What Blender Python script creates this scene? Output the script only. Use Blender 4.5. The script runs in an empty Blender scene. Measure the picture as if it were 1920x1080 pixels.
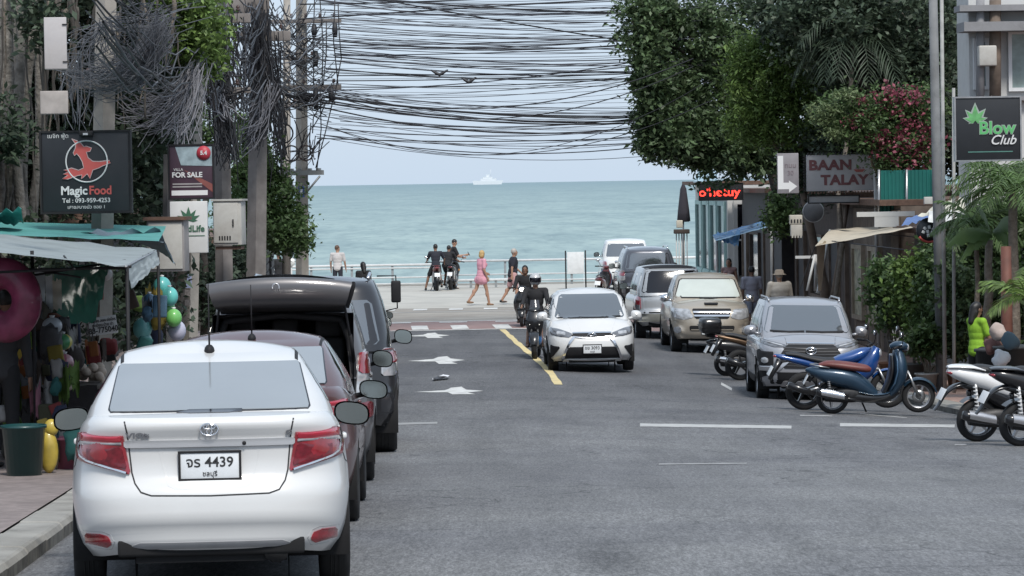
import bpy, bmesh, math, random
import numpy as np
from mathutils import Vector, Matrix, noise as mnoise
from mathutils.bvhtree import BVHTree
R = math.radians
rnd = random.Random(7)
SC = bpy.context.scene
COL = SC.collection
# ------------------------------------------------------------------ camera, sky, sun, exposure
FPX, CX, CY, CAMZ = 6500.0, 960.0, 540.0, 1.75
PITCH = math.atan(199.0 / FPX)
ROLL = R(0.95)
cam = bpy.data.objects.new('camera', bpy.data.cameras.new('camera'))
COL.objects.link(cam)
cam.data.sensor_width = 36.0
cam.data.lens = FPX / 1920.0 * 36.0
cam.data.clip_start, cam.data.clip_end = 0.5, 90000.0
FWD = Vector((0, math.cos(PITCH), -math.sin(PITCH)))
_up = Vector((0, math.sin(PITCH), math.cos(PITCH)))
_rt = Vector((1, 0, 0))
RGT = _rt * math.cos(ROLL) - _up * math.sin(ROLL)
UPV = _rt * math.sin(ROLL) + _up * math.cos(ROLL)
cam.matrix_world = Matrix(((RGT.x, UPV.x, -FWD.x, 0), (RGT.y, UPV.y, -FWD.y, 0), (RGT.z, UPV.z, -FWD.z, CAMZ), (0, 0, 0, 1)))
SC.camera = cam
SUN_EL, SUN_ROT = R(52), R(162)
world = bpy.data.worlds.new('World')
SC.world = world
world.use_nodes = True
wn, wl = world.node_tree.nodes, world.node_tree.links
sky = wn.new('ShaderNodeTexSky')
sky.sky_type = 'NISHITA'
sky.sun_disc = False
sky.sun_elevation, sky.sun_rotation = SUN_EL, SUN_ROT
sky.air_density, sky.dust_density, sky.ozone_density = 1.0, 1.5, 2.0
wmix = wn.new('ShaderNodeMix')
wmix.data_type = 'RGBA'
wmix.inputs[0].default_value = 0.84          # thin high cloud over the whole sky
wmix.inputs[7].default_value = (4.95, 5.95, 7.2, 1)
bg = wn['Background']
bg.inputs[1].default_value = 0.098
wl.new(sky.outputs[0], wmix.inputs[6])
wl.new(wmix.outputs[2], bg.inputs[0])
sun = bpy.data.objects.new('sun', bpy.data.lights.new('sun', 'SUN'))
COL.objects.link(sun)
sun.data.energy = 2.5
sun.data.angle = R(12)
sun.data.color = (1.0, 0.96, 0.9)
# towards the sun: behind the camera's right shoulder, high
sun.rotation_euler = Vector((math.sin(R(18)) * math.cos(SUN_EL), -math.cos(R(18)) * math.cos(SUN_EL), math.sin(SUN_EL))).to_track_quat('Z', 'Y').to_euler()
SC.view_settings.view_transform = 'Standard'
SC.view_settings.look = 'None'
SC.view_settings.exposure = 0.45
SC.view_settings.gamma = 1.0
SC.cycles.use_denoising = True
SC.cycles.max_bounces = 6
SC.cycles.diffuse_bounces = 3
SC.cycles.glossy_bounces = 3
SC.cycles.transparent_max_bounces = 6
SC.cycles.caustics_reflective = SC.cycles.caustics_refractive = False

# ------------------------------------------------------------------ place helpers
_gy = [-60, 0, 45, 60, 92, 130, 200, 60000]
_gz = [1.86, 0, -1.395, -1.83, -2.06, -2.2, -2.4, -2.4]
SLOPE = -0.036
def g(y, x=0.0):
    """ground height at distance y along the street; the right half falls away to its gutter"""
    f = float(np.interp(y, [20, 32, 42, 52, 92, 112], [0.2, 0.4, 0.8, 1, 1, 0]))
    return float(np.interp(y, _gy, _gz)) - 0.045 * f * min(max(0.0, x - 0.3), 6.4)
YAW = -math.atan(SLOPE)                  # street heading, turned a little to the left
def at(px, py, Y):
    """the point at distance Y seen at photo position px, py"""
    d = FWD + RGT * ((px - CX) / FPX) + UPV * ((CY - py) / FPX)
    return Vector((0, 0, CAMZ)) + d * (Y / d.y)
def gx(px, Y, z=0.0):
    """x on the ground at distance Y below photo column px"""
    lo = at(px, 0, Y); hi = at(px, 1080, Y); x = 0.0
    for _ in range(4):
        t = (g(Y, x) + z - lo.z) / (hi.z - lo.z); x = lo.x + (hi.x - lo.x) * t
    return x
def gp(px, Y, z=0.0):
    x = gx(px, Y, z)
    return Vector((x, Y, g(Y, x) + z))
def gv(x, y, z=0.0): return Vector((x, y, g(y, x) + z))
def kl(y): return -2.37 + SLOPE * y      # left kerb
def kr(y): return 8.64 + SLOPE * y       # right kerb

# ------------------------------------------------------------------ materials
MATS = {}
def mat(name, col, rough=0.6, metal=0.0, var=0.12, scale=6.0, bump=0.0, bscale=40.0, coat=0.0, spec=0.5, emit=None, estr=0.0, ior=None, dirt=None, dirtamt=0.0, dscale=1.5, bdist=0.01, trans=0.0):
    if name in MATS: return MATS[name]
    m = bpy.data.materials.new(name); m.use_nodes = True
    nt = m.node_tree; N = nt.nodes; L = nt.links
    b = N['Principled BSDF']
    b.inputs['Roughness'].default_value = rough
    b.inputs['Metallic'].default_value = metal
    b.inputs['Specular IOR Level'].default_value = spec
    if ior: b.inputs['IOR'].default_value = ior
    if coat: b.inputs['Coat Weight'].default_value = coat; b.inputs['Coat Roughness'].default_value = 0.05
    if trans: b.inputs['Transmission Weight'].default_value = trans
    tc = N.new('ShaderNodeTexCoord')
    c = tuple(col) + (1,)
    if var > 0:
        nz = N.new('ShaderNodeTexNoise'); nz.inputs['Scale'].default_value = scale; nz.inputs['Detail'].default_value = 4
        L.new(tc.outputs['Object'], nz.inputs['Vector'])
        rp = N.new('ShaderNodeValToRGB')
        rp.color_ramp.elements[0].position = 0.3; rp.color_ramp.elements[1].position = 0.7
        rp.color_ramp.elements[0].color = tuple(max(0, x * (1 - var)) for x in col) + (1,)
        rp.color_ramp.elements[1].color = tuple(min(1, x * (1 + var)) for x in col) + (1,)
        L.new(nz.outputs['Fac'], rp.inputs['Fac'])
        out = rp.outputs['Color']
        if dirt:
            n2 = N.new('ShaderNodeTexNoise'); n2.inputs['Scale'].default_value = dscale; n2.inputs['Detail'].default_value = 6
            n2.inputs['Roughness'].default_value = 0.65
            L.new(tc.outputs['Object'], n2.inputs['Vector'])
            r2 = N.new('ShaderNodeValToRGB'); r2.color_ramp.elements[0].position = 0.45; r2.color_ramp.elements[1].position = 0.7
            r2.color_ramp.elements[0].color = (0, 0, 0, 1); r2.color_ramp.elements[1].color = (dirtamt,) * 3 + (1,)
            L.new(n2.outputs['Fac'], r2.inputs['Fac'])
            mx = N.new('ShaderNodeMix'); mx.data_type = 'RGBA'
            L.new(r2.outputs['Color'], mx.inputs[0]); L.new(out, mx.inputs[6]); mx.inputs[7].default_value = tuple(dirt) + (1,)
            out = mx.outputs[2]
        L.new(out, b.inputs['Base Color'])
    else:
        b.inputs['Base Color'].default_value = c
    if bump > 0:
        bn = N.new('ShaderNodeTexNoise'); bn.inputs['Scale'].default_value = bscale; bn.inputs['Detail'].default_value = 5
        L.new(tc.outputs['Object'], bn.inputs['Vector'])
        bp = N.new('ShaderNodeBump'); bp.inputs['Strength'].default_value = bump; bp.inputs['Distance'].default_value = bdist
        L.new(bn.outputs['Fac'], bp.inputs['Height']); L.new(bp.outputs['Normal'], b.inputs['Normal'])
    if emit:
        b.inputs['Emission Color'].default_value = tuple(emit) + (1,); b.inputs['Emission Strength'].default_value = estr
    MATS[name] = m
    return m

def leafmat(name, col, var=0.45, tint=None):
    if name in MATS: return MATS[name]
    m = bpy.data.materials.new(name); m.use_nodes = True
    N = m.node_tree.nodes; L = m.node_tree.links; b = N['Principled BSDF']
    b.inputs['Roughness'].default_value = 0.5
    b.inputs['Specular IOR Level'].default_value = 0.35
    gi = N.new('ShaderNodeNewGeometry')
    rp = N.new('ShaderNodeValToRGB')
    e = rp.color_ramp.elements
    e[0].position = 0.0; e[1].position = 1.0
    e[0].color = tuple(x * (1 - var) for x in col) + (1,)
    t = tint or tuple(x * (1 + var) for x in col)
    e[1].color = tuple(t) + (1,)
    L.new(gi.outputs['Random Per Island'], rp.inputs['Fac'])
    L.new(rp.outputs['Color'], b.inputs['Base Color'])
    tr = N.new('ShaderNodeBsdfTranslucent'); L.new(rp.outputs['Color'], tr.inputs['Color'])
    mx = N.new('ShaderNodeMixShader'); mx.inputs[0].default_value = 0.32
    L.new(b.outputs[0], mx.inputs[1]); L.new(tr.outputs[0], mx.inputs[2])
    L.new(mx.outputs[0], N['Material Output'].inputs['Surface'])
    MATS[name] = m
    return m

# ------------------------------------------------------------------ object helpers
def tag(o, label=None, cat=None, group=None, kind=None):
    if label: o['label'] = label
    if cat: o['category'] = cat
    if group: o['group'] = group
    if kind: o['kind'] = kind
    return o
def empty(name, loc=(0, 0, 0), rz=0.0, rx=0.0, ry=0.0):
    o = bpy.data.objects.new(name, None); COL.objects.link(o)
    o.location = loc; o.rotation_euler = (rx, ry, rz); o.empty_display_size = 0.1
    return o
def thing(name, label, cat, loc=(0, 0, 0), rz=0.0, group=None, rx=0.0, ry=0.0):
    return tag(empty(name, loc, rz, rx, ry), label, cat, group)
def copy_tree(o, parent=None, first=True):
    c = o.copy(); COL.objects.link(c)
    if parent is not None: c.parent = parent
    elif first: c.parent = None
    for ch in o.children: copy_tree(ch, c, False)
    return c

_rb = {}
class MB:
    """collects shapes and links them as one mesh object"""
    def __init__(s): s.v = []; s.f = []; s.sm = []; s.mi = []; s.cur = 0
    def add(s, vs, fs, smooth=False, M=None):
        o = len(s.v)
        if M is not None: vs = [M @ Vector(p) for p in vs]
        s.v.extend([tuple(p) for p in vs])
        s.f.extend([tuple(i + o for i in f) for f in fs])
        s.sm.extend([smooth] * len(fs)); s.mi.extend([s.cur] * len(fs))
        return s
    def box(s, c, d, rot=None, bevel=0.0):
        key = (round(d[0], 4), round(d[1], 4), round(d[2], 4), round(bevel, 4))
        if key not in _rb:
            bm = bmesh.new(); bmesh.ops.create_cube(bm, size=1.0)
            bmesh.ops.scale(bm, vec=d, verts=bm.verts)
            if bevel > 0: bmesh.ops.bevel(bm, geom=bm.edges[:], offset=bevel, segments=2, affect='EDGES', profile=0.6)
            bm.verts.index_update()
            _rb[key] = ([tuple(v.co) for v in bm.verts], [tuple(v.index for v in f.verts) for f in bm.faces]); bm.free()
        M = Matrix.Translation(Vector(c))
        if rot is not None: M = M @ (rot.to_matrix().to_4x4() if hasattr(rot, 'to_matrix') else rot.to_4x4())
        return s.add(_rb[key][0], _rb[key][1], bevel > 0, M)
    def tube(s, pts, r, n=8, caps=True, smooth=True):
        pts = [Vector(p) for p in pts]
        rs = r if isinstance(r, (list, tuple)) else [r] * len(pts)
        vs = []; fs = []; k = len(pts)
        ref = None
        for i, p in enumerate(pts):
            t = (pts[min(i + 1, k - 1)] - pts[max(i - 1, 0)])
            t = t.normalized() if t.length > 1e-9 else Vector((0, 0, 1))
            if ref is None:
                ref = Vector((0, 0, 1)) if abs(t.z) < 0.9 else Vector((1, 0, 0))
            a = t.cross(ref)
            if a.length < 1e-6: a = t.cross(Vector((1, 0.3, 0.2)))
            a.normalize(); b = t.cross(a).normalized(); ref = -t.cross(a).cross(t) if False else a.cross(t)
            for j in range(n):
                an = 2 * math.pi * j / n
                vs.append(p + (a * math.cos(an) + b * math.sin(an)) * rs[i])
        for i in range(k - 1):
            for j in range(n):
                fs.append((i * n + j, i * n + (j + 1) % n, (i + 1) * n + (j + 1) % n, (i + 1) * n + j))
        if caps:
            fs.append(tuple(range(n - 1, -1, -1))); fs.append(tuple((k - 1) * n + j for j in range(n)))
        return s.add(vs, fs, smooth)
    def ell(s, c, r, nu=14, nv=9, rot=None, pw=1.0):
        vs = []; fs = []
        for i in range(nv + 1):
            ph = math.pi * i / nv
            for j in range(nu):
                th = 2 * math.pi * j / nu
                q = [math.sin(ph) * math.cos(th), math.sin(ph) * math.sin(th), math.cos(ph)]
                if pw != 1.0: q = [math.copysign(abs(x) ** pw, x) for x in q]
                vs.append((q[0] * r[0], q[1] * r[1], q[2] * r[2]))
        for i in range(nv):
            for j in range(nu):
                fs.append((i * nu + j, i * nu + (j + 1) % nu, (i + 1) * nu + (j + 1) % nu, (i + 1) * nu + j)[::-1])
        M = Matrix.Translation(Vector(c))
        if rot is not None: M = M @ (rot.to_matrix() if hasattr(rot, "to_matrix") else rot).to_4x4()
        return s.add(vs, fs, True, M)
    def lathe(s, prof, c=(0, 0, 0), axis='Z', n=24, smooth=True, rot=None):
        """prof: list of (radius, height) along the axis"""
        vs = []; fs = []; k = len(prof)
        for (r, h) in prof:
            for j in range(n):
                a = 2 * math.pi * j / n
                p = (r * math.cos(a), r * math.sin(a), h)
                if axis == 'X': p = (p[2], p[0], p[1])
                elif axis == 'Y': p = (p[1], p[2], p[0])
                vs.append(p)
        for i in range(k - 1):
            for j in range(n):
                fs.append((i * n + j, i * n + (j + 1) % n, (i + 1) * n + (j + 1) % n, (i + 1) * n + j))
        M = Matrix.Translation(Vector(c))
        if rot is not None: M = M @ (rot.to_matrix() if hasattr(rot, "to_matrix") else rot).to_4x4()
        return s.add(vs, fs, smooth, M)
    def grid(s, P, smooth=True, closeu=False):
        """P: list of rows of points"""
        a = len(P); b = len(P[0]); vs = [p for row in P for p in row]; fs = []
        for i in range(a - 1):
            for j in range(b - (0 if closeu else 1)):
                fs.append((i * b + j, i * b + (j + 1) % b, (i + 1) * b + (j + 1) % b, (i + 1) * b + j))
        return s.add(vs, fs, smooth)
    def prism(s, poly, d0, d1, plane='XZ', smooth=False):
        """flat outline (list of 2d points) with thickness; plane names the outline's axes"""
        def P(p, d):
            if plane == 'XZ': return (p[0], d, p[1])
            if plane == 'YZ': return (d, p[0], p[1])
            return (p[0], p[1], d)
        n = len(poly)
        vs = [P(p, d0) for p in poly] + [P(p, d1) for p in poly]
        fs = [tuple(range(n)), tuple(range(2 * n - 1, n - 1, -1))]
        fs += [((i + 1) % n, i, n + i, n + (i + 1) % n) for i in range(n)]
        return s.add(vs, fs, smooth)
    def build(s, name, m, parent=None, loc=None, rz=None, fix=True):
        me = bpy.data.meshes.new(name)
        me.from_pydata(s.v, [], s.f)
        for x in (m if isinstance(m, (list, tuple)) else [m]): me.materials.append(x)
        me.polygons.foreach_set('use_smooth', s.sm)
        me.polygons.foreach_set('material_index', s.mi)
        if fix and len(s.f) < 60000:
            bm = bmesh.new(); bm.from_mesh(me); bmesh.ops.recalc_face_normals(bm, faces=bm.faces); bm.to_mesh(me); bm.free()
        me.update()
        o = bpy.data.objects.new(name, me); COL.objects.link(o)
        if parent is not None: o.parent = parent
        if loc is not None: o.location = loc
        if rz is not None: o.rotation_euler.z = rz
        return o

def mesh_np(name, V, F, m, parent=None, smooth=False, mi=None):
    """quad/tri mesh from numpy arrays"""
    me = bpy.data.meshes.new(name)
    V = np.asarray(V, dtype=np.float32); F = np.asarray(F, dtype=np.int32)
    k = F.shape[1]
    me.vertices.add(len(V)); me.vertices.foreach_set('co', V.ravel())
    me.loops.add(F.size); me.loops.foreach_set('vertex_index', F.ravel())
    me.polygons.add(len(F)); me.polygons.foreach_set('loop_start', np.arange(0, F.size, k, dtype=np.int32))
    me.polygons.foreach_set('loop_total', np.full(len(F), k, dtype=np.int32))
    if smooth: me.polygons.foreach_set('use_smooth', np.ones(len(F), dtype=bool))
    for x in (m if isinstance(m, (list, tuple)) else [m]): me.materials.append(x)
    if mi is not None: me.polygons.foreach_set('material_index', np.asarray(mi, dtype=np.int32))
    me.update(calc_edges=True); me.validate()
    o = bpy.data.objects.new(name, me); COL.objects.link(o)
    if parent is not None: o.parent = parent
    return o

def text(name, body, size, m, parent, loc, rot=(R(90), 0, 0), align='CENTER', ext=0.002, bold=0.0, sx=1.0, shear=0.0, space=1.0):
    cu = bpy.data.curves.new(name, 'FONT'); cu.body = body; cu.size = size; cu.extrude = ext
    cu.align_x = align; cu.align_y = 'CENTER'; cu.offset = bold; cu.shear = shear; cu.space_character = space
    cu.resolution_u = 3
    t = bpy.data.objects.new(name, cu); COL.objects.link(t)
    dg = bpy.context.evaluated_depsgraph_get()
    me = bpy.data.meshes.new_from_object(t.evaluated_get(dg))
    bpy.data.objects.remove(t); bpy.data.curves.remove(cu)
    me.materials.clear(); me.materials.append(m); me.name = name
    o = bpy.data.objects.new(name, me); COL.objects.link(o)
    o.parent = parent; o.location = loc; o.rotation_euler = rot; o.scale = (sx, 1, 1)
    return o

def lerp_tab(tab, x):
    xs = [t[0] for t in tab]; ys = [t[1] for t in tab]
    return float(np.interp(x, xs, ys))
def smooth_tab(tab):
    """monotone-ish smooth interpolation (Catmull-Rom with clamped slopes)"""
    xs = np.array([t[0] for t in tab], float); ys = np.array([t[1] for t in tab], float)
    d = np.diff(ys) / np.diff(xs); m = np.zeros(len(xs))
    m[0], m[-1] = d[0], d[-1]
    for i in range(1, len(xs) - 1):
        m[i] = 0 if d[i - 1] * d[i] <= 0 else 2 * d[i - 1] * d[i] / (d[i - 1] + d[i])
    def f(x):
        x = min(max(x, xs[0]), xs[-1]); i = min(max(int(np.searchsorted(xs, x)) - 1, 0), len(xs) - 2)
        h = xs[i + 1] - xs[i]; t = (x - xs[i]) / h
        return float((2*t**3-3*t*t+1)*ys[i] + (t**3-2*t*t+t)*h*m[i] + (-2*t**3+3*t*t)*ys[i+1] + (t**3-t*t)*h*m[i+1])
    return f
# ================================================================== THE SETTING: road, pavements, plaza, sea
def road_mat():
    m = bpy.data.materials.new('asphalt'); m.use_nodes = True
    N = m.node_tree.nodes; L = m.node_tree.links; b = N['Principled BSDF']
    b.inputs['Roughness'].default_value = 0.78
    b.inputs['Specular IOR Level'].default_value = 0.35
    tc = N.new('ShaderNodeTexCoord')
    def nz(sc, det, ro=0.6, stretch=None):
        n = N.new('ShaderNodeTexNoise'); n.inputs['Scale'].default_value = sc; n.inputs['Detail'].default_value = det; n.inputs['Roughness'].default_value = ro
        if stretch:
            mp = N.new('ShaderNodeMapping'); mp.inputs['Scale'].default_value = stretch
            L.new(tc.outputs['Object'], mp.inputs['Vector']); L.new(mp.outputs[0], n.inputs['Vector'])
        else: L.new(tc.outputs['Object'], n.inputs['Vector'])
        return n.outputs['Fac']
    def ramp(f, a, ca, c, cc):
        r = N.new('ShaderNodeValToRGB'); e = r.color_ramp.elements
        e[0].position = a; e[1].position = c; e[0].color = tuple(ca) + (1,); e[1].color = tuple(cc) + (1,)
        L.new(f, r.inputs['Fac']); return r.outputs['Color']
    def mul(a, c, fac=1.0):
        x = N.new('ShaderNodeMix'); x.data_type = 'RGBA'; x.blend_type = 'MULTIPLY'; x.inputs[0].default_value = fac
        L.new(a, x.inputs[6]); L.new(c, x.inputs[7]); return x.outputs[2]
    base = ramp(nz(1, 4, 0.85, (52, 9, 1)), 0.34, (0.078, 0.079, 0.083), 0.66, (0.208, 0.21, 0.216))
    base = mul(base, ramp(nz(0.35, 6), 0.35, (0.8, 0.8, 0.82), 0.65, (1.12, 1.12, 1.1)))
    base = mul(base, ramp(nz(0.9, 6, 0.7, (1.6, 0.18, 1)), 0.35, (0.8, 0.8, 0.8), 0.6, (1.05, 1.05, 1.05)))
    base = mul(base, ramp(nz(1.2, 8, 0.75), 0.62, (1, 1, 1), 0.78, (1.35, 1.33, 1.28)), 0.5)
    # fresher, darker surfacing on the far half of the street
    sp = N.new('ShaderNodeSeparateXYZ'); L.new(tc.outputs['Object'], sp.inputs[0])
    ma = N.new('ShaderNodeMath'); ma.operation = 'MULTIPLY_ADD'; L.new(sp.outputs[1], ma.inputs[0]); ma.inputs[1].default_value = 0.05; ma.inputs[2].default_value = -2.05
    base = mul(base, ramp(ma.outputs[0], 0.0, (1.06, 1.06, 1.06), 1.0, (0.74, 0.74, 0.76)))
    # oil and tyre darkening near the middle
    base = mul(base, ramp(nz(0.55, 7, 0.75, (1.3, 0.35, 1)), 0.6, (1, 1, 1), 0.72, (0.55, 0.55, 0.56)), 0.75)
    # coarse aggregate showing through, fine cracks, and one worn dark scar near the bottom of the street
    base = mul(base, ramp(nz(1, 5, 0.8, (22, 3.5, 1)), 0.36, (0.8, 0.8, 0.8), 0.62, (1.22, 1.22, 1.22)))
    vo = N.new('ShaderNodeTexVoronoi'); vo.feature = 'DISTANCE_TO_EDGE'; vo.inputs['Scale'].default_value = 0.55
    wv = N.new('ShaderNodeVectorMath'); wv.operation = 'ADD'; wn_ = N.new('ShaderNodeTexNoise'); wn_.inputs['Scale'].default_value = 1.7; wn_.inputs['Detail'].default_value = 6
    L.new(tc.outputs['Object'], wn_.inputs['Vector']); L.new(tc.outputs['Object'], wv.inputs[0]); L.new(wn_.outputs['Color'], wv.inputs[1]); L.new(wv.outputs[0], vo.inputs['Vector'])
    crack = ramp(vo.outputs['Distance'], 0.004, (0.45, 0.45, 0.45), 0.013, (1, 1, 1))
    cm = ramp(nz(0.25, 3), 0.5, (0, 0, 0), 0.6, (1, 1, 1))
    xm = N.new('ShaderNodeMix'); xm.data_type = 'RGBA'; xm.blend_type = 'MULTIPLY'; L.new(cm, xm.inputs[0]); L.new(base, xm.inputs[6]); L.new(crack, xm.inputs[7]); base = xm.outputs[2]
    mp = N.new('ShaderNodeMapping'); mp.inputs['Location'].default_value = (-0.62, -22.4, 0); mp.inputs['Scale'].default_value = (1, 1, 1)
    mp2 = N.new('ShaderNodeMapping'); mp2.inputs['Scale'].default_value = (3.1, 0.42, 0)
    L.new(tc.outputs['Object'], mp.inputs['Vector']); L.new(mp.outputs[0], mp2.inputs['Vector'])
    ln = N.new('ShaderNodeVectorMath'); ln.operation = 'LENGTH'; L.new(mp2.outputs[0], ln.inputs[0])
    ad = N.new('ShaderNodeMath'); ad.operation = 'MULTIPLY_ADD'; L.new(nz(9, 8, 0.8), ad.inputs[0]); ad.inputs[1].default_value = 2.2; L.new(ln.outputs['Value'], ad.inputs[2])
    hf = N.new('ShaderNodeMath'); hf.operation = 'MULTIPLY'; L.new(ad.outputs[0], hf.inputs[0]); hf.inputs[1].default_value = 0.4
    base = mul(base, ramp(hf.outputs[0], 0.5, (0.6, 0.6, 0.61), 0.78, (1, 1, 1)))
    L.new(base, b.inputs['Base Color'])
    bp = N.new('ShaderNodeBump'); bp.inputs['Strength'].default_value = 0.6; bp.inputs['Distance'].default_value = 0.012
    L.new(nz(85, 2, 0.7), bp.inputs['Height']); L.new(bp.outputs[0], b.inputs['Normal'])
    return m
M_ROAD = road_mat()
M_CONC = mat('kerb_concrete', (0.30, 0.29, 0.265), 0.85, var=0.18, scale=5, bump=0.5, bscale=60, dirt=(0.1, 0.095, 0.085), dirtamt=0.75, dscale=2.5)
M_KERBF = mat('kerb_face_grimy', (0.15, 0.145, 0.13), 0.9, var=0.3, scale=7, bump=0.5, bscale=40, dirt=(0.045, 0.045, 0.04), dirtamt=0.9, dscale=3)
M_PAVE = mat('pavement_pinkish', (0.225, 0.188, 0.178), 0.85, var=0.2, scale=9, bump=0.5, bscale=90, dirt=(0.12, 0.1, 0.095), dirtamt=0.6, dscale=1.6)
M_PAVER = mat('pavement_brick_red', (0.34, 0.22, 0.18), 0.85, var=0.22, scale=7, bump=0.4, bscale=60, dirt=(0.3, 0.27, 0.24), dirtamt=0.5, dscale=1.2)
M_PLAZA = mat('plaza_concrete', (0.42, 0.405, 0.365), 0.8, var=0.12, scale=0.8, bump=0.2, bscale=30, dirt=(0.28, 0.27, 0.25), dirtamt=0.5, dscale=0.5)
M_BROAD = mat('beach_road_dusty', (0.29, 0.27, 0.24), 0.85, var=0.18, scale=0.7, bump=0.3, bscale=50, dirt=(0.21, 0.175, 0.15), dirtamt=0.6, dscale=0.4)
M_WPAINT = mat('road_paint_white', (0.62, 0.62, 0.6), 0.7, var=0.12, scale=5, dirt=(0.2, 0.2, 0.2), dirtamt=0.65, dscale=4)
M_WPAINT2 = mat('road_paint_worn', (0.46, 0.46, 0.45), 0.7, var=0.15, scale=5, dirt=(0.2, 0.2, 0.2), dirtamt=0.85, dscale=5)
M_YPAINT = mat('road_paint_yellow', (0.66, 0.53, 0.26), 0.7, var=0.12, scale=5, dirt=(0.3, 0.28, 0.2), dirtamt=0.5, dscale=4)
M_RPAINT = mat('road_paint_red', (0.25, 0.16, 0.148), 0.75, var=0.2, scale=3, dirt=(0.26, 0.2, 0.18), dirtamt=0.6, dscale=1.2)

def strip(name, xl, xr, y0, y1, z, m, step=2.0, kind='structure', nx=1):
    n = max(2, int((y1 - y0) / step) + 1)
    P = []
    for i in range(n):
        y = y0 + (y1 - y0) * i / (n - 1)
        a, b = xl(y), xr(y)
        P.append([(a + (b - a) * j / nx, y, g(y, a + (b - a) * j / nx) + z) for j in range(nx + 1)])
    o = MB().grid(P, False).build(name, m)
    for p in o.data.polygons:
        if p.normal.z < 0: p.flip()
    return tag(o, kind=kind)
# one ground sheet, then the road laid on it
_n = [-60, 0, 20, 40, 60, 92, 130, 136]
strip('ground', lambda y: -400, lambda y: 400, -60, 137, -0.34, M_BROAD, 4, nx=8)
strip('road', lambda y: kl(y) , lambda y: kr(y), -20, 89, 0.0, M_ROAD, 1.5, nx=24)
strip('beach_road', lambda y: -120, lambda y: 120, 89.0, 107, -0.004, M_BROAD, 3, nx=240)
strip('promenade', lambda y: -120, lambda y: 120, 107, 134, 0.002, M_PLAZA, 3, nx=240)

# left and right pavements
pav = strip('pavement', lambda y: -30, lambda y: kl(y) - 0.33, -10, 88, 0.13, M_PAVE, 2, nx=2)
pav2 = strip('pavement', lambda y: kr(y) + 0.3, lambda y: 40, -10, 96, 0.13, M_PAVER, 2, nx=2)
def kerbs(parent, xf, y0, y1, sgn, ln):
    y = y0; k = 0; cache = None
    while y < y1:
        m = MB(); w = 0.31; dz = rnd.uniform(-0.008, 0.008)
        L_ = ln - 0.018
        # a kerb stone with a worn, chamfered front edge
        pr = [(0, -0.1), (0, 0.085 + dz), (0.025, 0.118 + dz), (0.05, 0.128 + dz), (w, 0.133 + dz), (w, -0.1)]
        ya, yb = y + 0.009, y + 0.009 + L_
        ins = 0.012
        rows = []
        for (yy, q) in ((ya, 1), (ya + ins, 0), (yb - ins, 0), (yb, 1)):
            rows.append([(xf(yy) + sgn * (px + q * 0.006), yy, g(yy, xf(yy)) + pz - q * 0.008) for (px, pz) in pr])
        m.grid(rows, False)
        m.mi = [0] * len(m.mi)
        n6 = len(pr)
        # front face darker with grime: material 1 on the first two strips
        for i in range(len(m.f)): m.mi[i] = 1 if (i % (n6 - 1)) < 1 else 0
        m.add(rows[0], [tuple(range(n6))]); m.add(rows[-1], [tuple(range(n6))[::-1]])
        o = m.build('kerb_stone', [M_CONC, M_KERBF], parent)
        y += ln; k += 1
kerbs(pav, kl, 14.0, 88, -1, 1.22)
kerbs(pav2, kr, 30.0, 94, 1, 1.25)

# road markings: flat paint, one piece each
def flat(name, pts, m, z=0.004, kind='structure', parent=None):
    """pts: ground outline (x, y); a thin painted sheet"""
    bm = bmesh.new()
    vs = [bm.verts.new((x, y, 0)) for x, y in pts]
    f = bm.faces.new(vs); f.normal_update()
    if f.normal.z < 0: f.normal_flip()
    bmesh.ops.triangulate(bm, faces=[f])
    for _ in range(7):
        long_ = [e for e in bm.edges if e.calc_length() > 0.6]
        if not long_: break
        bmesh.ops.subdivide_edges(bm, edges=long_, cuts=1)
        bmesh.ops.triangulate(bm, faces=bm.faces[:])
    for v in bm.verts: v.co.z = g(v.co.y, v.co.x) + z
    me = bpy.data.meshes.new(name); bm.to_mesh(me); bm.free(); me.materials.append(m)
    o = bpy.data.objects.new(name, me); COL.objects.link(o)
    if kind: o['kind'] = kind
    if parent: o.parent = parent
    return o
# ragged yellow centre line
L_, R_ = [], []
for i in range(25):
    t = i / 24; y = 61.5 + (89.0 - 61.5) * t
    x = gx(1048 + (942 - 1048) * (0.0 if False else 1) * 0, y)
    px = np.interp(y, [61.5, 66, 70, 75, 80, 85, 89.0], [1047, 1032, 1013, 990, 970, 954, 942])
    x = gx(px, y); w = 0.072 + 0.012 * math.sin(i * 1.7)
    L_.append((x - w, y)); R_.append((x + w + 0.012 * math.sin(i * 2.9), y))
flat('yellow_centre_line', L_ + R_[::-1], M_YPAINT)
# painted arrows pointing along the nearest lane
def arrow_mark(px, y, ln=5.4, w=0.42):
    x = gx(px, y); s = SLOPE
    # turn arrow with a long shaft seen nearly edge on
    out = [(-0.62, 0.25), (-0.25, -0.35), (-0.02, 0.0), (0.38, -1.3), (0.30, 0.0), (0.62, 0.55), (0.28, 1.3), (0.06, 2.5), (-0.08, 1.2)]
    pts = [(-0.56, 0.0), (-0.18, -0.25), (0.02, -0.28), (0.12, -1.05), (0.50, -1.1), (0.36, -0.5), (0.62, 0.0), (0.32, 0.55), (0.22, 1.3), (0.04, 1.1), (-0.05, 0.45), (-0.3, 0.2)]
    o = flat('lane_arrow', [(x + a, y + b * ln / 3.6) for a, b in pts], M_WPAINT)
    return o
arrow_mark(838, 58.9); arrow_mark(815, 71.5); arrow_mark(796, 85.5)
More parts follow.
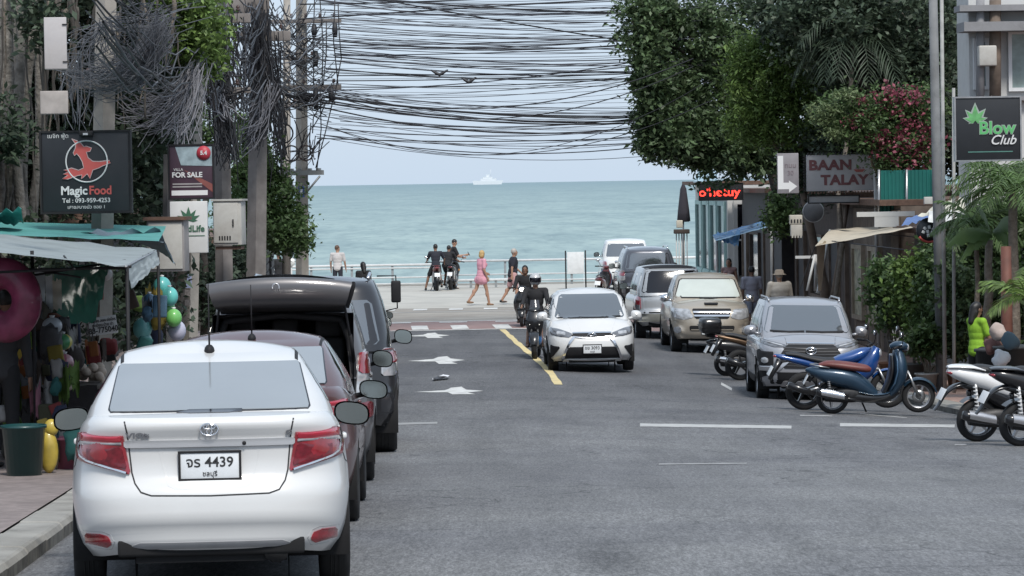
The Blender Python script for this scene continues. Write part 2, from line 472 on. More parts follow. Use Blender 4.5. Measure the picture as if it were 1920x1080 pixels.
# worn stop bars on the right half
def bar(pa, ya, pb, yb, th, m, n=8, name='worn_stop_bar'):
    A = []; B = []
    for i in range(n + 1):
        t = i / n; px = pa + (pb - pa) * t; y = ya + (yb - ya) * t
        q = 0.5 + 0.5 * math.sin(i * 2.3 + pa)
        A.append((gx(px, y - th / 2), y - th / 2 + 0.05 * q)); B.append((gx(px, y + th / 2), y + th / 2 - 0.08 * q))
    return flat(name, A + B[::-1], m)
bar(1200, 45.2, 1484, 45.6, 1.1, M_WPAINT2)
bar(1575, 46.9, 1790, 47.5, 1.25, M_WPAINT2)
M_FAINT = mat('road_paint_faint', (0.3, 0.3, 0.3), 0.75, var=0.15, scale=6, dirt=(0.19, 0.19, 0.19), dirtamt=0.9, dscale=6)
bar(1235, 34.6, 1400, 34.9, 0.3, M_FAINT)
bar(1500, 50.4, 1560, 50.5, 0.35, M_WPAINT2, 4)
bar(1612, 51.8, 1700, 50.6, 0.3, M_WPAINT2, 4)
bar(1790, 40.6, 1812, 40.7, 0.5, M_FAINT, 3)
bar(730, 45.5, 820, 45.7, 0.7, M_FAINT, 4)
bar(1352, 63.5, 1372, 61.5, 1.0, M_WPAINT2, 3)
# red and white crossing
cr = empty('pedestrian_crossing'); cr['kind'] = 'structure'
x0, x1 = kl(90) + 0.1, kr(92) - 0.3
flat('red_band', [(x0, 89.2), (x1, 89.9), (x1, 96.0), (x0, 95.2)], M_RPAINT, 0.004, None, cr)
for e0, e1 in ((88.75, 89.15), (95.2, 95.55)):
    flat('edge_line', [(x0, e0), (x1, e0 + 0.7), (x1, e1 + 0.7), (x0, e1)], M_WPAINT, 0.008, None, cr)
for px in (790, 865, 945, 1030, 1115, 1200, 710, 630):
    a = gx(px - 15, 90.6); b = gx(px + 16, 90.6)
    flat('white_block', [(a, 89.55), (b, 89.6), (b - 0.12, 92.6), (a - 0.12, 92.5)], M_WPAINT, 0.012, None, cr)
for px in (745, 850, 955, 1060):
    a = gx(px - 26, 95); b = gx(px + 26, 95)
    flat('white_dash', [(a, 94.5), (b, 94.6), (b, 95.15), (a, 95.1)], M_WPAINT, 0.012, None, cr)
for px in (788, 855, 920, 728, 990):
    a = gx(px - 13, 106); b = gx(px + 13, 106)
    flat('beach_road_dash', [(a, 105.2), (b, 105.2), (b, 106.6), (a, 106.6)], M_WPAINT, 0.006)
flat('beach_road_edge_line', [(-40, 103.4), (40, 103.4), (40, 103.7), (-40, 103.7)], M_WPAINT2, 0.004)
# crumpled white litter on the asphalt
m = MB(); random.seed(3)
P = [[(i * 0.09 - 0.13 + rnd.uniform(-.02, .02), j * 0.16 - 0.3 + i * 0.18, 0.02 + rnd.uniform(0, 0.07)) for i in range(4)] for j in range(5)]
m.grid(P, False); o = m.build('crumpled_paper', mat('litter_paper', (0.62, 0.63, 0.66), 0.7), loc=gp(826, 63.2)); tag(o, 'crumpled white scrap of litter lying on the dark asphalt', 'litter')

# the sea
def sea_mat():
    m = bpy.data.materials.new('sea_water'); m.use_nodes = True
    N = m.node_tree.nodes; L = m.node_tree.links; b = N['Principled BSDF']
    b.inputs['Roughness'].default_value = 0.35
    b.inputs['IOR'].default_value = 1.33
    b.inputs['Specular IOR Level'].default_value = 0.25
    tc = N.new('ShaderNodeTexCoord')
    def nz(stretch, det=5, ro=0.6):
        n = N.new('ShaderNodeTexNoise'); n.inputs['Scale'].default_value = 1; n.inputs['Detail'].default_value = det; n.inputs['Roughness'].default_value = ro
        mp = N.new('ShaderNodeMapping'); mp.inputs['Scale'].default_value = stretch
        L.new(tc.outputs['Object'], mp.inputs['Vector']); L.new(mp.outputs[0], n.inputs['Vector'])
        return n.outputs['Fac']
    def ramp(f, stops):
        r = N.new('ShaderNodeValToRGB'); e = r.color_ramp.elements
        while len(e) < len(stops): e.new(0.5)
        for i, (p, c) in enumerate(stops): e[i].position = p; e[i].color = tuple(c) + (1,)
        L.new(f, r.inputs['Fac']); return r.outputs['Color']
    # shallow turquoise water by the shore, deeper blue green far out (distance from shore, metres)
    sp = N.new('ShaderNodeSeparateXYZ'); L.new(tc.outputs['Object'], sp.inputs[0])
    lg = N.new('ShaderNodeMath'); lg.operation = 'LOGARITHM'; L.new(sp.outputs[1], lg.inputs[0]); lg.inputs[1].default_value = 10.0
    mr = N.new('ShaderNodeMapRange'); L.new(lg.outputs[0], mr.inputs[0]); mr.inputs[1].default_value = 2.1; mr.inputs[2].default_value = 4.0
    depth = ramp(mr.outputs[0], [(0.0, (0.285, 0.375, 0.345)), (0.3, (0.24, 0.33, 0.312)), (0.7, (0.18, 0.265, 0.265)), (1.0, (0.14, 0.225, 0.24))])
    w = ramp(nz((0.05, 0.012, 1), 6, 0.68), [(0.34, (0.66, 0.73, 0.76)), (0.5, (1, 1, 1)), (0.66, (1.2, 1.15, 1.12))])
    x = N.new('ShaderNodeMix'); x.data_type = 'RGBA'; x.blend_type = 'MULTIPLY'; x.inputs[0].default_value = 1.0
    L.new(depth, x.inputs[6]); L.new(w, x.inputs[7])
    w2 = ramp(nz((0.45, 0.07, 1), 4, 0.6), [(0.32, (0.6, 0.66, 0.69)), (0.5, (1, 1, 1)), (0.68, (1.2, 1.16, 1.13))])
    x2 = N.new('ShaderNodeMix'); x2.data_type = 'RGBA'; x2.blend_type = 'MULTIPLY'; x2.inputs[0].default_value = 0.8
    L.new(x.outputs[2], x2.inputs[6]); L.new(w2, x2.inputs[7])
    foam = ramp(nz((0.16, 0.03, 1), 7, 0.72), [(0.69, (0, 0, 0)), (0.73, (1, 1, 1))])
    x3 = N.new('ShaderNodeMix'); x3.data_type = 'RGBA'; L.new(foam, x3.inputs[0]); L.new(x2.outputs[2], x3.inputs[6]); x3.inputs[7].default_value = (0.62, 0.68, 0.68, 1)
    L.new(x3.outputs[2], b.inputs['Base Color'])
    bp = N.new('ShaderNodeBump'); bp.inputs['Strength'].default_value = 0.5; bp.inputs['Distance'].default_value = 0.5
    L.new(nz((0.5, 0.15, 1), 5), bp.inputs['Height']); L.new(bp.outputs[0], b.inputs['Normal'])
    return m
SEA_Z = -7.5
ys = [136, 180, 260, 400, 700, 1500, 4000, 12000, 40000]
P = [[(-30000 if False else sx * (300 + y * 1.2), y, SEA_Z) for sx in (-1, -0.5, 0, 0.5, 1)] for y in ys]
o = MB().grid(P, False).build('sea', sea_mat())
for p in o.data.polygons:
    if p.normal.z < 0: p.flip()
tag(o, kind='structure')
# sea wall below the promenade edge
o = MB().box((0, 135.5, -5.2), (240, 1.2, 6.0)).build('sea_wall', M_CONC)
tag(o, 'long pale concrete sea wall under the promenade edge', 'wall')
# ================================================================== CARS
def paint(name, col, metal=0.0, rough=0.32, dirt=None):
    return mat(name, col, rough, metal, var=0.03, scale=2, coat=0.7, spec=0.5, dirt=dirt, dirtamt=0.35 if dirt else 0, dscale=1.3)
M_WHITE = paint('car_paint_white', (0.61, 0.61, 0.605))
M_WHITE2 = paint('car_paint_white_dusty', (0.72, 0.72, 0.71), dirt=(0.5, 0.49, 0.46))
M_MAROON = paint('car_paint_maroon', (0.09, 0.036, 0.036), 0.2, 0.35)
M_CHAR = paint('car_paint_charcoal', (0.1, 0.096, 0.1), 0.3, 0.36)
M_BLACKP = paint('car_paint_black', (0.018, 0.018, 0.022), 0.1, 0.28)
M_GREYP = paint('car_paint_grey', (0.37, 0.375, 0.40), 0.45, 0.34)
M_GOLD = paint('car_paint_champagne', (0.43, 0.38, 0.315), 0.45, 0.38, dirt=(0.4, 0.36, 0.3))
M_SILVER = paint('car_paint_silver', (0.46, 0.47, 0.48), 0.5, 0.36, dirt=(0.38, 0.37, 0.35))
M_GLASS = mat('car_glass', (0.035, 0.04, 0.045), 0.06, 0, var=0, spec=1.0, ior=2.1, coat=0.3)
M_GLASSL = mat('car_glass_sky_tone', (0.22, 0.24, 0.255), 0.08, 0, var=0.06, scale=1.5, spec=1.0, ior=2.0, coat=0.3)  # pale base colour stands for the sky reflected in the rear window
M_GLASSD = mat('car_glass_dark', (0.008, 0.008, 0.012), 0.08, 0, var=0, spec=0.6, ior=1.5)
M_SUNSHADE = mat('car_glass_sunshade', (0.5, 0.54, 0.5), 0.15, 0, var=0.08, scale=2, spec=0.8, ior=1.7, coat=0.4)
M_RUB = mat('tyre_rubber', (0.014, 0.014, 0.015), 0.8, var=0.25, scale=8)
M_BLK = mat('black_plastic', (0.014, 0.014, 0.016), 0.65, var=0.15, spec=0.3)
M_UNDER = mat('underbody_dark', (0.008, 0.008, 0.009), 0.9, var=0.2)
M_CHROME = mat('chrome', (0.72, 0.72, 0.74), 0.15, 1.0, var=0.04)
M_SILV = mat('alloy_silver', (0.5, 0.5, 0.52), 0.32, 0.8, var=0.06)
M_RED = mat('lamp_red', (0.25, 0.006, 0.016), 0.14, var=0.25, scale=14, coat=1.0, spec=0.8)
M_REDD = mat('lamp_red_dark', (0.135, 0.006, 0.014), 0.2, var=0.35, scale=30, coat=0.6)
M_REDL = mat('lamp_red_bright', (0.40, 0.014, 0.035), 0.14, var=0.15, scale=10, coat=1.0)
M_LENS = mat('lamp_clear', (0.42, 0.43, 0.45), 0.1, 0.25, var=0.3, scale=12, coat=1.0)
M_LENSD = mat('lamp_smoked', (0.16, 0.165, 0.18), 0.12, 0.3, var=0.3, scale=14, coat=1.0)
M_PLATE = mat('plate_white', (0.66, 0.68, 0.7), 0.5, var=0.06, scale=10)
M_INK = mat('ink_black', (0.02, 0.02, 0.022), 0.6, var=0)
M_SEAM = mat('panel_gap', (0.03, 0.03, 0.032), 0.8, var=0)
M_INT = mat('car_interior', (0.03, 0.03, 0.032), 0.85, var=0.3)
M_HEADL = mat('headlight_lit', (0.9, 0.9, 0.85), 0.2, var=0, emit=(1.0, 0.97, 0.9), estr=2.2)

def pitch_at(loc, rz, wb=2.6):
    d = Vector((-math.sin(rz), math.cos(rz))) * wb
    return math.atan2(g(loc[1] + d.y) - g(loc[1]), wb)
class Shell:
    """car body surface: a lower tub lofted upward through plan outlines, plus a greenhouse lofted the same way"""
    def __init__(s): s.v = []; s.f = []; s.tub_faces = 0
    def bvh(s): return BVHTree.FromPolygons(s.v, s.f)

def outline(w, y0, y1, a, b, n):
    """rounded plan outline; n samples, starts at +x side mid, ccw"""
    out = []; ym = (y0 + y1) / 2; L = (y1 - y0) / 2
    for i in range(n):
        t = 2 * math.pi * (i + 0.5) / n
        # denser at the corners
        c, sn = math.cos(t), math.sin(t)
        x = w * math.copysign(abs(c) ** (2 / a), c); y = ym + L * math.copysign(abs(sn) ** (2 / b), sn)
        out.append((x, y))
    return out

def car_shell(p):
    S = Shell(); n = p.get('n', 104); a, b = p.get('ab', (3.6, 10.0))
    W = p['W']; fw = smooth_tab(p['w']); fr = smooth_tab(p['yr']); ff = smooth_tab(p['yf'])
    zb = smooth_tab(p['zb']) if len(p['zb']) > 1 else (lambda y: p['zb'][0][1])
    zt = smooth_tab(p['zt'])
    ts = [0, .04, .09, .14, .19, .24, .29, .34, .39, .44, .49, .54, .58, .62, .66, .7, .74, .78, .82, .86, .9, .93, .96, .985, 1.0]
    taper = p.get('taper')
    ft = smooth_tab(taper) if taper else (lambda y: 1.0)
    rows = []
    for t in ts:
        row = []
        for (x, y) in outline(W * fw(t), fr(t), ff(t), a, b, n):
            z0, z1 = zb(y), zt(y)
            row.append([x * ft(y), y, z0 + (z1 - z0) * t])
        rows.append(row)
    V = [q for r in rows for q in r]; F = []
    k = len(ts)
    for i in range(k - 1):
        for j in range(n):
            F.append((i * n + j, i * n + (j + 1) % n, (i + 1) * n + (j + 1) % n, (i + 1) * n + j))
    # wheel arches: snap and cut
    for (wy, wr, wz) in p['arch']:
        cell = 0.045
        for q in V:
            if abs(q[0]) > 0.55 * W:
                dy, dz = q[1] - wy, q[2] - wz; r = math.hypot(dy, dz)
                if abs(r - wr) < cell and dz > -0.2 and r > 1e-6:
                    q[1] = wy + dy / r * wr; q[2] = wz + dz / r * wr
        G = []
        for f in F:
            ins = all(abs(V[i][0]) > 0.5 * W and math.hypot(V[i][1] - wy, V[i][2] - wz) < wr + 0.004 for i in f)
            if not ins: G.append(f)
        F = G
    # cap: hood, cowl and deck, across the width
    top = rows[-1]; nv = 10; base = len(V)
    half = n // 4
    right = [j for j in range(n) if top[j][0] > 0]
    right.sort(key=lambda j: top[j][1])
    fc = smooth_tab(p['crown'])
    bed = p.get('bed')
    mirror_of = {j: (n // 2 - 1 - j) % n for j in range(n)}
    for j in right:
        A = top[j]; e = min(1.0, min(A[1] - top[right[0]][1], top[right[-1]][1] - A[1]) / 0.3)
        cw = fc(A[1]) * math.sin(max(0.0, e) * math.pi / 2)
        for i in range(nv + 1):
            v = -1 + 2 * i / nv
            z = A[2] + cw * (1 - v * v)
            if bed and bed[0] < A[1] < bed[1] and abs(v) < 0.93: z -= bed[2]
            V.append([A[0] * v, A[1], z])
    for q in range(len(right) - 1):
        for i in range(nv):
            a0 = base + q * (nv + 1) + i
            F.append((a0, a0 + nv + 1, a0 + nv + 2, a0 + 1))
    S.v = [tuple(q) for q in V]; S.f = F
    # greenhouse
    if 'gw' in p:
        gw = smooth_tab(p['gw']); gr = smooth_tab(p['gr']); gf = smooth_tab(p['gf']); zr = smooth_tab(p['zr']); gb = smooth_tab(p['gb'])
        ga, gbx = p.get('gab', (4.5, 9.0)); m = 88
        ss = [0, .12, .25, .38, .5, .62, .74, .84, .92, .97, 1.0]
        base = len(S.v); rws = []
        for s_ in ss:
            row = []
            for (x, y) in outline(gw(s_), gr(s_), gf(s_), ga, gbx, m):
                z0, z1 = gb(y), zr(y)
                row.append((x, y, z0 + (z1 - z0) * s_))
            rws.append(row)
        S.v += [q for r in rws for q in r]
        for i in range(len(ss) - 1):
            for j in range(m):
                S.f.append((base + i * m + j, base + i * m + (j + 1) % m, base + (i + 1) * m + (j + 1) % m, base + (i + 1) * m + j))
        top = rws[-1]; right = sorted([j for j in range(m) if top[j][0] > 0], key=lambda j: top[j][1])
        base = len(S.v); rc = p.get('rcrown', 0.06)
        for j in right:
            A = top[j]
            e = min(1.0, (A[1] - top[right[0]][1]) / 0.35, (top[right[-1]][1] - A[1]) / 0.35); e = math.sin(max(0.0, e) * math.pi / 2)
            for i in range(nv + 1):
                v = -1 + 2 * i / nv
                S.v.append((A[0] * v, A[1], A[2] + rc * (1 - abs(v) ** 2.4) * e))
        for q in range(len(right) - 1):
            for i in range(nv):
                a0 = base + q * (nv + 1) + i
                S.f.append((a0, a0 + nv + 1, a0 + nv + 2, a0 + 1))
    S.tree = S.bvh()
    return S

DIRS = {'rear': Vector((0, 1, 0)), 'front': Vector((0, -1, 0)), 'right': Vector((-1, 0, 0)), 'left': Vector((1, 0, 0)), 'top': Vector((0, 0, -1))}
def cast(S, face, u, v):
    d = DIRS[face]
    if face in ('rear', 'front'): o = Vector((u, -6 if face == 'rear' else 12, v))
    elif face == 'top': o = Vector((u, v, 6))
    else: o = Vector((5 if face == 'right' else -5, u, v))
    h = S.tree.ray_cast(o, d)
    if h[0] is None: return None
    n = h[1]
    if n.dot(d) > 0: n = -n
    return h[0], n
def patch_pts(poly, rows, cols):
    """cut an outline into scanlines: rows of (u, v)"""
    vs = [p[1] for p in poly]; v0, v1 = min(vs), max(vs); e = (v1 - v0) * 1e-3
    levels = sorted(set([v0 + e + (v1 - v0 - 2 * e) * i / (rows - 1) for i in range(rows)]))
    out = []; n = len(poly)
    for v in levels:
        xs = []
        for i in range(n):
            (ua, va), (ub, vb) = poly[i], poly[(i + 1) % n]
            if (va <= v < vb) or (vb <= v < va): xs.append(ua + (ub - ua) * (v - va) / (vb - va))
        if len(xs) < 2: continue
        a, b = min(xs), max(xs)
        out.append([(a + (b - a) * j / (cols - 1), v) for j in range(cols)])
    return out
def rnd_poly(poly, r, k=4):
    """round an outline's corners"""
    out = []; n = len(poly)
    for i in range(n):
        P = Vector(poly[i]).to_2d(); A = Vector(poly[i - 1]).to_2d(); B = Vector(poly[(i + 1) % n]).to_2d()
        ra = min(r, (A - P).length * 0.45); rb = min(r, (B - P).length * 0.45)
        s = P + (A - P).normalized() * ra; e = P + (B - P).normalized() * rb
        for j in range(k + 1):
            t = j / k; q = s * (1 - t) ** 2 + P * 2 * t * (1 - t) + e * t * t
            out.append((q.x, q.y))
    return out
def patch(S, face, poly, off, name, m, parent, rows=12, cols=12, rd=0.0, depth=0.02, bulge=0.0, fall=None):
    """a piece that follows the body: outline poly in that view's plane, standing off proud of the shell"""
    if rd: poly = rnd_poly(poly, rd)
    swap = False
    P = patch_pts(poly, rows, cols)
    G = []; B = []
    last = None
    for ri, r in enumerate(P):
        row = []; brow = []
        for ci, (u, v) in enumerate(r):
            h = cast(S, face, u, v)
            if h is None:
                h = last if last else (Vector((u, fall or 0, v)), -DIRS[face])
            last = h
            bu = bulge * (1 - (2 * ci / (cols - 1) - 1) ** 2) * (1 - (2 * ri / (len(P) - 1) - 1) ** 2) if bulge else 0
            row.append(h[0] + h[1] * (off + bu)); brow.append(h[0] - h[1] * depth)
        G.append(row); B.append(brow)
    mb = MB(); mb.grid(G, True)
    a, c = len(G), len(G[0])
    edge = [(0, j) for j in range(c)] + [(i, c - 1) for i in range(1, a)] + [(a - 1, j) for j in range(c - 2, -1, -1)] + [(i, 0) for i in range(a - 2, 0, -1)]
    ring = [[G[i][j] for i, j in edge], [B[i][j] for i, j in edge]]
    mb.grid(ring, False, closeu=True)
    return mb.build(name, m, parent)
def ribbon(S, face, pts, w, off, name, m, parent, closed=False, sub=6):
    """a narrow band following the body (panel gap, trim)"""
    P = [Vector(p) for p in pts]
    if closed: P.append(P[0])
    Q = []
    for i in range(len(P) - 1):
        for j in range(sub): Q.append(P[i].lerp(P[i + 1], j / sub))
    Q.append(P[-1])
    rows = []
    for i, q in enumerate(Q):
        t = (Q[min(i + 1, len(Q) - 1)] - Q[max(i - 1, 0)]).normalized(); nrm = Vector((-t.y, t.x))
        row = []
        for sgn in (-1, 1):
            u = q + nrm * w / 2 * sgn
            h = cast(S, face, u.x, u.y)
            row.append(h)
        if row[0] and row[1]:
            rows.append([row[0][0] - row[0][1] * 0.004, row[0][0] + row[0][1] * off, row[1][0] + row[1][1] * off, row[1][0] - row[1][1] * 0.004])
    if len(rows) < 2: return None
    return MB().grid(rows, False).build(name, m, parent)

_wheel = {}
def wheel(parent, x, y, r, w, side, spokes=8, rim=M_SILV, rr=0.66, style='bar'):
    key = (round(r, 3), round(w, 3), spokes, rim.name, round(rr, 2))
    if key not in _wheel:
        t = MB()
        prof = [(r * rr, -w * .42), (r * .8, -w * .5), (r * .93, -w * .49), (r * .985, -w * .40), (r, -w * .28), (r, w * .28), (r * .985, w * .40), (r * .93, w * .49), (r * .8, w * .5), (r * rr, w * .42)]
        t.lathe(prof, axis='X', n=36)
        for gx_ in (-.14, 0.0, .14): t.lathe([(r + .0005, gx_ * w - .004), (r + .004, gx_ * w - .003), (r + .004, gx_ * w + .003), (r + .0005, gx_ * w + .004)], axis='X', n=36)
        q = MB()
        R_ = r * rr
        q.lathe([(R_, w * .42), (R_ * .95, w * .40), (R_ * .92, w * .1), (R_ * .92, -w * .42), (R_ * 1.0, -w * .42)], axis='X', n=36)
        q.lathe([(0.001, w * .40), (R_ * .16, w * .40), (R_ * .2, w * .34), (R_ * .2, w * .1)], axis='X', n=20)
        for i in range(spokes):
            an = 2 * math.pi * i / spokes
            M = Matrix.Rotation(an, 4, 'X')
            a0 = MB(); a0.prism([(R_ * .1, -R_ * .085), (R_ * .95, -R_ * .055), (R_ * .95, R_ * .055), (R_ * .1, R_ * .085)], w * .22, w * .36, 'YZ')
            q.add(a0.v, a0.f, False, M)
        d = MB(); d.lathe([(0.001, w * .08), (R_ * .9, w * .08)], axis='X', n=30)
        ot = t.build('wheel', M_RUB); oq = q.build('rim', rim); od = d.build('brake_disc', M_UNDER)
        _wheel[key] = (ot.data, oq.data, od.data)
        for o in (ot, oq, od): bpy.data.objects.remove(o)
    a, b_, c = _wheel[key]
    o = bpy.data.objects.new('wheel', a); COL.objects.link(o); o.parent = parent; o.location = (x, y, r)
    if side < 0: o.rotation_euler.z = math.pi
    o.rotation_euler.x = rnd.uniform(0, 1.0)
    for nm, me in (('rim', b_), ('brake_disc', c)):
        k = bpy.data.objects.new(nm, me); COL.objects.link(k); k.parent = o
    return o

def mirror(parent, x, y, z, m, side, sx=0.17, sz=0.16, dy=0.12):
    """door mirror: rounded housing with a glass facing the rear"""
    b = MB()
    G = []
    for i in range(9):
        t = i / 8; f = math.sqrt(max(0.0, 1 - t ** 2.6)) if t < 1 else 0.05
        row = []
        for j in range(20):
            an = 2 * math.pi * j / 20
            c, s = math.cos(an), math.sin(an)
            u = math.copysign(abs(c) ** .75, c) * sx / 2 * max(f, .08); v = math.copysign(abs(s) ** .75, s) * sz / 2 * max(f, .08)
            row.append((u, t * dy, v - 0.1 * u * side))
        G.append(row)
    b.grid(G, True, closeu=True)
    b.v = [(a + x + side * sx / 2, c + y, d + z) for a, c, d in b.v]
    b.tube([(x - side * 0.05, y + dy * .6, z - sz * .35), (x + side * .04, y + dy * .5, z - sz * .25)], 0.022, 8)
    o = b.build('mirror', m, parent)
    gl = MB(); pts = []
    for j in range(20):
        an = 2 * math.pi * j / 20; c, s = math.cos(an), math.sin(an)
        u = math.copysign(abs(c) ** .75, c) * sx / 2 * .9; v = math.copysign(abs(s) ** .75, s) * sz / 2 * .88
        pts.append((u + x + side * sx / 2, v - 0.1 * u * side + z))
    gl.prism(pts, y - 0.004, y + 0.006)
    gl.build('mirror_glass', mat('mirror_glass', (0.25, 0.28, 0.28), 0.06, 0.85, var=0.05), o)
    return o

def plate(parent, x, y, z, top, sub, facing=-1, w=0.34, h=0.152, tilt=0.0, frame=True):
    e = MB(); e.box((0, 0, 0), (w, 0.008, h), bevel=0.003)
    o = e.build('licence_plate', M_PLATE, parent); o.location = (x, y, z)
    if facing > 0: o.rotation_euler.z = math.pi
    o.rotation_euler.x = tilt * facing
    if frame:
        f = MB()
        for sg in (-1, 1):
            f.box((0, -0.002, sg * (h / 2 + 0.004)), (w + 0.028, 0.016, 0.014), bevel=0.003)
            f.box((sg * (w / 2 + 0.006), -0.0022, 0), (0.014, 0.0164, h - 0.004), bevel=0.003)
        f.build('plate_frame', M_BLK, o)
    if top: text('lettering', top, h * .54, M_INK, o, (0.0, -0.0055, h * .12), bold=0.0012 * h / .152, ext=0.001, sx=1.02)
    if sub: text('lettering', sub, h * .26, M_INK, o, (0.0, -0.0055, -h * .32), bold=0.0005, ext=0.001)
    return o

def emblem(parent, x, y, z, r, facing=-1, m=None):
    """oval badge of three interlocking ellipses"""
    b = MB(); m = m or M_CHROME
    def ring(cx, cz, rx, rz, tr):
        pts = [(cx + rx * math.cos(2 * math.pi * i / 24), 0, cz + rz * math.sin(2 * math.pi * i / 24)) for i in range(25)]
        b.tube(pts, tr, 6, caps=False)
    ring(0, 0, r, r * .68, r * .11); ring(0, 0, r * .3, r * .62, r * .09); ring(0, r * .3, r * .68, r * .26, r * .09)
    o = b.build('emblem', m, parent); o.location = (x, y, z)
    return o

def body_obj(S, m, parent, name='body', rnd_=None):
    me = MB(); me.v = list(S.v); me.f = list(S.f); me.sm = [True] * len(S.f); me.mi = [0] * len(S.f)
    return me.build(name, m, parent)
def arches(p, parent, lip=M_UNDER):
    W = p['W']
    for (wy, wr, wz) in p['arch']:
        for sg in (-1, 1):
            b = MB(); rows = []
            for i in range(19):
                an = math.pi * (-0.12 + 1.24 * i / 18)
                yy, zz = wy + wr * math.cos(an), wz + wr * math.sin(an)
                rows.append([(sg * W * .985 * (0.995), yy, zz), (sg * W * .55, yy, zz)])
            b.grid(rows, True)
            b.lathe([(0.001, 0), (wr, 0)], (sg * W * .55, wy, wz), 'X', 20)
            b.build('wheel_well', M_UNDER, parent)
    u = MB(); ys = [a[0] for a in p['arch']]
    L = max(p['yf'], key=lambda q: q[1])[1]
    z0 = p.get('under', 0.17)
    u.box((0, L / 2, (z0 + 0.42) / 2), (W * 1.05, L - 0.3, 0.42 - z0))
    u.box((0, 0.32, z0 + 0.09), (W * 1.3, 0.42, 0.1), bevel=0.02)
    u.tube([(-W * .5, ys[0], z0 + .1), (W * .5, ys[0], z0 + .1)], 0.05, 8)
    u.tube([(W * .45, 0.12, z0 + .06), (W * .45, 0.7, z0 + .06)], 0.075, 10)
    u.build('underbody', M_UNDER, parent)

# ---------------------------------------------------------------- saloon seen from behind (hero) and its maroon neighbour
def sedan_params():
    return dict(L=4.41, W=0.835, ab=(3.4, 9.0),
        w=[(0, .86), (.1, .94), (.25, .975), (.5, 1), (.68, .985), (.85, .955), (.95, .915), (1, .87)],
        yr=[(0, .12), (.05, .06), (.10, .045), (.155, .05), (.19, .018), (.24, .0), (.38, .004), (.45, .014), (.50, .045), (.56, .075), (.66, .085), (.8, .075), (.86, .06), (.93, .03), (.97, .03), (1, .07)],
        yf=[(0, 4.25), (.15, 4.37), (.45, 4.41), (.75, 4.36), (.9, 4.28), (1, 4.15)],
        zb=[(0, .275), (.4, .22), (1.0, .2), (3.4, .2), (4.41, .22)],
        zt=[(0, 1.035), (.35, 1.045), (.75, 1.03), (1.6, .97), (2.6, .95), (3.2, .94), (3.9, .86), (4.41, .72)],
        crown=[(0, .006), (.4, .008), (1, .008), (3, .06), (3.6, .08), (4.4, .03)],
        arch=[(.955, .335, .30), (3.505, .335, .30)],
        gw=[(0, .765), (.25, .735), (.6, .655), (.85, .585), (.95, .55), (1, .515)],
        gr=[(0, .42), (.3, .63), (.6, .9), (.85, 1.17), (.95, 1.3), (1, 1.42)],
        gf=[(0, 3.62), (.3, 3.28), (.6, 2.88), (.85, 2.5), (.95, 2.33), (1, 2.18)],
        zr=[(0, 1.35), (1.3, 1.38), (1.9, 1.405), (2.4, 1.40), (3.5, 1.35)],
        gb=[(0, 1.0), (1.0, .99), (2, .93), (3.6, .93)], gab=(3.4, 6.0), rcrown=.062, under=.19)
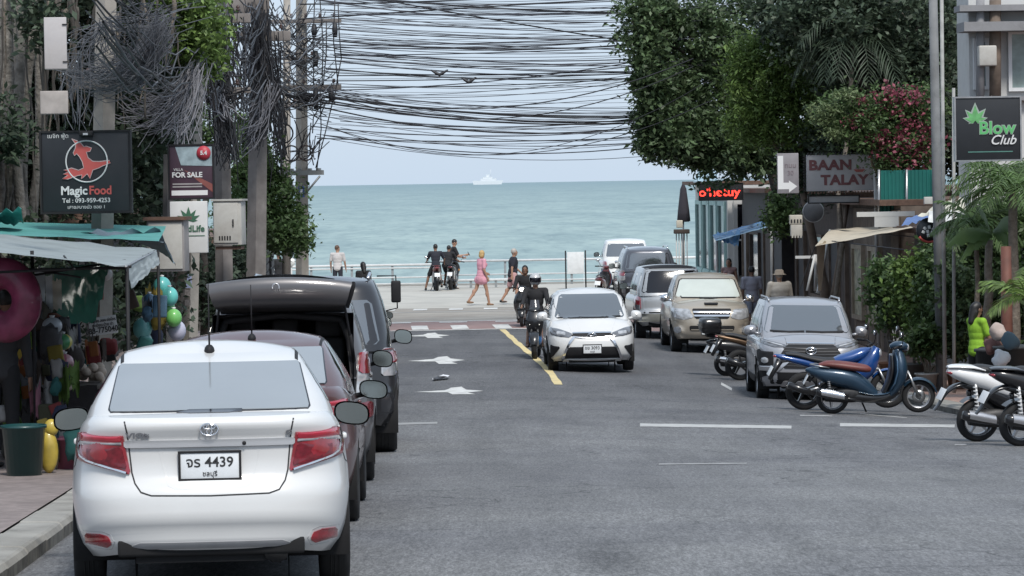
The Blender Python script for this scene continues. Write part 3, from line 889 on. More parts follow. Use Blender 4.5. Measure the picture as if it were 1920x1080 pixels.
def sedan(label, loc, rz, m, detail=True, platetxt=('จร 4439', 'ชลบุรี'), name='white_saloon_car', group=None):
    p = sedan_params(); S = car_shell(p)
    root = thing(name, label, 'car', loc, rz, group, rx=pitch_at(loc, rz))
    body_obj(S, m, root); arches(p, root)
    for (wy, wr, wz) in p['arch']:
        for sg in (-1, 1): wheel(root, sg * .735, wy, .30, .185, sg, 9)
    # rear window: black frit border, glass inside
    rw = [(-.607, 1.052), (.607, 1.052), (.555, 1.33), (-.555, 1.33)]
    fr = patch(S, 'rear', rw, .003, 'rear_window', M_GLASSD, root, 18, 16, rd=.02)
    patch(S, 'rear', [(-.592, 1.056), (.592, 1.056), (.543, 1.324), (-.543, 1.324)], .011, 'pane', M_GLASSL, fr, 18, 16, rd=.01, depth=0.001)
    ws = [(-.66, 1.0), (.66, 1.0), (.54, 1.36), (-.54, 1.36)]
    patch(S, 'front', ws, .003, 'windscreen', M_GLASS, root, 10, 16, rd=.03)
    for face in ('right', 'left'):
        patch(S, face, [(1.02, 1.06), (1.4, 1.02), (2.02, .99), (2.02, 1.36), (1.55, 1.34), (1.2, 1.2)], .003, 'side_window', M_GLASSD, root, 8, 10, rd=.02)
        patch(S, face, [(2.09, .99), (3.2, .985), (2.62, 1.28), (2.3, 1.355), (2.09, 1.365)], .003, 'side_window', M_GLASSD, root, 8, 10, rd=.02)
        for pts in ([(2.06, .35), (2.06, .95)], [(3.08, .35), (3.12, .92)], [(1.25, .66), (1.1, .95)], [(1.25, .35), (3.08, .33)]):
            ribbon(S, face, pts, .006, .001, 'panel_gap', M_SEAM, root)
        for hy in (1.3, 2.3):
            h = cast(S, face, hy, .86)
            if h:
                b = MB(); b.box(h[0] + h[1] * .02, (.03, .2, .035), bevel=.012); b.build('door_handle', m, root)
    for sg in (-1, 1): mirror(root, sg * .80, 2.72, .95, M_BLK, sg, .235, .155, .14)
    # roof channels
    for sg in (-1, 1):
        ribbon(S, 'top', [(sg * .535, 1.36), (sg * .545, 1.8), (sg * .53, 2.2)], .02, .002, 'roof_channel', M_BLK, root, sub=10)
    if not detail: return root, S
    # tail lamps: each a red housing with bands of lens
    for sg in (-1, 1):
        q = lambda P: [(sg * a, b) for a, b in P]
        lamp = patch(S, 'rear', q([(.757, .955), (.5, .948), (.456, .708), (.775, .79), (.785, .86)]), .012, 'tail_light', M_RED, root, 16, 16, rd=.02, bulge=.014)
        patch(S, 'rear', q([(.752, .947), (.512, .941), (.505, .905), (.765, .905)]), .0185, 'upper_lens', M_REDL, lamp, 6, 14, rd=.012, depth=.001, bulge=.006)
        patch(S, 'rear', q([(.745, .902), (.505, .902), (.503, .882), (.752, .878)]), .0225, 'clear_band', M_LENS, lamp, 4, 14, depth=.001, rd=.006)
        patch(S, 'rear', q([(.70, .868), (.506, .876), (.474, .74), (.70, .79)]), .0245, 'lower_lens', M_REDD, lamp, 10, 12, rd=.015, depth=.001)
        ribbon(S, 'rear', q([(.745, .945), (.757, .89), (.738, .815), (.70, .79), (.6, .757), (.478, .718)]), .011, .027, 'chrome_edge', M_CHROME, lamp, sub=5)
        rf = patch(S, 'rear', q([(.735, .292), (.59, .285), (.575, .31), (.60, .355), (.635, .366), (.74, .366)]), .006, 'rear_reflector', M_RED, root, 6, 10, rd=.015)
        ribbon(S, 'rear', q([(.75, .282), (.58, .272), (.56, .315), (.585, .36), (.63, .378), (.752, .378)]), .005, .001, 'panel_gap', mat('white_shadow_line', (.45,.45,.45), .6, var=0), rf, sub=5)
    # boot lid gap, bumper gap
    gap = [(-.49, 1.02), (-.475, .95), (-.452, .72), (-.435, .66), (-.40, .61), (-.34, .59), (0, .583), (.34, .59), (.40, .61), (.435, .66), (.452, .72), (.475, .95), (.49, 1.02)]
    ribbon(S, 'rear', gap, .009, .0012, 'boot_gap', M_SEAM, root, sub=8)
    for sg in (-1, 1): ribbon(S, 'rear', [(sg * .785, .80), (sg * .80, .75), (sg * .84, .70)], .005, .001, 'panel_gap', M_SEAM, root)
    # number plate recess: raised pressing around it gives the shadow edge
    patch(S, 'rear', [(-.24, .62), (.24, .62), (.30, .862), (-.30, .862)], .001, 'plate_pressing', m, root, 12, 14, rd=.04, bulge=-.014)
    st = patch(S, 'rear', [(-.49, .868), (.49, .868), (.493, .912), (-.493, .912)], .016, 'chrome_garnish', mat('garnish_chrome', (.86, .86, .87), .42, .85, var=.03), root, 6, 24, rd=.01)
    h = cast(S, 'rear', .20, .885); b = MB(); b.lathe([(.001, -.004), (.011, -.004), (.012, .006)], h[0] + h[1] * .02, 'Y', 14); b.build('boot_lock', M_BLK, st)
    h = cast(S, 'rear', 0, .755); plate(root, 0, h[0].y - .016, .755, platetxt[0], platetxt[1])
    h = cast(S, 'rear', 0, .966); emblem(root, 0, h[0].y - .012, .966, .052)
    h = cast(S, 'rear', -.41, .94); text('model_lettering', 'VIOS', .042, mat('badge_dark', (.16, .16, .17), .3, .6, var=0), root, (-.415, h[0].y - .012, .935), bold=.002, sx=1.5, ext=.002)
    h = cast(S, 'rear', .46, .94); text('model_lettering', 'G', .036, MATS['badge_dark'], root, (.462, h[0].y - .012, .937), bold=.002, sx=1.4, ext=.003)
    # diffuser: darker lower strip
    patch(S, 'rear', [(-.5, .276), (.5, .276), (.42, .315), (-.42, .315)], .004, 'bumper_lower_lip', mat('bumper_lip_grey', (.33, .33, .34), .5), root, 4, 20, rd=.01)
    # aerial at the back of the roof
    h = cast(S, 'top', -.0, 1.46); b = MB()
    b.ell(h[0] + Vector((0, 0, .0)), (.033, .05, .042), 12, 6)
    b.tube([h[0] + Vector((0, 0, .02)), h[0] + Vector((0, -.05, .42))], [.007, .004], 6)
    b.build('aerial', M_BLK, root)
    return root, S
# ---------------------------------------------------------------- other vehicles: one table-driven builder
def wagon(L, W, H, belt, hoodz, hood, clear, rake=.7, rear=.18, wr=.33, wb=None, over=.8, front=.12, bumper=.06, rw=.72, bed=None, cab=None, gab=(4.0, 12.0), ab=(3.6, 10.0), hoodrise=.04):
    """params of a tall car: H height, belt shoulder height at the rear, hood length, rake run of the windscreen"""
    cow = L - hood
    wb = wb or L - over - .85
    p = dict(L=L, W=W, ab=ab,
        w=[(0, .9), (.1, .955), (.3, .985), (.55, 1), (.8, .985), (.93, .95), (1, .89)],
        yr=[(0, bumper + .06), (.12, .02), (.32, 0), (.42, .015), (.5, bumper), (.8, bumper + .01), (1, bumper + .05)],
        yf=[(0, L - front - .02), (.15, L - .03), (.4, L), (.62, L - .02), (.85, L - front * .6), (1, L - front - .12)],
        zb=[(0, clear + .08), (.5, clear), (L - .6, clear), (L, clear + .04)],
        zt=[(0, belt), (cow * .5, belt - .02), (cow, belt - .05), (cow + hood * .5, (belt + hoodz) / 2 + .01), (L, hoodz)],
        crown=[(0, .01), (cow, .05), (cow + hood * .4, .07 + hoodrise), (L - .1, .05)],
        arch=[(over, wr * 1.16, wr), (over + wb, wr * 1.16, wr)], rcrown=.055, under=clear - .02, gab=gab, wr=wr)
    g0, g1 = (bumper + .03, bumper + rear) if not cab else (cab, cab + .16)
    p['gw'] = [(0, W * .92), (.3, W * .9), (.6, W * .845), (.85, W * .78), (.95, W * (rw + .02)), (1, W * rw)]
    p['gr'] = [(0, g0), (.5, g0 + (g1 - g0) * .45), (.85, g0 + (g1 - g0) * .85), (.95, g1), (1, g1 + .12)]
    a, b_ = cow + .22, cow + .22 - rake
    p['gf'] = [(0, a), (.5, a - (a - b_) * .47), (.85, a - (a - b_) * .84), (.95, b_), (1, b_ - .14)]
    p['zr'] = [(0, H - .085), (g1 + .3, H - .06), ((g1 + b_) / 2, H - .045), (L, H - .09)]
    p['gb'] = [(0, belt - .04), (cow, belt - .09), (L, belt - .09)]
    if bed: p['bed'] = bed
    return p

def qx(P): return [(-a, b) for a, b in P]
def dress(S, root, spec):
    """spec rows: (face, outline, proud, name, material, {options}); option both mirrors it"""
    made = []
    for row in spec:
        face, poly, off, nm, m = row[:5]; o = dict(row[5]) if len(row) > 5 else {}
        both = o.pop('both', False); kind = o.pop('line', None)
        for k in ((0, 1) if both else (0,)):
            P = qx(poly) if k and face in ('rear', 'front', 'top') else poly
            f = face if not (k and face in ('right', 'left')) else 'left'
            if kind: made.append(ribbon(S, f, P, kind, off, nm, m, root, **o))
            else: made.append(patch(S, f, P, off, nm, m, root, **o))
    return made

def vehicle(name, label, p, m, loc, rz, group, rim=M_SILV, spokes=6, tw=.2, mirrors=None, mm=None, arch=True, cat='car', tilt=0.0):
    S = car_shell(p)
    root = thing(name, label, cat, loc, rz, group, rx=pitch_at(loc, rz))
    S.params = p; root.rotation_euler.y = tilt
    if arch: arches(p, root)
    for (wy, wr, wz) in p['arch']:
        for sg in (-1, 1): wheel(root, sg * (p['W'] - tw * .62), wy, p['wr'], tw, sg, spokes, rim)
    if mirrors:
        for sg in (-1, 1): mirror(root, sg * (p['W'] - .04), mirrors[0], mirrors[1], mm or m, sg, .21, .17, .13)
    return root, S

def sides(S, root, y0, y1, z0, z1, n, rake0=.2, rake1=.5):
    for face in ('right', 'left'):
        w = (y1 - y0) / n
        for i in range(n):
            a, b = y0 + i * w + .03, y0 + (i + 1) * w - .03
            ta = a + (rake0 if i == 0 else 0); tb = b - (rake1 if i == n - 1 else 0)
            patch(S, face, [(a, z0), (b, z0), (tb, z1), (ta, z1)], .003, 'side_window', M_GLASSD, root, 7, 7, rd=.03)

# --- the charcoal people carrier with its tailgate up
def carrier(loc, rz):
    p = wagon(4.2, .83, 1.70, 1.0, .82, .95, .22, rake=.85, rear=.2, wr=.32, rw=.74)
    root, S = vehicle('charcoal_people_carrier', 'charcoal people carrier parked at the kerb with its tailgate raised open', p, M_CHAR, loc, rz, 'cars parked along the left kerb', mirrors=(3.05, 1.08), mm=M_BLK)
    hole = lambda c: c[1] < .42 and abs(c[0]) < .60 and .60 < c[2] < 1.53
    F = []
    for f in S.f:
        c = [sum(S.v[i][k] for i in f) / len(f) for k in range(3)]
        if not hole(c): F.append(f)
    Sf = S.f; S.f = F; body_obj(S, M_CHAR, root); S.f = Sf
    b = MB()
    x, z0, z1, d = .64, .56, 1.56, 1.5
    b.add([(-x, .06, z0), (x, .06, z0), (x, .12, z1), (-x, .12, z1), (-x, d, z0), (x, d, z0), (x, d, z1), (-x, d, z1)], [(4, 5, 6, 7), (0, 1, 5, 4), (3, 7, 6, 2), (0, 4, 7, 3), (1, 2, 6, 5)])
    b.build('load_space', M_INT, root)
    b = MB(); b.box((0, .75, .98), (1.1, .16, .7), Matrix.Rotation(R(-12), 3, 'X'), .04)
    for sx in (-.4, 0, .4): b.box((sx, .86, 1.42), (.24, .1, .18), None, .04)
    b.build('rear_seat', M_INT, root)
    b = MB(); b.box((-.15, .42, .72), (.5, .4, .3), None, .03); b.build('cargo_bag', mat('cargo_bag', (.05, .05, .06), .8), root)
    pts = [(-.57, .62), (-.60, 1.0), (-.57, 1.3), (-.50, 1.48), (0, 1.53), (.50, 1.48), (.57, 1.3), (.60, 1.0), (.57, .62)]
    rows = []
    b = MB(); P = []
    for i in range(len(pts) - 1):
        for j in range(6):
            a = Vector(pts[i]).lerp(Vector(pts[i + 1]), j / 6); P.append(a)
    P.append(Vector(pts[-1]))
    Q = []
    for a in P:
        o = Vector((a.x * 1.08, .62 + (a.y - .62) * 1.05)); h = cast(S, 'rear', o.x, o.y)
        Q.append(Vector((a.x * 1.05, (h[0].y if h else .2) + .0, a.y * 1.015)))
    b.tube(Q, .035, 8); b.build('door_seal', M_BLK, root)
    # tailgate swung up about its roof hinge
    tg = MB(); ang = R(8)
    rows = []; rows2 = []
    for i in range(9):
        t = i / 8; wdt = .60 + .07 * math.sin(t * math.pi * .8)
        yy = .30 - 1.02 * t; zz = 1.60 + .24 * t + .08 * math.sin(t * math.pi)
        rows.append([(wdt * v, yy - .05 * (1 - v * v) * t, zz + .05 * (1 - v * v)) for v in np.linspace(-1, 1, 13)])
    for v_ in (0,):
        pass
    end = rows[-1]
    for k, (dy, dz) in enumerate(((-.025, -.02), (-.045, -.075), (-.03, -.15), (.02, -.20))):
        rows.append([(x * (1 - .03 * k), y + dy, z + dz - .03 * (1 - (x / .62) ** 2) * (k > 1)) for (x, y, z) in end])
    for i in range(6):
        t = i / 5
        rows.append([(x * (.9 - .02 * t), -.62 + .85 * t, 1.62 - .06 * t + .04 * math.sin(t * 3)) for (x, y, z) in end])
    tg.grid(rows, True)
    tgo = tg.build('tailgate', M_CHAR, root)
    w = MB(); w.grid([[(x * .86, .18 - .5 * t, 1.655 + .13 * t + .085 * math.sin((t * .5 + .12) * math.pi) + .055 * (1 - (x / .6) ** 2)) for x in np.linspace(-.56, .56, 11)] for t in np.linspace(0, 1, 5)], True)
    w.build('rear_window', M_GLASS, tgo)
    h = MB(); h.tube([(.03 * math.cos(a) - .03, -.81, 1.80 + .035 * math.sin(a)) for a in np.linspace(-.6, 3.74, 12)], .007, 6)
    h.build('grab_handle', M_SILV, tgo)
    for sg in (-1, 1):
        s = MB(); s.tube([(sg * .56, -.12, 1.66), (sg * .64, .18, 1.12)], .012, 8); s.tube([(sg * .61, .05, 1.36), (sg * .64, .18, 1.12)], .018, 8)
        s.build('gas_strut', M_BLK, root)
    dress(S, root, [
        ('rear', [(.82, .78), (.64, .76), (.66, 1.02), (.70, 1.22), (.78, 1.22)], .014, 'tail_light', M_LENS, dict(both=True, rd=.03, bulge=.012, rows=12)),
        ('rear', [(.81, 1.0), (.662, 1.0), (.69, 1.215), (.775, 1.22)], .03, 'red_lens', M_RED, dict(both=True, rd=.03, depth=.001, rows=10)),
        ('rear', [(.80, .60), (.68, .60), (.68, .74), (.80, .75)], .008, 'bumper_reflector', M_REDD, dict(both=True, rd=.03)),
        ('front', [(-.68, 1.0), (.68, 1.0), (.6, 1.55), (-.6, 1.55)], .003, 'windscreen', M_GLASS, dict(rd=.04)),
    ])
    sides(S, root, .35, 3.2, 1.05, 1.53, 3, .25, .75)
    for sg, face in ((1, 'right'), (-1, 'left')):
        for yy in (1.35, 2.35):
            h = cast(S, face, yy, .95)
            if h: b = MB(); b.box(h[0] + h[1] * .02, (.03, .2, .035), bevel=.012); b.build('door_handle', M_CHAR, root)
    return root

# --- black tall off-roader further along
def offroader(name, label, loc, rz, m, group, H=1.85, W=.92, L=4.7, light=True):
    p = wagon(L, W, H, 1.15, 1.0, 1.25, .28, rake=.6, rear=.22, wr=.38, tw=None) if False else wagon(L, W, H, 1.15, 1.0, 1.25, .28, rake=.6, rear=.22, wr=.38)
    root, S = vehicle(name, label, p, m, loc, rz, group, mirrors=(L - 1.45, 1.22), mm=M_BLK, tw=.26)
    body_obj(S, m, root)
    dress(S, root, [
        ('rear', [(-.72, 1.18), (.72, 1.18), (.63, 1.66), (-.63, 1.66)], .004, 'rear_window', M_GLASS, dict(rd=.05)),
        ('rear', [(.885, .84), (.72, .84), (.73, 1.14), (.86, 1.14)], .014, 'tail_light', M_LENS, dict(both=True, rd=.03, bulge=.01)),
        ('rear', [(.88, .98), (.725, .98), (.735, 1.13), (.86, 1.13)], .03, 'red_lens', M_RED, dict(both=True, rd=.02, depth=.001)),
        ('rear', [(-.72, .80), (.72, .80), (.74, 1.12), (-.74, 1.12)], .003, 'tailgate', m, dict(rd=.05)),
        ('rear', [(-.45, 1.0), (.45, 1.0), (.45, 1.05), (-.45, 1.05)], .018, 'chrome_strip', M_CHROME, dict(rd=.01, rows=5)),
        ('rear', [(-.85, .44), (.85, .44), (.84, .66), (-.84, .66)], .012, 'rear_bumper', M_BLK if m is not M_SILVER else M_SILVER, dict(rd=.05)),
        ('front', [(-.72, 1.12), (.72, 1.12), (.62, 1.68), (-.62, 1.68)], .003, 'windscreen', M_GLASS, dict(rd=.04)),
    ])
    sides(S, root, .3, L - 1.2, 1.18, 1.66, 3, .2, .5)
    h = cast(S, 'rear', 0, .84); plate(root, 0, h[0].y - .02, .84, None, None)
    for sg in (-1, 1):
        b = MB(); b.tube([(sg * .6, .5, H - .035), (sg * .62, .7, H + .02), (sg * .62, L * .55, H + .015), (sg * .6, L * .6, H - .05)], .018, 8)
        b.build('roof_rail', M_CHROME, root)
    return root, S

# --- white hatchback driving towards us
def hatch(loc, rz):
    p = wagon(4.1, .85, 1.475, .98, .74, 1.0, .2, rake=.95, rear=.45, wr=.31, rw=.66, front=.16, hoodrise=.03, ab=(3.2, 8.0))
    root, S = vehicle('white_hatchback', 'white hatchback driving towards the viewer along the yellow line', p, M_WHITE, loc, rz, None, mirrors=(2.95, 1.0), mm=M_WHITE)
    body_obj(S, M_WHITE, root)
    hd = M_LENSD
    dress(S, root, [
        ('front', [(-.685, .965), (.685, .965), (.56, 1.385), (-.56, 1.385)], .004, 'windscreen', M_GLASS, dict(rd=.05, rows=14)),
        ('front', [(.79, .82), (.62, .79), (.37, .705), (.42, .635), (.60, .65), (.775, .69)], .010, 'headlight', hd, dict(both=True, rd=.03, bulge=.012, rows=14)),
        ('front', [(.66, .74), (.5, .725), (.5, .675), (.66, .685)], .024, 'reflector_lens', M_LENS, dict(both=True, rd=.02, depth=.001, bulge=.005)),
        ('front', [(-.36, .70), (.36, .70), (.42, .665), (.1, .645), (-.1, .645), (-.42, .665)], .006, 'upper_grille', M_BLK, dict(rd=.008, rows=8)),
        ('front', [(-.44, .47), (.44, .47), (.55, .255), (-.55, .255)], .006, 'lower_grille', M_BLK, dict(rd=.02, rows=12)),
        ('front', [(.79, .51), (.60, .475), (.76, .27), (.785, .29)], .007, 'fog_lamp_recess', M_BLK, dict(both=True, rd=.02, rows=10)),
        ('front', [(-.56, .222), (.56, .222), (.54, .262), (-.54, .262)], .028, 'front_lip', mat('lip_white', (.66, .66, .66), .35), dict(rd=.012, rows=5)),
        ('front', [(0, .712), (.2, .714), (.37, .712)], .02, 'chrome_bar', M_CHROME, dict(line=.022, both=True)),
        ('front', [(.34, .64), (.42, .55), (.50, .40), (.575, .22)], .03, 'chrome_blade', M_CHROME, dict(line=.04, both=True)),
        ('front', [(0, .622), (.2, .628), (.36, .648)], .02, 'chrome_bar', M_CHROME, dict(line=.018, both=True)),
        ('front', [(-.60, .985), (-.2, .975), (.15, .978), (.62, .97)], .012, 'wiper', M_BLK, dict(line=.018)),
        ('rear', [(-.55, 1.02), (.55, 1.02), (.48, 1.34), (-.48, 1.34)], .004, 'rear_window', M_GLASSD, dict(rd=.05)),
        ('top', [(-.62, 3.0), (-.5, 3.5), (-.38, 3.95)], .001, 'panel_gap', mat('soft_crease', (.5, .5, .5), .6, var=0), dict(line=.006, both=True)),
    ])
    sides(S, root, .75, 3.15, 1.0, 1.35, 2, .2, .8)
    h = cast(S, 'front', 0, .665); emblem(root, 0, h[0].y + .03, .665, .082)
    h = cast(S, 'front', 0, .43); plate(root, 0, h[0].y + .03, .43, 'ขย 3093', 'ชลบุรี', facing=1)
    h = cast(S, 'top', 0, .9); b = MB(); b.tube([h[0], h[0] + Vector((0, -.12, .3))], [.008, .004], 6); b.build('aerial', M_WHITE, root)
    h2 = MB(); h2.prism([(-.1, 1.33), (.1, 1.33), (.12, 1.36), (-.12, 1.36)], 0, .02)
    return root

# --- grey crossover facing us at the right kerb
def crossover(loc, rz):
    p = wagon(4.47, .875, 1.70, 1.10, .98, 1.05, .24, rake=.85, rear=.3, wr=.345, rw=.74, front=.1, hoodrise=.0, ab=(4.2, 9.0))
    root, S = vehicle('grey_crossover', 'metallic grey crossover parked facing the viewer behind the blue scooter', p, M_GREYP, loc, rz, 'cars parked along the right kerb', mirrors=(3.15, 1.16), mm=M_GREYP)
    body_obj(S, M_GREYP, root)
    dress(S, root, [
        ('front', [(-.73, 1.13), (.73, 1.13), (.61, 1.58), (-.61, 1.58)], .004, 'windscreen', M_GLASS, dict(rd=.06, rows=14)),
        ('front', [(.86, 1.05), (.40, .945), (.42, .91), (.62, .91), (.85, .985)], .012, 'headlight', M_LENSD, dict(both=True, rd=.015, rows=10)),
        ('front', [(.83, 1.02), (.44, .935), (.45, .918), (.84, 1.0)], .022, 'daylight_strip', M_LENS, dict(both=True, rd=.006, rows=5, depth=.001)),
        ('front', [(-.40, .955), (.40, .955), (.53, .76), (.46, .56), (-.46, .56), (-.53, .76)], .010, 'grille', M_BLK, dict(rd=.03, rows=14)),
        ('front', [(-.40, .965), (.40, .965), (.40, .985), (-.40, .985)], .018, 'chrome_bar', M_CHROME, dict(rd=.004, rows=4)),
        ('front', [(.86, .87), (.62, .84), (.62, .53), (.80, .52), (.86, .6)], .008, 'fog_lamp_pod', M_BLK, dict(both=True, rd=.03, rows=12)),
        ('front', [(.80, .74), (.70, .74), (.70, .64), (.80, .64)], .02, 'fog_lamp', M_LENS, dict(both=True, rd=.045, rows=8, bulge=.01)),
        ('front', [(.82, .52), (.56, .50), (.36, .67), (.45, .66), (.62, .59), (.83, .61)], .024, 'silver_blade', M_SILV, dict(both=True, rd=.015, rows=10)),
        ('front', [(-.8, .50), (.8, .50), (.80, .30), (-.8, .30)], .006, 'lower_intake', M_BLK, dict(rd=.03)),
        ('front', [(-.45, .36), (.45, .36), (.5, .27), (-.5, .27)], .02, 'skid_plate', M_SILV, dict(rd=.02)),
        ('front', [(-.62, 1.15), (-.25, 1.14), (0.02, 1.15)], .014, 'wiper', M_BLK, dict(line=.022)),
        ('front', [(0.05, 1.15), (.3, 1.14), (.62, 1.155)], .014, 'wiper', M_BLK, dict(line=.022)),
        ('right', [(.2, .42), (.9, .34), (3.6, .34), (4.3, .5)], .012, 'sill_cladding', M_BLK, dict(line=.12, both=True)),
        ('top', [(-.5, 3.55), (-.42, 4.1), (-.40, 4.35)], .001, 'hood_crease', M_SEAM, dict(line=.006, both=True)),
    ])
    for i in range(7):
        z = .90 - i * .048
        ribbon(S, 'front', [(-.46, z), (0, z - .012), (.46, z)], .010, .016, 'grille_bar', mat('grille_bar', (.06, .06, .065), .4), root, sub=8)
    sides(S, root, .5, 3.35, 1.14, 1.56, 3, .25, .75)
    for face in ('right', 'left'):
        for pts in ([(1.0, .5), (1.0, 1.1)], [(2.1, .45), (2.1, 1.1)], [(3.1, .5), (3.15, 1.06)], [(1.0, .9), (3.1, .86)]):
            ribbon(S, face, pts, .008, .001, 'panel_gap', M_SEAM, root)
    h = cast(S, 'front', 0, .86); emblem(root, 0, h[0].y + .035, .86, .085)
    for sg in (-1, 1):
        b = MB(); b.tube([(sg * .6, .7, 1.655), (sg * .615, .85, 1.705), (sg * .615, 2.5, 1.70), (sg * .6, 2.65, 1.65)], .016, 8)
        b.build('roof_rail', M_SILV, root)
    return root

# --- champagne pickup facing us
def pickup_front(loc, rz):
    p = wagon(5.2, .89, 1.76, 1.18, 1.0, 1.3, .3, rake=.62, rw=.72, wr=.36, cab=1.75, bed=(.1, 1.65, .42), front=.1, hoodrise=.02)
    root, S = vehicle('champagne_pickup', 'champagne gold pickup parked facing the viewer with a pale sunshade inside the windscreen', p, M_GOLD, loc, rz, 'cars parked along the right kerb', mirrors=(3.75, 1.2), mm=M_CHROME, cat='pickup truck', tw=.24)
    body_obj(S, M_GOLD, root)
    ws = dress(S, root, [
        ('front', [(-.76, 1.2), (.76, 1.2), (.625, 1.635), (-.625, 1.635)], .004, 'windscreen', M_BLK, dict(rd=.05, rows=14)),
        ('front', [(-.725, 1.225), (.725, 1.225), (.60, 1.615), (-.60, 1.615)], .007, 'sunshade', M_SUNSHADE, dict(rd=.05, rows=14, depth=.001)),
        ('front', [(.86, 1.0), (.50, .985), (.40, .80), (.62, .74), (.85, .80)], .012, 'headlight', M_LENS, dict(both=True, rd=.05, rows=14, bulge=.01)),
        ('front', [(-.44, .99), (.44, .99), (.37, .77), (-.37, .77)], .010, 'grille', M_BLK, dict(rd=.03, rows=10)),
        ('front', [(-.42, .925), (.42, .925), (.41, .895), (-.41, .895)], .03, 'chrome_bar', M_CHROME, dict(rd=.008, rows=4)),
        ('front', [(-.40, .855), (.40, .855), (.39, .82), (-.39, .82)], .03, 'chrome_bar', M_CHROME, dict(rd=.008, rows=4)),
        ('front', [(-.86, .74), (.86, .74), (.86, .36), (-.86, .36)], .02, 'front_bumper', M_GOLD, dict(rd=.06, rows=10)),
        ('front', [(-.50, .62), (.50, .62), (.48, .51), (-.48, .51)], .026, 'lower_intake', M_BLK, dict(rd=.03, rows=6)),
        ('front', [(-.46, .545), (.46, .545), (.46, .525), (-.46, .525)], .036, 'intake_bar', M_GOLD, dict(rd=.004, rows=3)),
        ('front', [(.80, .6), (.66, .6), (.66, .46), (.80, .46)], .03, 'fog_lamp', M_LENS, dict(both=True, rd=.06, rows=8)),
        ('front', [(-.16, 1.10), (.16, 1.10), (.14, 1.065), (-.14, 1.065)], .03, 'hood_scoop', M_BLK, dict(rd=.012, rows=5)),
        ('front', [(-.6, 1.215), (0, 1.205), (.6, 1.21)], .016, 'wiper', M_BLK, dict(line=.02)),
        ('rear', [(-.68, 1.22), (.68, 1.22), (.60, 1.62), (-.60, 1.62)], .004, 'rear_window', M_GLASSD, dict(rd=.04)),
    ])
    sides(S, root, 1.95, 4.05, 1.22, 1.6, 2, .12, .6)
    h = cast(S, 'front', .1, .44); plate(root, .06, h[0].y + .05, .50, 'ผผ 3918', 'ชลบุรี', facing=1)
    return root

# --- pickups seen from behind
def pickup_rear(name, label, m, loc, rz, canopy, L=5.2):
    if canopy:
        p = wagon(L, .90, 1.80, 1.12, 1.0, 1.3, .32, rake=.62, rw=.74, wr=.38, rear=.3)
    else:
        p = wagon(L, .92, 1.82, 1.12, 1.0, 1.3, .32, rake=.62, rw=.74, wr=.38, cab=1.6, bed=(.1, 1.5, .45))
    root, S = vehicle(name, label, p, m, loc, rz, 'cars parked along the right kerb', mirrors=(3.75, 1.25), mm=M_CHROME if not canopy else m, cat='pickup truck', tw=.25)
    body_obj(S, m, root)
    if canopy: patch(S, 'top', [(-.63, .5), (.63, .5), (.63, 1.9), (-.63, 1.9)], .004, 'canopy_roof', M_BLK, root, rows=12, rd=.05)
    rows = [
        ('rear', [(-.70, .72), (.70, .72), (.71, 1.10), (-.71, 1.10)], .006, 'tailgate', m, dict(rd=.03, rows=10)),
        ('rear', [(-.88, .46), (.88, .46), (.88, .64), (-.88, .64)], .03, 'rear_bumper', m if not canopy else mat('bumper_dull', (.2, .2, .18), .6, var=.2), dict(rd=.04, rows=8)),
        ('rear', [(-.84, .655), (.84, .655), (.84, .69), (-.84, .69)], .006, 'bumper_gap', M_BLK, dict(rows=4)),
        ('rear', [(.89, .74), (.755, .74), (.755, 1.06), (.87, 1.06)], .012, 'tail_light', M_RED, dict(both=True, rd=.02, rows=10)),
        ('rear', [(.885, .86), (.76, .86), (.76, .94), (.885, .94)] if not canopy else [(.885, .74), (.76, .74), (.76, .86), (.885, .86)], .018, 'clear_lens', M_LENSD, dict(both=True, rd=.01, rows=5, depth=.001)),
        ('front', [(-.72, 1.16), (.72, 1.16), (.62, 1.66), (-.62, 1.66)], .004, 'windscreen', M_GLASS, dict(rd=.04)),
    ]
    if canopy:
        rows += [('rear', [(-.74, 1.15), (.74, 1.15), (.62, 1.68), (-.62, 1.68)], .006, 'canopy_window', M_GLASSD, dict(rd=.05, rows=12)),
                 ('rear', [(-.3, .98), (.3, .98), (.3, 1.08), (-.3, 1.08)], .02, 'tailgate_handle', M_CHROME, dict(rd=.02, rows=5))]
        sides(S, root, .35, 2.0, 1.18, 1.64, 1, .25, .05); sides(S, root, 2.05, 4.05, 1.18, 1.64, 2, .05, .6)
    else:
        rows += [('rear', [(-.72, 1.2), (.72, 1.2), (.635, 1.66), (-.635, 1.66)], .006, 'rear_window', M_GLASS, dict(rd=.04, rows=12))]
        sides(S, root, 1.75, 4.05, 1.18, 1.64, 2, .1, .6)
    dress(S, root, rows)
    h = cast(S, 'rear', 0, .55); plate(root, 0, h[0].y - .045, .55, None, None)
    return root

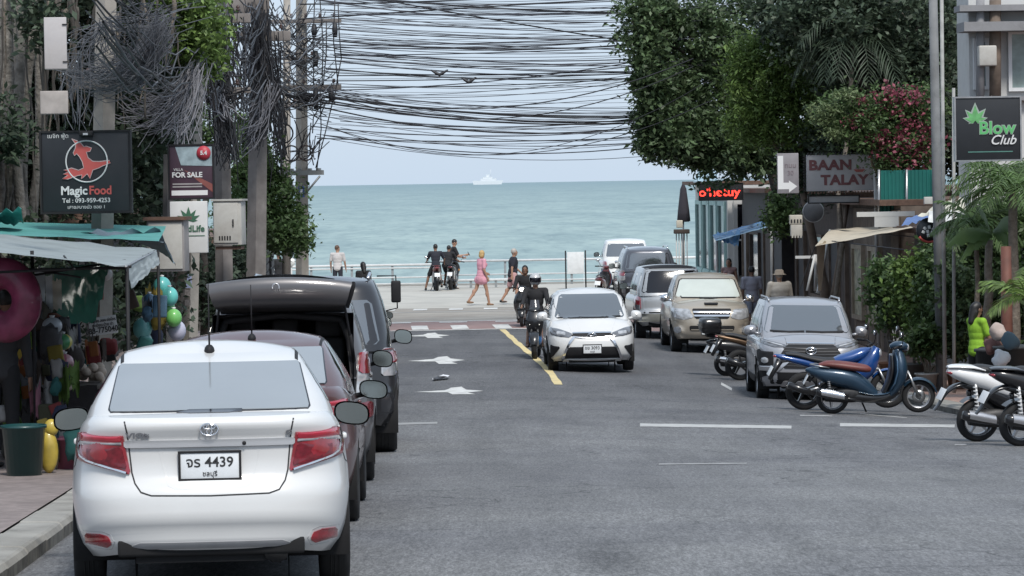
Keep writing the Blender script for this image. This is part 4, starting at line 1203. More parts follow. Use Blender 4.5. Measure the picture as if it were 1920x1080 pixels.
# ---------------------------------------------------------------- park them
sedan('white saloon car parked at the kerb, nearest of the left row, number plate 4439', gp(398, 20.0), R(4.6), M_WHITE, group='cars parked along the left kerb')
sedan('maroon saloon car parked between the white saloon and the charcoal people carrier', Vector((-2.0, 25.5, g(25.5))), R(1.3), M_MAROON, platetxt=(None, None), name='maroon_saloon_car', group='cars parked along the left kerb')
carrier(Vector((-2.08, 31.3, g(31.3))), R(2.1))
offroader('black_offroader', 'tall black off-roader parked beyond the raised tailgate of the charcoal people carrier', Vector((-2.14, 37.0, g(37.0))), R(2.1), M_BLACKP, 'cars parked along the left kerb', H=1.93)
o, _ = offroader('dark_van', 'dark van mostly hidden beyond the black off-roader, showing a boxy black door mirror', Vector((-2.93, 53.5, g(53.5))), R(1.8), M_BLACKP, 'cars parked along the left kerb', H=1.92, W=.88)
b = MB(); b.box((1.13, 3.2, 1.72), (.16, .08, .36), None, .03); b.tube([(.82, 3.3, 1.98), (1.13, 3.26, 1.98), (1.15, 3.24, 1.45), (.84, 3.3, 1.38)], .012, 8)
b.build('mirror', M_BLK, o)
sedan('white saloon car far along the left kerb, only its door mirror showing', Vector((-3.42, 69.0, g(69.0))), R(1.8), M_WHITE2, detail=False, platetxt=(None, None), name='white_saloon_car', group='cars parked along the left kerb')
h_ = hatch(gv(1.43, 70.3), R(180 + 1.2)); h_.scale = (1, 1, 1.06)
crossover(gv(4.97, 61.9), R(180 - 0.6)).rotation_euler.y = R(-1.6)
pickup_front(gv(4.32, 82.0), R(180 + 1.0)).rotation_euler.y = R(-1.0)
pickup_rear('silver_pickup', 'silver pickup with a dark load canopy parked with its tail towards the viewer', M_SILVER, gp(1262, 84.5), R(1.6), True)
offroader('dark_grey_offroader', 'dark grey off-roader parked tail first between the silver and the white pickups', gp(1218, 106), R(1.0), mat('car_paint_slate', (.085, .09, .11), .3, .3, var=.05, coat=.8), 'cars parked along the right kerb', H=1.84)
pickup_rear('white_pickup', 'white pickup parked farthest along the right kerb with its tail towards the viewer', M_WHITE2, gp(1179, 122), R(.6), False)
# ================================================================== MOTORBIKES
def hull(mb, path, n=16, pw=.85, cap=True):
    """path rows (y, z, half width, half depth): rounded sections along a line in the bike's middle plane"""
    rows = []; k = len(path)
    for i, (y, z, hw, hh) in enumerate(path):
        a = path[max(i - 1, 0)]; b = path[min(i + 1, k - 1)]
        t = Vector((b[0] - a[0], b[1] - a[1])).normalized(); nr = Vector((-t.y, t.x))
        row = []
        for j in range(n):
            an = 2 * math.pi * j / n; c, s = math.cos(an), math.sin(an)
            c = math.copysign(abs(c) ** pw, c); s = math.copysign(abs(s) ** pw, s)
            row.append((hw * c, y + nr.x * hh * s, z + nr.y * hh * s))
        rows.append(row)
    # smooth along the path
    fine = []
    for i in range(k - 1):
        for q in range(3):
            t = q / 3
            p0, p1, p2, p3 = rows[max(i - 1, 0)], rows[i], rows[i + 1], rows[min(i + 2, k - 1)]
            fine.append([tuple(.5 * ((2 * b) + (-a + c) * t + (2 * a - 5 * b + 4 * c - d) * t * t + (-a + 3 * b - 3 * c + d) * t ** 3) for a, b, c, d in zip(A, B, C, D)) for A, B, C, D in zip(p0, p1, p2, p3)])
    fine.append(rows[-1])
    mb.grid(fine, True, closeu=True)
    if cap:
        m = len(fine)
        mb.add(fine[0], [tuple(range(n))], True); mb.add(fine[-1], [tuple(range(n))], True)
    return mb
_bw = {}
def bike_wheel(parent, y, r, w, rim, spokes=5, twist=0.2):
    key = (r, w, rim.name, spokes)
    if key not in _bw:
        t = MB(); R_ = r * .7
        t.lathe([(R_, -w * .4), (r * .85, -w * .5), (r * .95, -w * .38), (r, -w * .12), (r, w * .12), (r * .95, w * .38), (r * .85, w * .5), (R_, w * .4)], axis='X', n=32)
        q = MB(); q.lathe([(R_ * 1.02, -w * .4), (R_ * .94, -w * .36), (R_ * .9, 0), (R_ * .94, w * .36), (R_ * 1.02, w * .4)], axis='X', n=32)
        q.lathe([(.001, -w * .42), (R_ * .24, -w * .42), (R_ * .24, w * .42), (.001, w * .42)], axis='X', n=16)
        for i in range(spokes):
            M = Matrix.Rotation(2 * math.pi * i / spokes, 4, 'X'); a = MB()
            a.prism([(R_ * .2, -R_ * .11), (R_ * .92, -R_ * .06 + R_ * .12), (R_ * .92, R_ * .06 + R_ * .12), (R_ * .2, R_ * .11)], -w * .2, w * .2, 'YZ')
            q.add(a.v, a.f, False, M)
        a, b = t.build('wheel', M_RUB), q.build('rim', rim); _bw[key] = (a.data, b.data)
        bpy.data.objects.remove(a); bpy.data.objects.remove(b)
    o = bpy.data.objects.new('wheel', _bw[key][0]); COL.objects.link(o); o.parent = parent; o.location = (0, y, r); o.rotation_euler.x = twist
    k = bpy.data.objects.new('rim', _bw[key][1]); COL.objects.link(k); k.parent = o
    return o
M_SEATB = mat('seat_black', (.02, .02, .022), .6, var=.15)
M_SEATR = mat('seat_brown_red', (.13, .035, .03), .5, var=.12, bump=.2, bscale=60)
M_NAVY = mat('scooter_navy', (.018, .043, .075), .32, .25, var=.05, coat=.4, spec=.4)
M_BLUE = mat('bike_blue', (.008, .055, .22), .3, .1, var=.05, coat=.8)
M_CYAN = mat('bike_light_blue', (.03, .25, .62), .3, .1, var=.05, coat=.6)
M_BWHITE = mat('bike_white', (.7, .7, .7), .28, 0, var=.03, coat=.7)
M_DRED = mat('bike_dark_red', (.11, .02, .022), .3, .1, var=.05, coat=.7)
M_BBLK = mat('bike_black', (.014, .014, .016), .3, .1, var=.1, coat=.5)
M_STEEL = mat('bike_steel', (.4, .4, .4), .35, .9, var=.15)
M_ENG = mat('engine_dark', (.035, .035, .037), .5, .4, var=.3, scale=14)

def bike(name, label, loc, rz, style='scooter', c1=M_NAVY, c2=M_BBLK, seat=M_SEATB, rim=M_SILV, lean=0.08, group=None, topbox=False, lit=False, platet='1กข 482', steer=0.0, z=0):
    root = thing(name, label, 'motorbike', loc, rz, group, ry=lean)
    def part(nm, m, fn, parent=None):
        b = MB(); fn(b); return b.build(nm, m, parent or root)
    sc = style in ('scooter', 'maxi')
    wb = {'scooter': 1.28, 'maxi': 1.33, 'sport': 1.30, 'cub': 1.24}[style]
    rr, rf, tw = {'scooter': (.245, .25, .11), 'maxi': (.265, .28, .135), 'sport': (.295, .295, .11), 'cub': (.285, .285, .08)}[style]
    sp = {'scooter': 3, 'maxi': 5, 'sport': 5, 'cub': 6}[style]
    bike_wheel(root, 0, rr, tw, rim, sp, .3)
    fwheel = bike_wheel(root, wb, rf, tw * .85, rim, sp, 1.0)
    # fork, handlebar
    hy = wb - .27; hz = 1.0
    for sg in (-1, 1):
        part('fork_leg', M_STEEL, lambda b: b.tube([(sg * .07, wb, rf), (sg * .065, wb - .16, .62)], [.026, .02], 8))
    part('disc_brake', M_STEEL, lambda b: b.lathe([(.05, .052), (.1, .052), (.1, .057), (.05, .057)], (0, wb, rf), 'X', 20))
    hb = part('handlebar', M_BLK, lambda b: (b.tube([(-.34, hy - .12, hz + .02), (-.2, hy - .02, hz + .03), (0, hy + .02, hz), (.2, hy - .02, hz + .03), (.34, hy - .12, hz + .02)], .014, 8),
                                              b.tube([(-.36, hy - .13, hz + .02), (-.24, hy - .05, hz + .03)], .02, 8), b.tube([(.36, hy - .13, hz + .02), (.24, hy - .05, hz + .03)], .02, 8),
                                              b.tube([(-.3, hy - .03, hz + .02), (-.34, hy - .02, hz + .02)], .006, 6), b.tube([(.2, hy + .06, hz + .03), (.33, hy - .04, hz + .02)], .006, 6)))
    for sg in (-1, 1):
        mo = part('mirror', M_BLK, lambda b: (b.tube([(sg * .2, hy, hz + .03), (sg * .26, hy + .02, hz + .14), (sg * .3, hy + .0, hz + .19)], .007, 6), b.ell((sg * .32, hy, hz + .22), (.065, .025, .045), 12, 8)))
        part('mirror_glass', mat('bike_mirror_glass', (.7, .72, .75), .08, .9, var=0), lambda b: b.ell((sg * .32, hy - .017, hz + .22), (.056, .012, .038), 12, 6), mo)
    if sc:
        mx = style == 'maxi'
        # rear body, seat
        if mx:
            part('side_panel', c1, lambda b: hull(b, [(-.40, .88, .03, .025), (-.30, .86, .11, .07), (-.1, .80, .15, .105), (.12, .735, .16, .13), (.32, .64, .15, .12), (.48, .53, .10, .07)]))
            part('lower_panel', c2, lambda b: hull(b, [(-.2, .70, .05, .03), (.0, .66, .12, .07), (.25, .55, .15, .13), (.6, .40, .15, .12), (.9, .40, .13, .13), (1.02, .52, .10, .10)]))
            part('seat', seat, lambda b: hull(b, [(-.12, .90, .08, .025), (0, .905, .13, .045), (.2, .86, .15, .06), (.42, .80, .13, .055), (.56, .80, .08, .04)]))
            part('grab_rail', c1, lambda b: hull(b, [(-.40, .925, .05, .012), (-.3, .935, .12, .018), (-.1, .925, .15, .02), (.04, .89, .15, .015)]))
            part('tail_light', M_RED, lambda b: b.ell((0, -.36, .86), (.075, .05, .028), 12, 8))
            part('front_cowl', c1, lambda b: hull(b, [(.92, .42, .10, .05), (1.08, .60, .16, .09), (1.13, .78, .19, .09), (1.08, .94, .14, .06), (1.03, 1.04, .07, .03)]))
            part('windscreen', mat('bike_screen', (.05, .05, .06), .1, var=0), lambda b: b.grid([[(.12 * v * (1 - .3 * t), 1.06 - .12 * t - .04 * v * v, 1.0 + .22 * t) for v in np.linspace(-1, 1, 7)] for t in np.linspace(0, 1, 5)]))
        else:
            part('side_panel', c1, lambda b: hull(b, [(-.40, .67, .02, .02), (-.31, .655, .10, .06), (-.12, .60, .15, .115), (.12, .55, .17, .15), (.32, .49, .165, .145), (.5, .38, .14, .11), (.64, .29, .12, .06)]))
            part('floorboard', c2, lambda b: hull(b, [(.25, .28, .12, .09), (.55, .245, .15, .085), (.8, .26, .15, .085), (.96, .36, .13, .08)]))
            part('floor_trim', c1, lambda b: hull(b, [(.38, .345, .155, .016), (.6, .30, .165, .018), (.8, .315, .165, .018), (.9, .37, .15, .018)]))
            part('seat', seat, lambda b: hull(b, [(-.20, .735, .07, .025), (-.08, .755, .115, .045), (.12, .735, .14, .06), (.32, .705, .14, .06), (.5, .675, .11, .055), (.57, .655, .06, .03)]))
            part('grab_rail', M_STEEL, lambda b: b.tube([(.11, -.05, .71), (.10, -.25, .745), (.0, -.33, .75), (-.10, -.25, .745), (-.11, -.05, .71)], .012, 8))
            part('tail_light', M_RED, lambda b: b.ell((0, -.355, .66), (.06, .03, .04), 12, 8))
            part('leg_shield', c1, lambda b: hull(b, [(.84, .27, .14, .05), (.95, .42, .20, .085), (1.00, .58, .235, .11), (1.00, .74, .215, .11), (.975, .90, .13, .085), (.955, .99, .08, .04)]))
            part('shield_trim', mat('scooter_trim', (.06, .12, .2), .35, .3, var=.05, coat=.3), lambda b: [b.tube([(sg * .14, .83, .33), (sg * .215, .91, .48), (sg * .23, .95, .65), (sg * .19, .95, .80), (sg * .1, .935, .93)], .013, 8) for sg in (-1, 1)])
            part('inner_shield', c2, lambda b: hull(b, [(.76, .32, .13, .04), (.84, .5, .18, .04), (.88, .7, .19, .04), (.88, .88, .11, .035)]))
        part('headlight_cowl', c1, lambda b: hull(b, [(.86, 1.0, .05, .03), (.94, 1.02, .10, .055), (1.04, 1.01, .115, .065), (1.1, .985, .085, .05), (1.13, .975, .04, .03)]))
        lm = M_HEADL if lit else M_LENS
        if mx: 
            for sg in (-1, 1): part('headlight', lm, lambda b: b.ell((sg * .075, 1.175, .72), (.055, .035, .04), 12, 8))
        else: part('headlight', lm, lambda b: b.ell((0, 1.11, .985), (.075, .035, .055), 14, 8))
        for sg in (-1, 1): part('indicator', mat('amber_lens', (.5, .2, .03), .2, var=.1, coat=.6), lambda b: b.ell((sg * .15, wb - .25, .72), (.03, .03, .05), 10, 6))
        part('engine', M_ENG, lambda b: (hull(b, [(-.12, rr, .06, .06), (.1, .29, .12, .12), (.32, .30, .13, .13), (.52, .3, .10, .09)]), b.tube([(-.10, 0, rr), (-.10, .32, .30)], .05, 10)))
        part('front_mudguard', c1, lambda b: b.grid([[((.062 + .02 * math.sin(math.pi * (an - .1) / 2.6)) * v, wb + (rf + .035 - .02 * v * v) * math.cos(an), rf + (rf + .035 - .02 * v * v) * math.sin(an)) for v in (-1.15, -1, -.5, 0, .5, 1, 1.15)] for an in np.linspace(.15, 2.5, 16)]))
        part('rear_mudguard', M_BBLK, lambda b: (b.grid([[(.07 * v, -.02 + (rr + .03) * math.cos(an), rr + (rr + .03) * math.sin(an)) for v in (-1, 0, 1)] for an in np.linspace(1.0, 2.3, 10)]), b.tube([(0, -.26, .62), (0, -.36, .5)] if not mx else [(0, -.1, .6), (0, -.14, .6)], .04, 8)))
        ex = part('exhaust', M_BBLK, lambda b: (b.tube([(.12, .42, .22), (.14, .25, .24), (.15, .15, .28)], .02, 8), hull(b, [(.20, .27, .06, .05), (.0, .315, .065, .07), (-.2, .36, .06, .07), (-.27, .37, .05, .055)]) if False else b.tube([(.155, .22, .27), (.16, .05, .30), (.165, -.18, .345), (.165, -.25, .36)], [.045, .065, .068, .05], 14)))
        part('heat_shield', M_CHROME if not mx else M_SILV, lambda b: b.grid([[(.165 + .075 * math.cos(a), .16 - .34 * t + .0, .285 + .07 * t + .078 * math.sin(a) * (1 - .25 * abs(t - .5))) for a in np.linspace(-.5, 1.3, 7)] for t in np.linspace(0, 1, 7)]), ex)
        for sg in (-1, 1):
            part('shock_absorber', M_STEEL if not mx else M_BWHITE, lambda b: (b.tube([(sg * .12, -.02, rr + .05), (sg * .12, -.08, .62 if not mx else .74)], .014, 8), [b.lathe([(.026, h), (.03, h + .008), (.026, h + .016)], (sg * .12, -.03 - (h - rr) * .13, 0), 'Z', 10) for h in np.linspace(rr + .1, .56 if not mx else .68, 8)]))
        part('stand', M_BLK, lambda b: b.tube([(-.10, .42, .22), (-.20, .52, .01 - .2 * math.sin(lean))], .013, 6))
    else:
        part('tail_cowl', c1, lambda b: hull(b, [(-.48, .86, .02, .015), (-.40, .84, .06, .035), (-.2, .79, .10, .055), (.02, .735, .11, .065), (.22, .66, .11, .07), (.36, .58, .09, .05)]))
        part('seat', seat, lambda b: hull(b, [(-.30, .875, .07, .02), (-.15, .865, .10, .035), (.05, .81, .115, .04), (.3, .755, .12, .05), (.5, .755, .09, .045)]))
        part('fuel_tank', c1, lambda b: hull(b, [(.40, .73, .08, .04), (.55, .77, .13, .07), (.72, .80, .15, .09), (.90, .86, .13, .09), (1.04, .90, .07, .05)]))
        part('side_fairing', c1, lambda b: hull(b, [(.52, .36, .09, .06), (.72, .48, .17, .15), (.93, .64, .20, .17), (1.05, .82, .17, .12), (1.12, .95, .09, .05)]))
        part('engine', M_ENG, lambda b: (hull(b, [(.18, .40, .11, .12), (.42, .40, .16, .20), (.68, .44, .16, .20), (.84, .5, .12, .13)]), b.ell((.12, .45, .36), (.05, .13, .12)), b.ell((-.12, .45, .36), (.05, .13, .12))))
        part('frame', M_BBLK, lambda b: [(b.tube([(sg * .07, .9, .86), (sg * .12, .5, .62), (sg * .10, .25, .40)], .026, 8), b.tube([(sg * .08, .45, .68), (sg * .07, -.3, .78)], .018, 8)) for sg in (-1, 1)])
        part('swingarm', M_STEEL, lambda b: [b.tube([(sg * .09, .3, .38), (sg * .085, 0, rr)], .025, 8) for sg in (-1, 1)])
        part('headlight', M_HEADL if lit else M_LENS, lambda b: b.ell((0, 1.15, .86), (.10, .05, .075), 14, 8))
        part('front_mudguard', c1, lambda b: b.grid([[(.055 * v, wb + (rf + .03 - .015 * v * v) * math.cos(an), rf + (rf + .03 - .015 * v * v) * math.sin(an)) for v in (-1.1, -1, -.5, 0, .5, 1, 1.1)] for an in np.linspace(.5, 2.5, 14)]))
        part('rear_mudguard', M_BBLK, lambda b: (b.tube([(0, -.38, .78), (0, -.50, .58), (0, -.54, .48)], [.06, .045, .03], 8),))
        part('tail_light', M_RED, lambda b: b.ell((0, -.46, .845), (.05, .03, .025), 12, 8))
        part('exhaust', M_BBLK, lambda b: (b.tube([(.10, .65, .28), (.12, .4, .2), (.14, .15, .27)], .02, 8), b.tube([(.14, .15, .27), (.15, -.05, .33), (.155, -.28, .42)], [.03, .055, .05], 12)))
        part('shock_absorber', M_STEEL, lambda b: b.tube([(0, .2, .42), (0, .12, .7)], .03, 8))
        part('stand', M_BLK, lambda b: b.tube([(-.10, .40, .25), (-.22, .46, .0)], .013, 6))
    zt = {'scooter': .53, 'maxi': .60, 'sport': .62, 'cub': .6}[style]; yt = {'scooter': -.40, 'maxi': -.47, 'sport': -.535, 'cub': -.5}[style]
    if style == 'maxi': part('plate_arm', M_BBLK, lambda b: hull(b, [(-.1, .72, .06, .03), (-.3, .69, .07, .025), (-.42, .60, .05, .02), (-.5, .47, .045, .015), (-.56, .40, .04, .012)]))
    pl = MB(); pl.box((0, 0, 0), (.19, .006, .15), bevel=.002); po = pl.build('licence_plate', M_PLATE, root); po.location = (0, yt, zt); po.rotation_euler.x = R(-28)
    if topbox:
        part('top_box', M_BBLK, lambda b: (b.box((0, -.33, .99), (.42, .40, .30), None, .09), b.box((0, -.33, .98), (.43, .41, .012))))
        part('box_bracket', M_BLK, lambda b: b.box((0, -.24, .81), (.2, .34, .07), None, .01))
    return root

GR = 'motorbikes parked at the right kerb'
bike('white_motor_scooter', 'white and black motor scooter with a silver silencer parked at the right edge', gp(1832, 42.0), R(-78), 'maxi', M_BWHITE, M_BBLK, lean=.10, group=GR, platet='2กค 915')
bike('black_motor_scooter', 'black motor scooter parked nearest, overlapping the white scooter at the right edge', gp(1912, 40.6), R(-76), 'maxi', M_BBLK, M_BBLK, lean=.10, group=GR)
bike('navy_scooter', 'dark blue scooter with a brown red seat parked side on before the grey crossover', gp(1561, 51.6), R(-90.5), 'scooter', M_NAVY, M_BBLK, M_SEATR, M_SILV, lean=.10, group=GR)
bike('blue_motorcycle', 'bright blue motorcycle parked just behind the dark blue scooter', gp(1508, 53.0), R(-84), 'sport', M_BLUE, M_BBLK, M_SEATB, M_BBLK, lean=.10, group=GR)
bike('topbox_scooter', 'black scooter with a big rounded top box parked left of the grey crossover', gp(1362, 66.6), R(-80), 'scooter', M_BBLK, M_DRED, lean=.1, group=GR, topbox=True, rim=M_BBLK)
bike('black_motorcycle', 'black and gold motorcycle whose rear wheel shows left of the grey crossover', gp(1388, 65.0), R(-82), 'sport', mat('bike_gold', (.12, .075, .045), .35, .6, var=.1), M_BBLK, lean=.1, group=GR, rim=M_BBLK)
bike('beach_scooter', 'dark scooter with a white plate standing left of the white pickup', gp(1122, 114), R(-12), 'scooter', M_DRED, M_BBLK, lean=.1)
RB1 = bike('blue_scooter', 'black and light blue scooter with twin lit headlights ridden beside the white hatchback', gp(1008, 73.0), R(177), 'maxi', M_BBLK, M_CYAN, lean=0, lit=True)
RB2 = bike('black_scooter', 'black scooter with its headlight lit following the blue scooter', gp(985, 92.0), R(176), 'scooter', M_BBLK, M_BBLK, lean=0, lit=True)
BB1 = bike('promenade_scooter', 'dark red scooter on the promenade, seen from behind with a man astride', gp(819, 126.5), R(4), 'maxi', M_DRED, M_BBLK, lean=0)
BB2 = bike('promenade_scooter', 'black scooter on the promenade, right of the dark red one', gp(845, 127.5), R(-6), 'maxi', M_BBLK, M_BBLK, lean=.05)
for i, (px, y, a) in enumerate(((497, 112, 60), (520, 114, 70), (470, 112, 65))):
    bike('far_scooter', ['black scooter parked at the far left corner under the green bush', 'red scooter parked at the far left corner beside the concrete pole', 'white scooter parked at the far left corner under the green bush'][i], gp(px, y), R(a), 'scooter', (M_BBLK, M_DRED, M_BWHITE)[i], group='scooters parked at the far left corner')
# ================================================================== PEOPLE
SKIN = {'fair': mat('skin_fair', (.5, .31, .23), .55, var=.06), 'tan': mat('skin_tan', (.36, .205, .14), .55, var=.06), 'brown': mat('skin_brown', (.21, .115, .075), .55, var=.06)}
def cloth(name, col): return mat('cloth_' + name, col, .85, var=.12, scale=5, bump=.25, bscale=14, bdist=.03)
HAIR = {'black': mat('hair_black', (.012, .011, .011), .5, var=.2), 'blond': mat('hair_blond', (.46, .31, .13), .55, var=.25, scale=30), 'grey': mat('hair_grey', (.36, .33, .3), .6, var=.2), 'brown': mat('hair_brown', (.09, .05, .03), .55, var=.2)}
def remeshed(mb, name, m, parent, vox):
    o = mb.build(name, m, parent)
    md = o.modifiers.new('r', 'REMESH'); md.mode = 'VOXEL'; md.voxel_size = vox; md.use_smooth_shade = True
    ms = o.modifiers.new('s', 'SMOOTH'); ms.factor = .5; ms.iterations = 3
    dg = bpy.context.evaluated_depsgraph_get(); me = bpy.data.meshes.new_from_object(o.evaluated_get(dg))
    o.modifiers.clear(); old = o.data; o.data = me; bpy.data.meshes.remove(old); me.name = name
    if not me.materials: me.materials.append(m)
    me.polygons.foreach_set('use_smooth', [True] * len(me.polygons))
    return o
def cap(b, p, q, r0, r1, n=12):
    p, q = Vector(p), Vector(q)
    b.tube([p, p.lerp(q, .33), p.lerp(q, .66), q], [r0, r0 * .67 + r1 * .33, r0 * .33 + r1 * .67, r1], n)
    b.ell(p, (r0, r0, r0), 12, 8); b.ell(q, (r1, r1, r1), 12, 8)
def ldir(pitch, out, side):
    """limb direction: pitch forward from straight down, out to the side"""
    v = Vector((0, math.sin(pitch), -math.cos(pitch)))
    return (Matrix.Rotation(-side * out, 3, 'Y') @ v).normalized()
def person(label, loc, rz, skin='tan', hair='black', top=None, bottom=None, H=1.7, pelvis=None, lean=0, turn=0, headturn=0, headtilt=0, legs=((0, .04, 0), (0, .04, 0)), arms=((.05, .12, .1), (.05, .12, .1)), sleeves='short', pants='long', build=1.0, hairlen='short', hat=None, helmet=False, shoes='black', dress=False, group=None, female=False, phone=False, vox=.016):
    """legs: (thigh pitch, out, knee bend) for the figure's right then left; arms likewise"""
    k = H / 1.7
    root = thing('person', label, 'person', loc, rz, group)
    root.scale = (k, k, k)
    sk = SKIN[skin]; B = build
    # joints
    hips = {}
    pz = .92
    P = Vector((0, 0, pz)); spine = Matrix.Rotation(-lean, 3, 'X')
    up = lambda v: P + spine @ (Matrix.Rotation(turn, 3, 'Z') @ Vector(v))
    sw = .175 if female else .195
    neck = up((0, -.01, .50)); head = up((0, .015, .655)); chest = up((0, .0, .34)); belly = up((0, .01, .14))
    J = {}
    for i, sg in enumerate((1, -1)):
        hp = P + Vector((sg * .09, 0, -.02)); th, ou, kn = legs[i]
        d1 = ldir(th, ou, sg); knee = hp + d1 * .43
        d2 = ldir(th - kn, ou * .6, sg); ank = knee + d2 * .42
        sh = up((sg * sw, 0, .45)); ap, ao, eb = arms[i]
        e1 = ldir(ap - lean * 0, ao, sg); elb = sh + e1 * .285
        e2 = ldir(ap + eb, ao * .3, sg); wri = elb + e2 * .245
        J[sg] = (hp, knee, ank, sh, elb, wri, e2, d2)
    low = min(J[1][2].z, J[-1][2].z) - .085
    dz = (pelvis / k - pz) if pelvis is not None else -low
    T = Vector((0, 0, dz))
    P += T; neck += T; head += T; chest += T; belly += T
    for s in J: J[s] = tuple(v + T for v in J[s][:6]) + J[s][6:]
    hm = Matrix.Rotation(turn + headturn, 3, 'Z') @ Matrix.Rotation(-lean * .5 - headtilt, 3, 'X')
    hd = lambda v: head + hm @ Vector(v)
    # body: one continuous surface
    b = MB()
    sp = [P, belly, chest, neck]
    def torso(b, e, lowz=0.0):
        R1 = spine @ Matrix.Rotation(turn, 3, 'Z')
        def E(c, r): b.ell(c, (r[0] + e, r[1] + e, r[2] + e), 16, 10, rot=R1)
        E(P, (.155 * B, .115 * B, .12)); E(P.lerp(belly, .6), (.145 * B, .11 * B, .13)); E(belly.lerp(chest, .5), (.15 * B, .11 * B, .14)); E(chest, (.165 * B, .115 * B, .15)); E(chest.lerp(neck, .5), (.15 * B, .09 * B, .09))
        if female: 
            for sg in (-1, 1): b.ell(chest + R1 @ Vector((sg * .075, .085, -.01)), (.07 + e, .065 + e, .07 + e), 10, 8)
        for sg in (-1, 1): cap(b, chest.lerp(neck, .62), J[sg][3], .06 + e, .056 + e)
    torso(b, 0)
    cap(b, neck - Vector((0, 0, .05)), head - Vector((0, 0, .05)), .056, .052)
    b.ell(head, (.072, .092, .108), 18, 12, rot=hm); b.ell(hd((0, .035, -.07)), (.05, .052, .045), 12, 8, rot=hm)
    b.ell(hd((0, .098, -.015)), (.013, .018, .022), 8, 6, rot=hm); b.ell(hd((0, .088, -.062)), (.026, .012, .009), 8, 6, rot=hm)
    for sg in (-1, 1): b.ell(hd((sg * .074, -.005, -.01)), (.012, .02, .03), 8, 6, rot=hm)
    for sg in (1, -1):
        hp, kn, an, sh, el, wr, e2, d2 = J[sg]
        cap(b, hp, kn, .082 * B, .054); cap(b, kn, an, .052, .037)
        b.ell(kn.lerp(an, .3) + Vector((0, -.015, 0)), (.048, .052, .11), 10, 8)
        cap(b, sh, el, .05 * B, .038); cap(b, el, wr, .038, .027)
        fy = Vector((0, 1, 0))
        cap(b, an + Vector((0, -.03, -.045)), an + Vector((0, .14, -.062)), .036, .026)
        # hand: palm, four fingers of different lengths, thumb
        pm = wr + e2 * .045; sd = Vector((0, 1, 0)) if abs(e2.y) < .8 else Vector((0, 0, -1)); sd = (sd - e2 * sd.dot(e2)).normalized()
        nrm = e2.cross(sd).normalized()
        b.ell(pm, (.02, .04, .045), 10, 8, rot=Matrix((nrm, sd, -e2)).transposed())
        for q, ln in zip((-.027, -.009, .009, .027), (.058, .072, .078, .068)):
            s0 = pm + e2 * .035 + sd * q; m0 = s0 + e2 * ln * .55; t0 = m0 + e2 * ln * .38 + nrm * (-sg) * ln * .3
            cap(b, s0, m0, .0095, .009, 6); cap(b, m0, t0, .009, .008, 6)
        s0 = pm + sd * .036 - e2 * .015; cap(b, s0, s0 + sd * .022 + e2 * .04, .011, .009, 6)
    body = remeshed(b, 'body', sk, root, vox * .62)
    # clothing
    if top is not None:
        c = MB(); torso(c, .016)
        for sg in (1, -1):
            hp, kn, an, sh, el, wr, e2, d2 = J[sg]
            if sleeves == 'long': cap(c, sh, el, .066 * B, .052); cap(c, el, el.lerp(wr, .9), .052, .042)
            elif sleeves == 'short': cap(c, sh, sh.lerp(el, .72), .066 * B, .062)
            if dress: c.ell(hp.lerp(kn, .3), (.135, .145, .15), 12, 8)
        if dress: c.ell(P - Vector((0, 0, .12)), (.19 * B, .16 * B, .18), 14, 8)
        else: c.ell(P - Vector((0, 0, .05)), (.172 * B, .135 * B, .09), 14, 8)
        remeshed(c, 'shirt' if not dress else 'shift_dress', top, root, vox)
    if bottom is not None:
        c = MB(); c.ell(P - Vector((0, 0, .01)), (.167 * B, .128 * B, .125), 14, 8)
        for sg in (1, -1):
            hp, kn, an = J[sg][:3]
            if pants == 'long': cap(c, hp, kn, .097 * B, .07); cap(c, kn, kn.lerp(an, .93), .07, .058)
            else: cap(c, hp, hp.lerp(kn, .78), .1 * B, .088)
        remeshed(c, 'trousers' if pants == 'long' else 'shorts', bottom, root, vox)
    # hair
    hm_ = HAIR[hair]
    if not helmet:
        h = MB()
        h.ell(hd((0, -.018, .028)), (.083, .098, .098), 16, 10, rot=hm)
        if hairlen == 'long':
            cap(h, hd((0, -.06, .02)), hd((0, -.085, -.22)), .075, .06); h.ell(hd((0, -.05, -.06)), (.088, .065, .12), 12, 8, rot=hm)
        elif hairlen == 'bob':
            h.ell(hd((0, -.045, -.045)), (.092, .075, .09), 12, 8, rot=hm)
        o = remeshed(h, 'hair', hm_, root, vox)
        # lift the fringe off the face
        me = o.data
        inv = hm.inverted()
        for v in me.vertices:
            q = inv @ (v.co - head)
            if q.y > .045 and q.z < .06: v.co -= hm @ Vector((0, (q.y - .045) * .92, 0))
    for sg in (-1, 1):
        e = MB(); e.ell(hd((sg * .03, .083, .018)), (.012, .008, .008), 8, 6, rot=hm); e.build('eye', M_INK, root)
    if helmet:
        h = MB(); h.ell(hd((0, -.01, .035)), (.125, .145, .135), 20, 12, rot=hm); h.v = [v for v in h.v]
        ho = h.build('helmet', helmet, root)
        v_ = MB(); v_.grid([[tuple(hd((.128 * math.sin(a), -.01 + .152 * math.cos(a) * math.cos(t) , .03 + .14 * math.sin(t)))) for a in np.linspace(-1.1, 1.1, 11)] for t in np.linspace(-.35, .35, 5)])
        v_.build('visor', M_GLASSD, ho)
    if hat:
        h = MB(); h.lathe([(.001, .09), (.07, .088), (.098, .06), (.105, .0), (.16, -.025), (.162, -.03), (.1, -.01)], (0, 0, 0), 'Z', 20)
        h.v = [tuple(hd((x, y - .01, z + .05))) for x, y, z in h.v]; h.build('hat', hat, root)
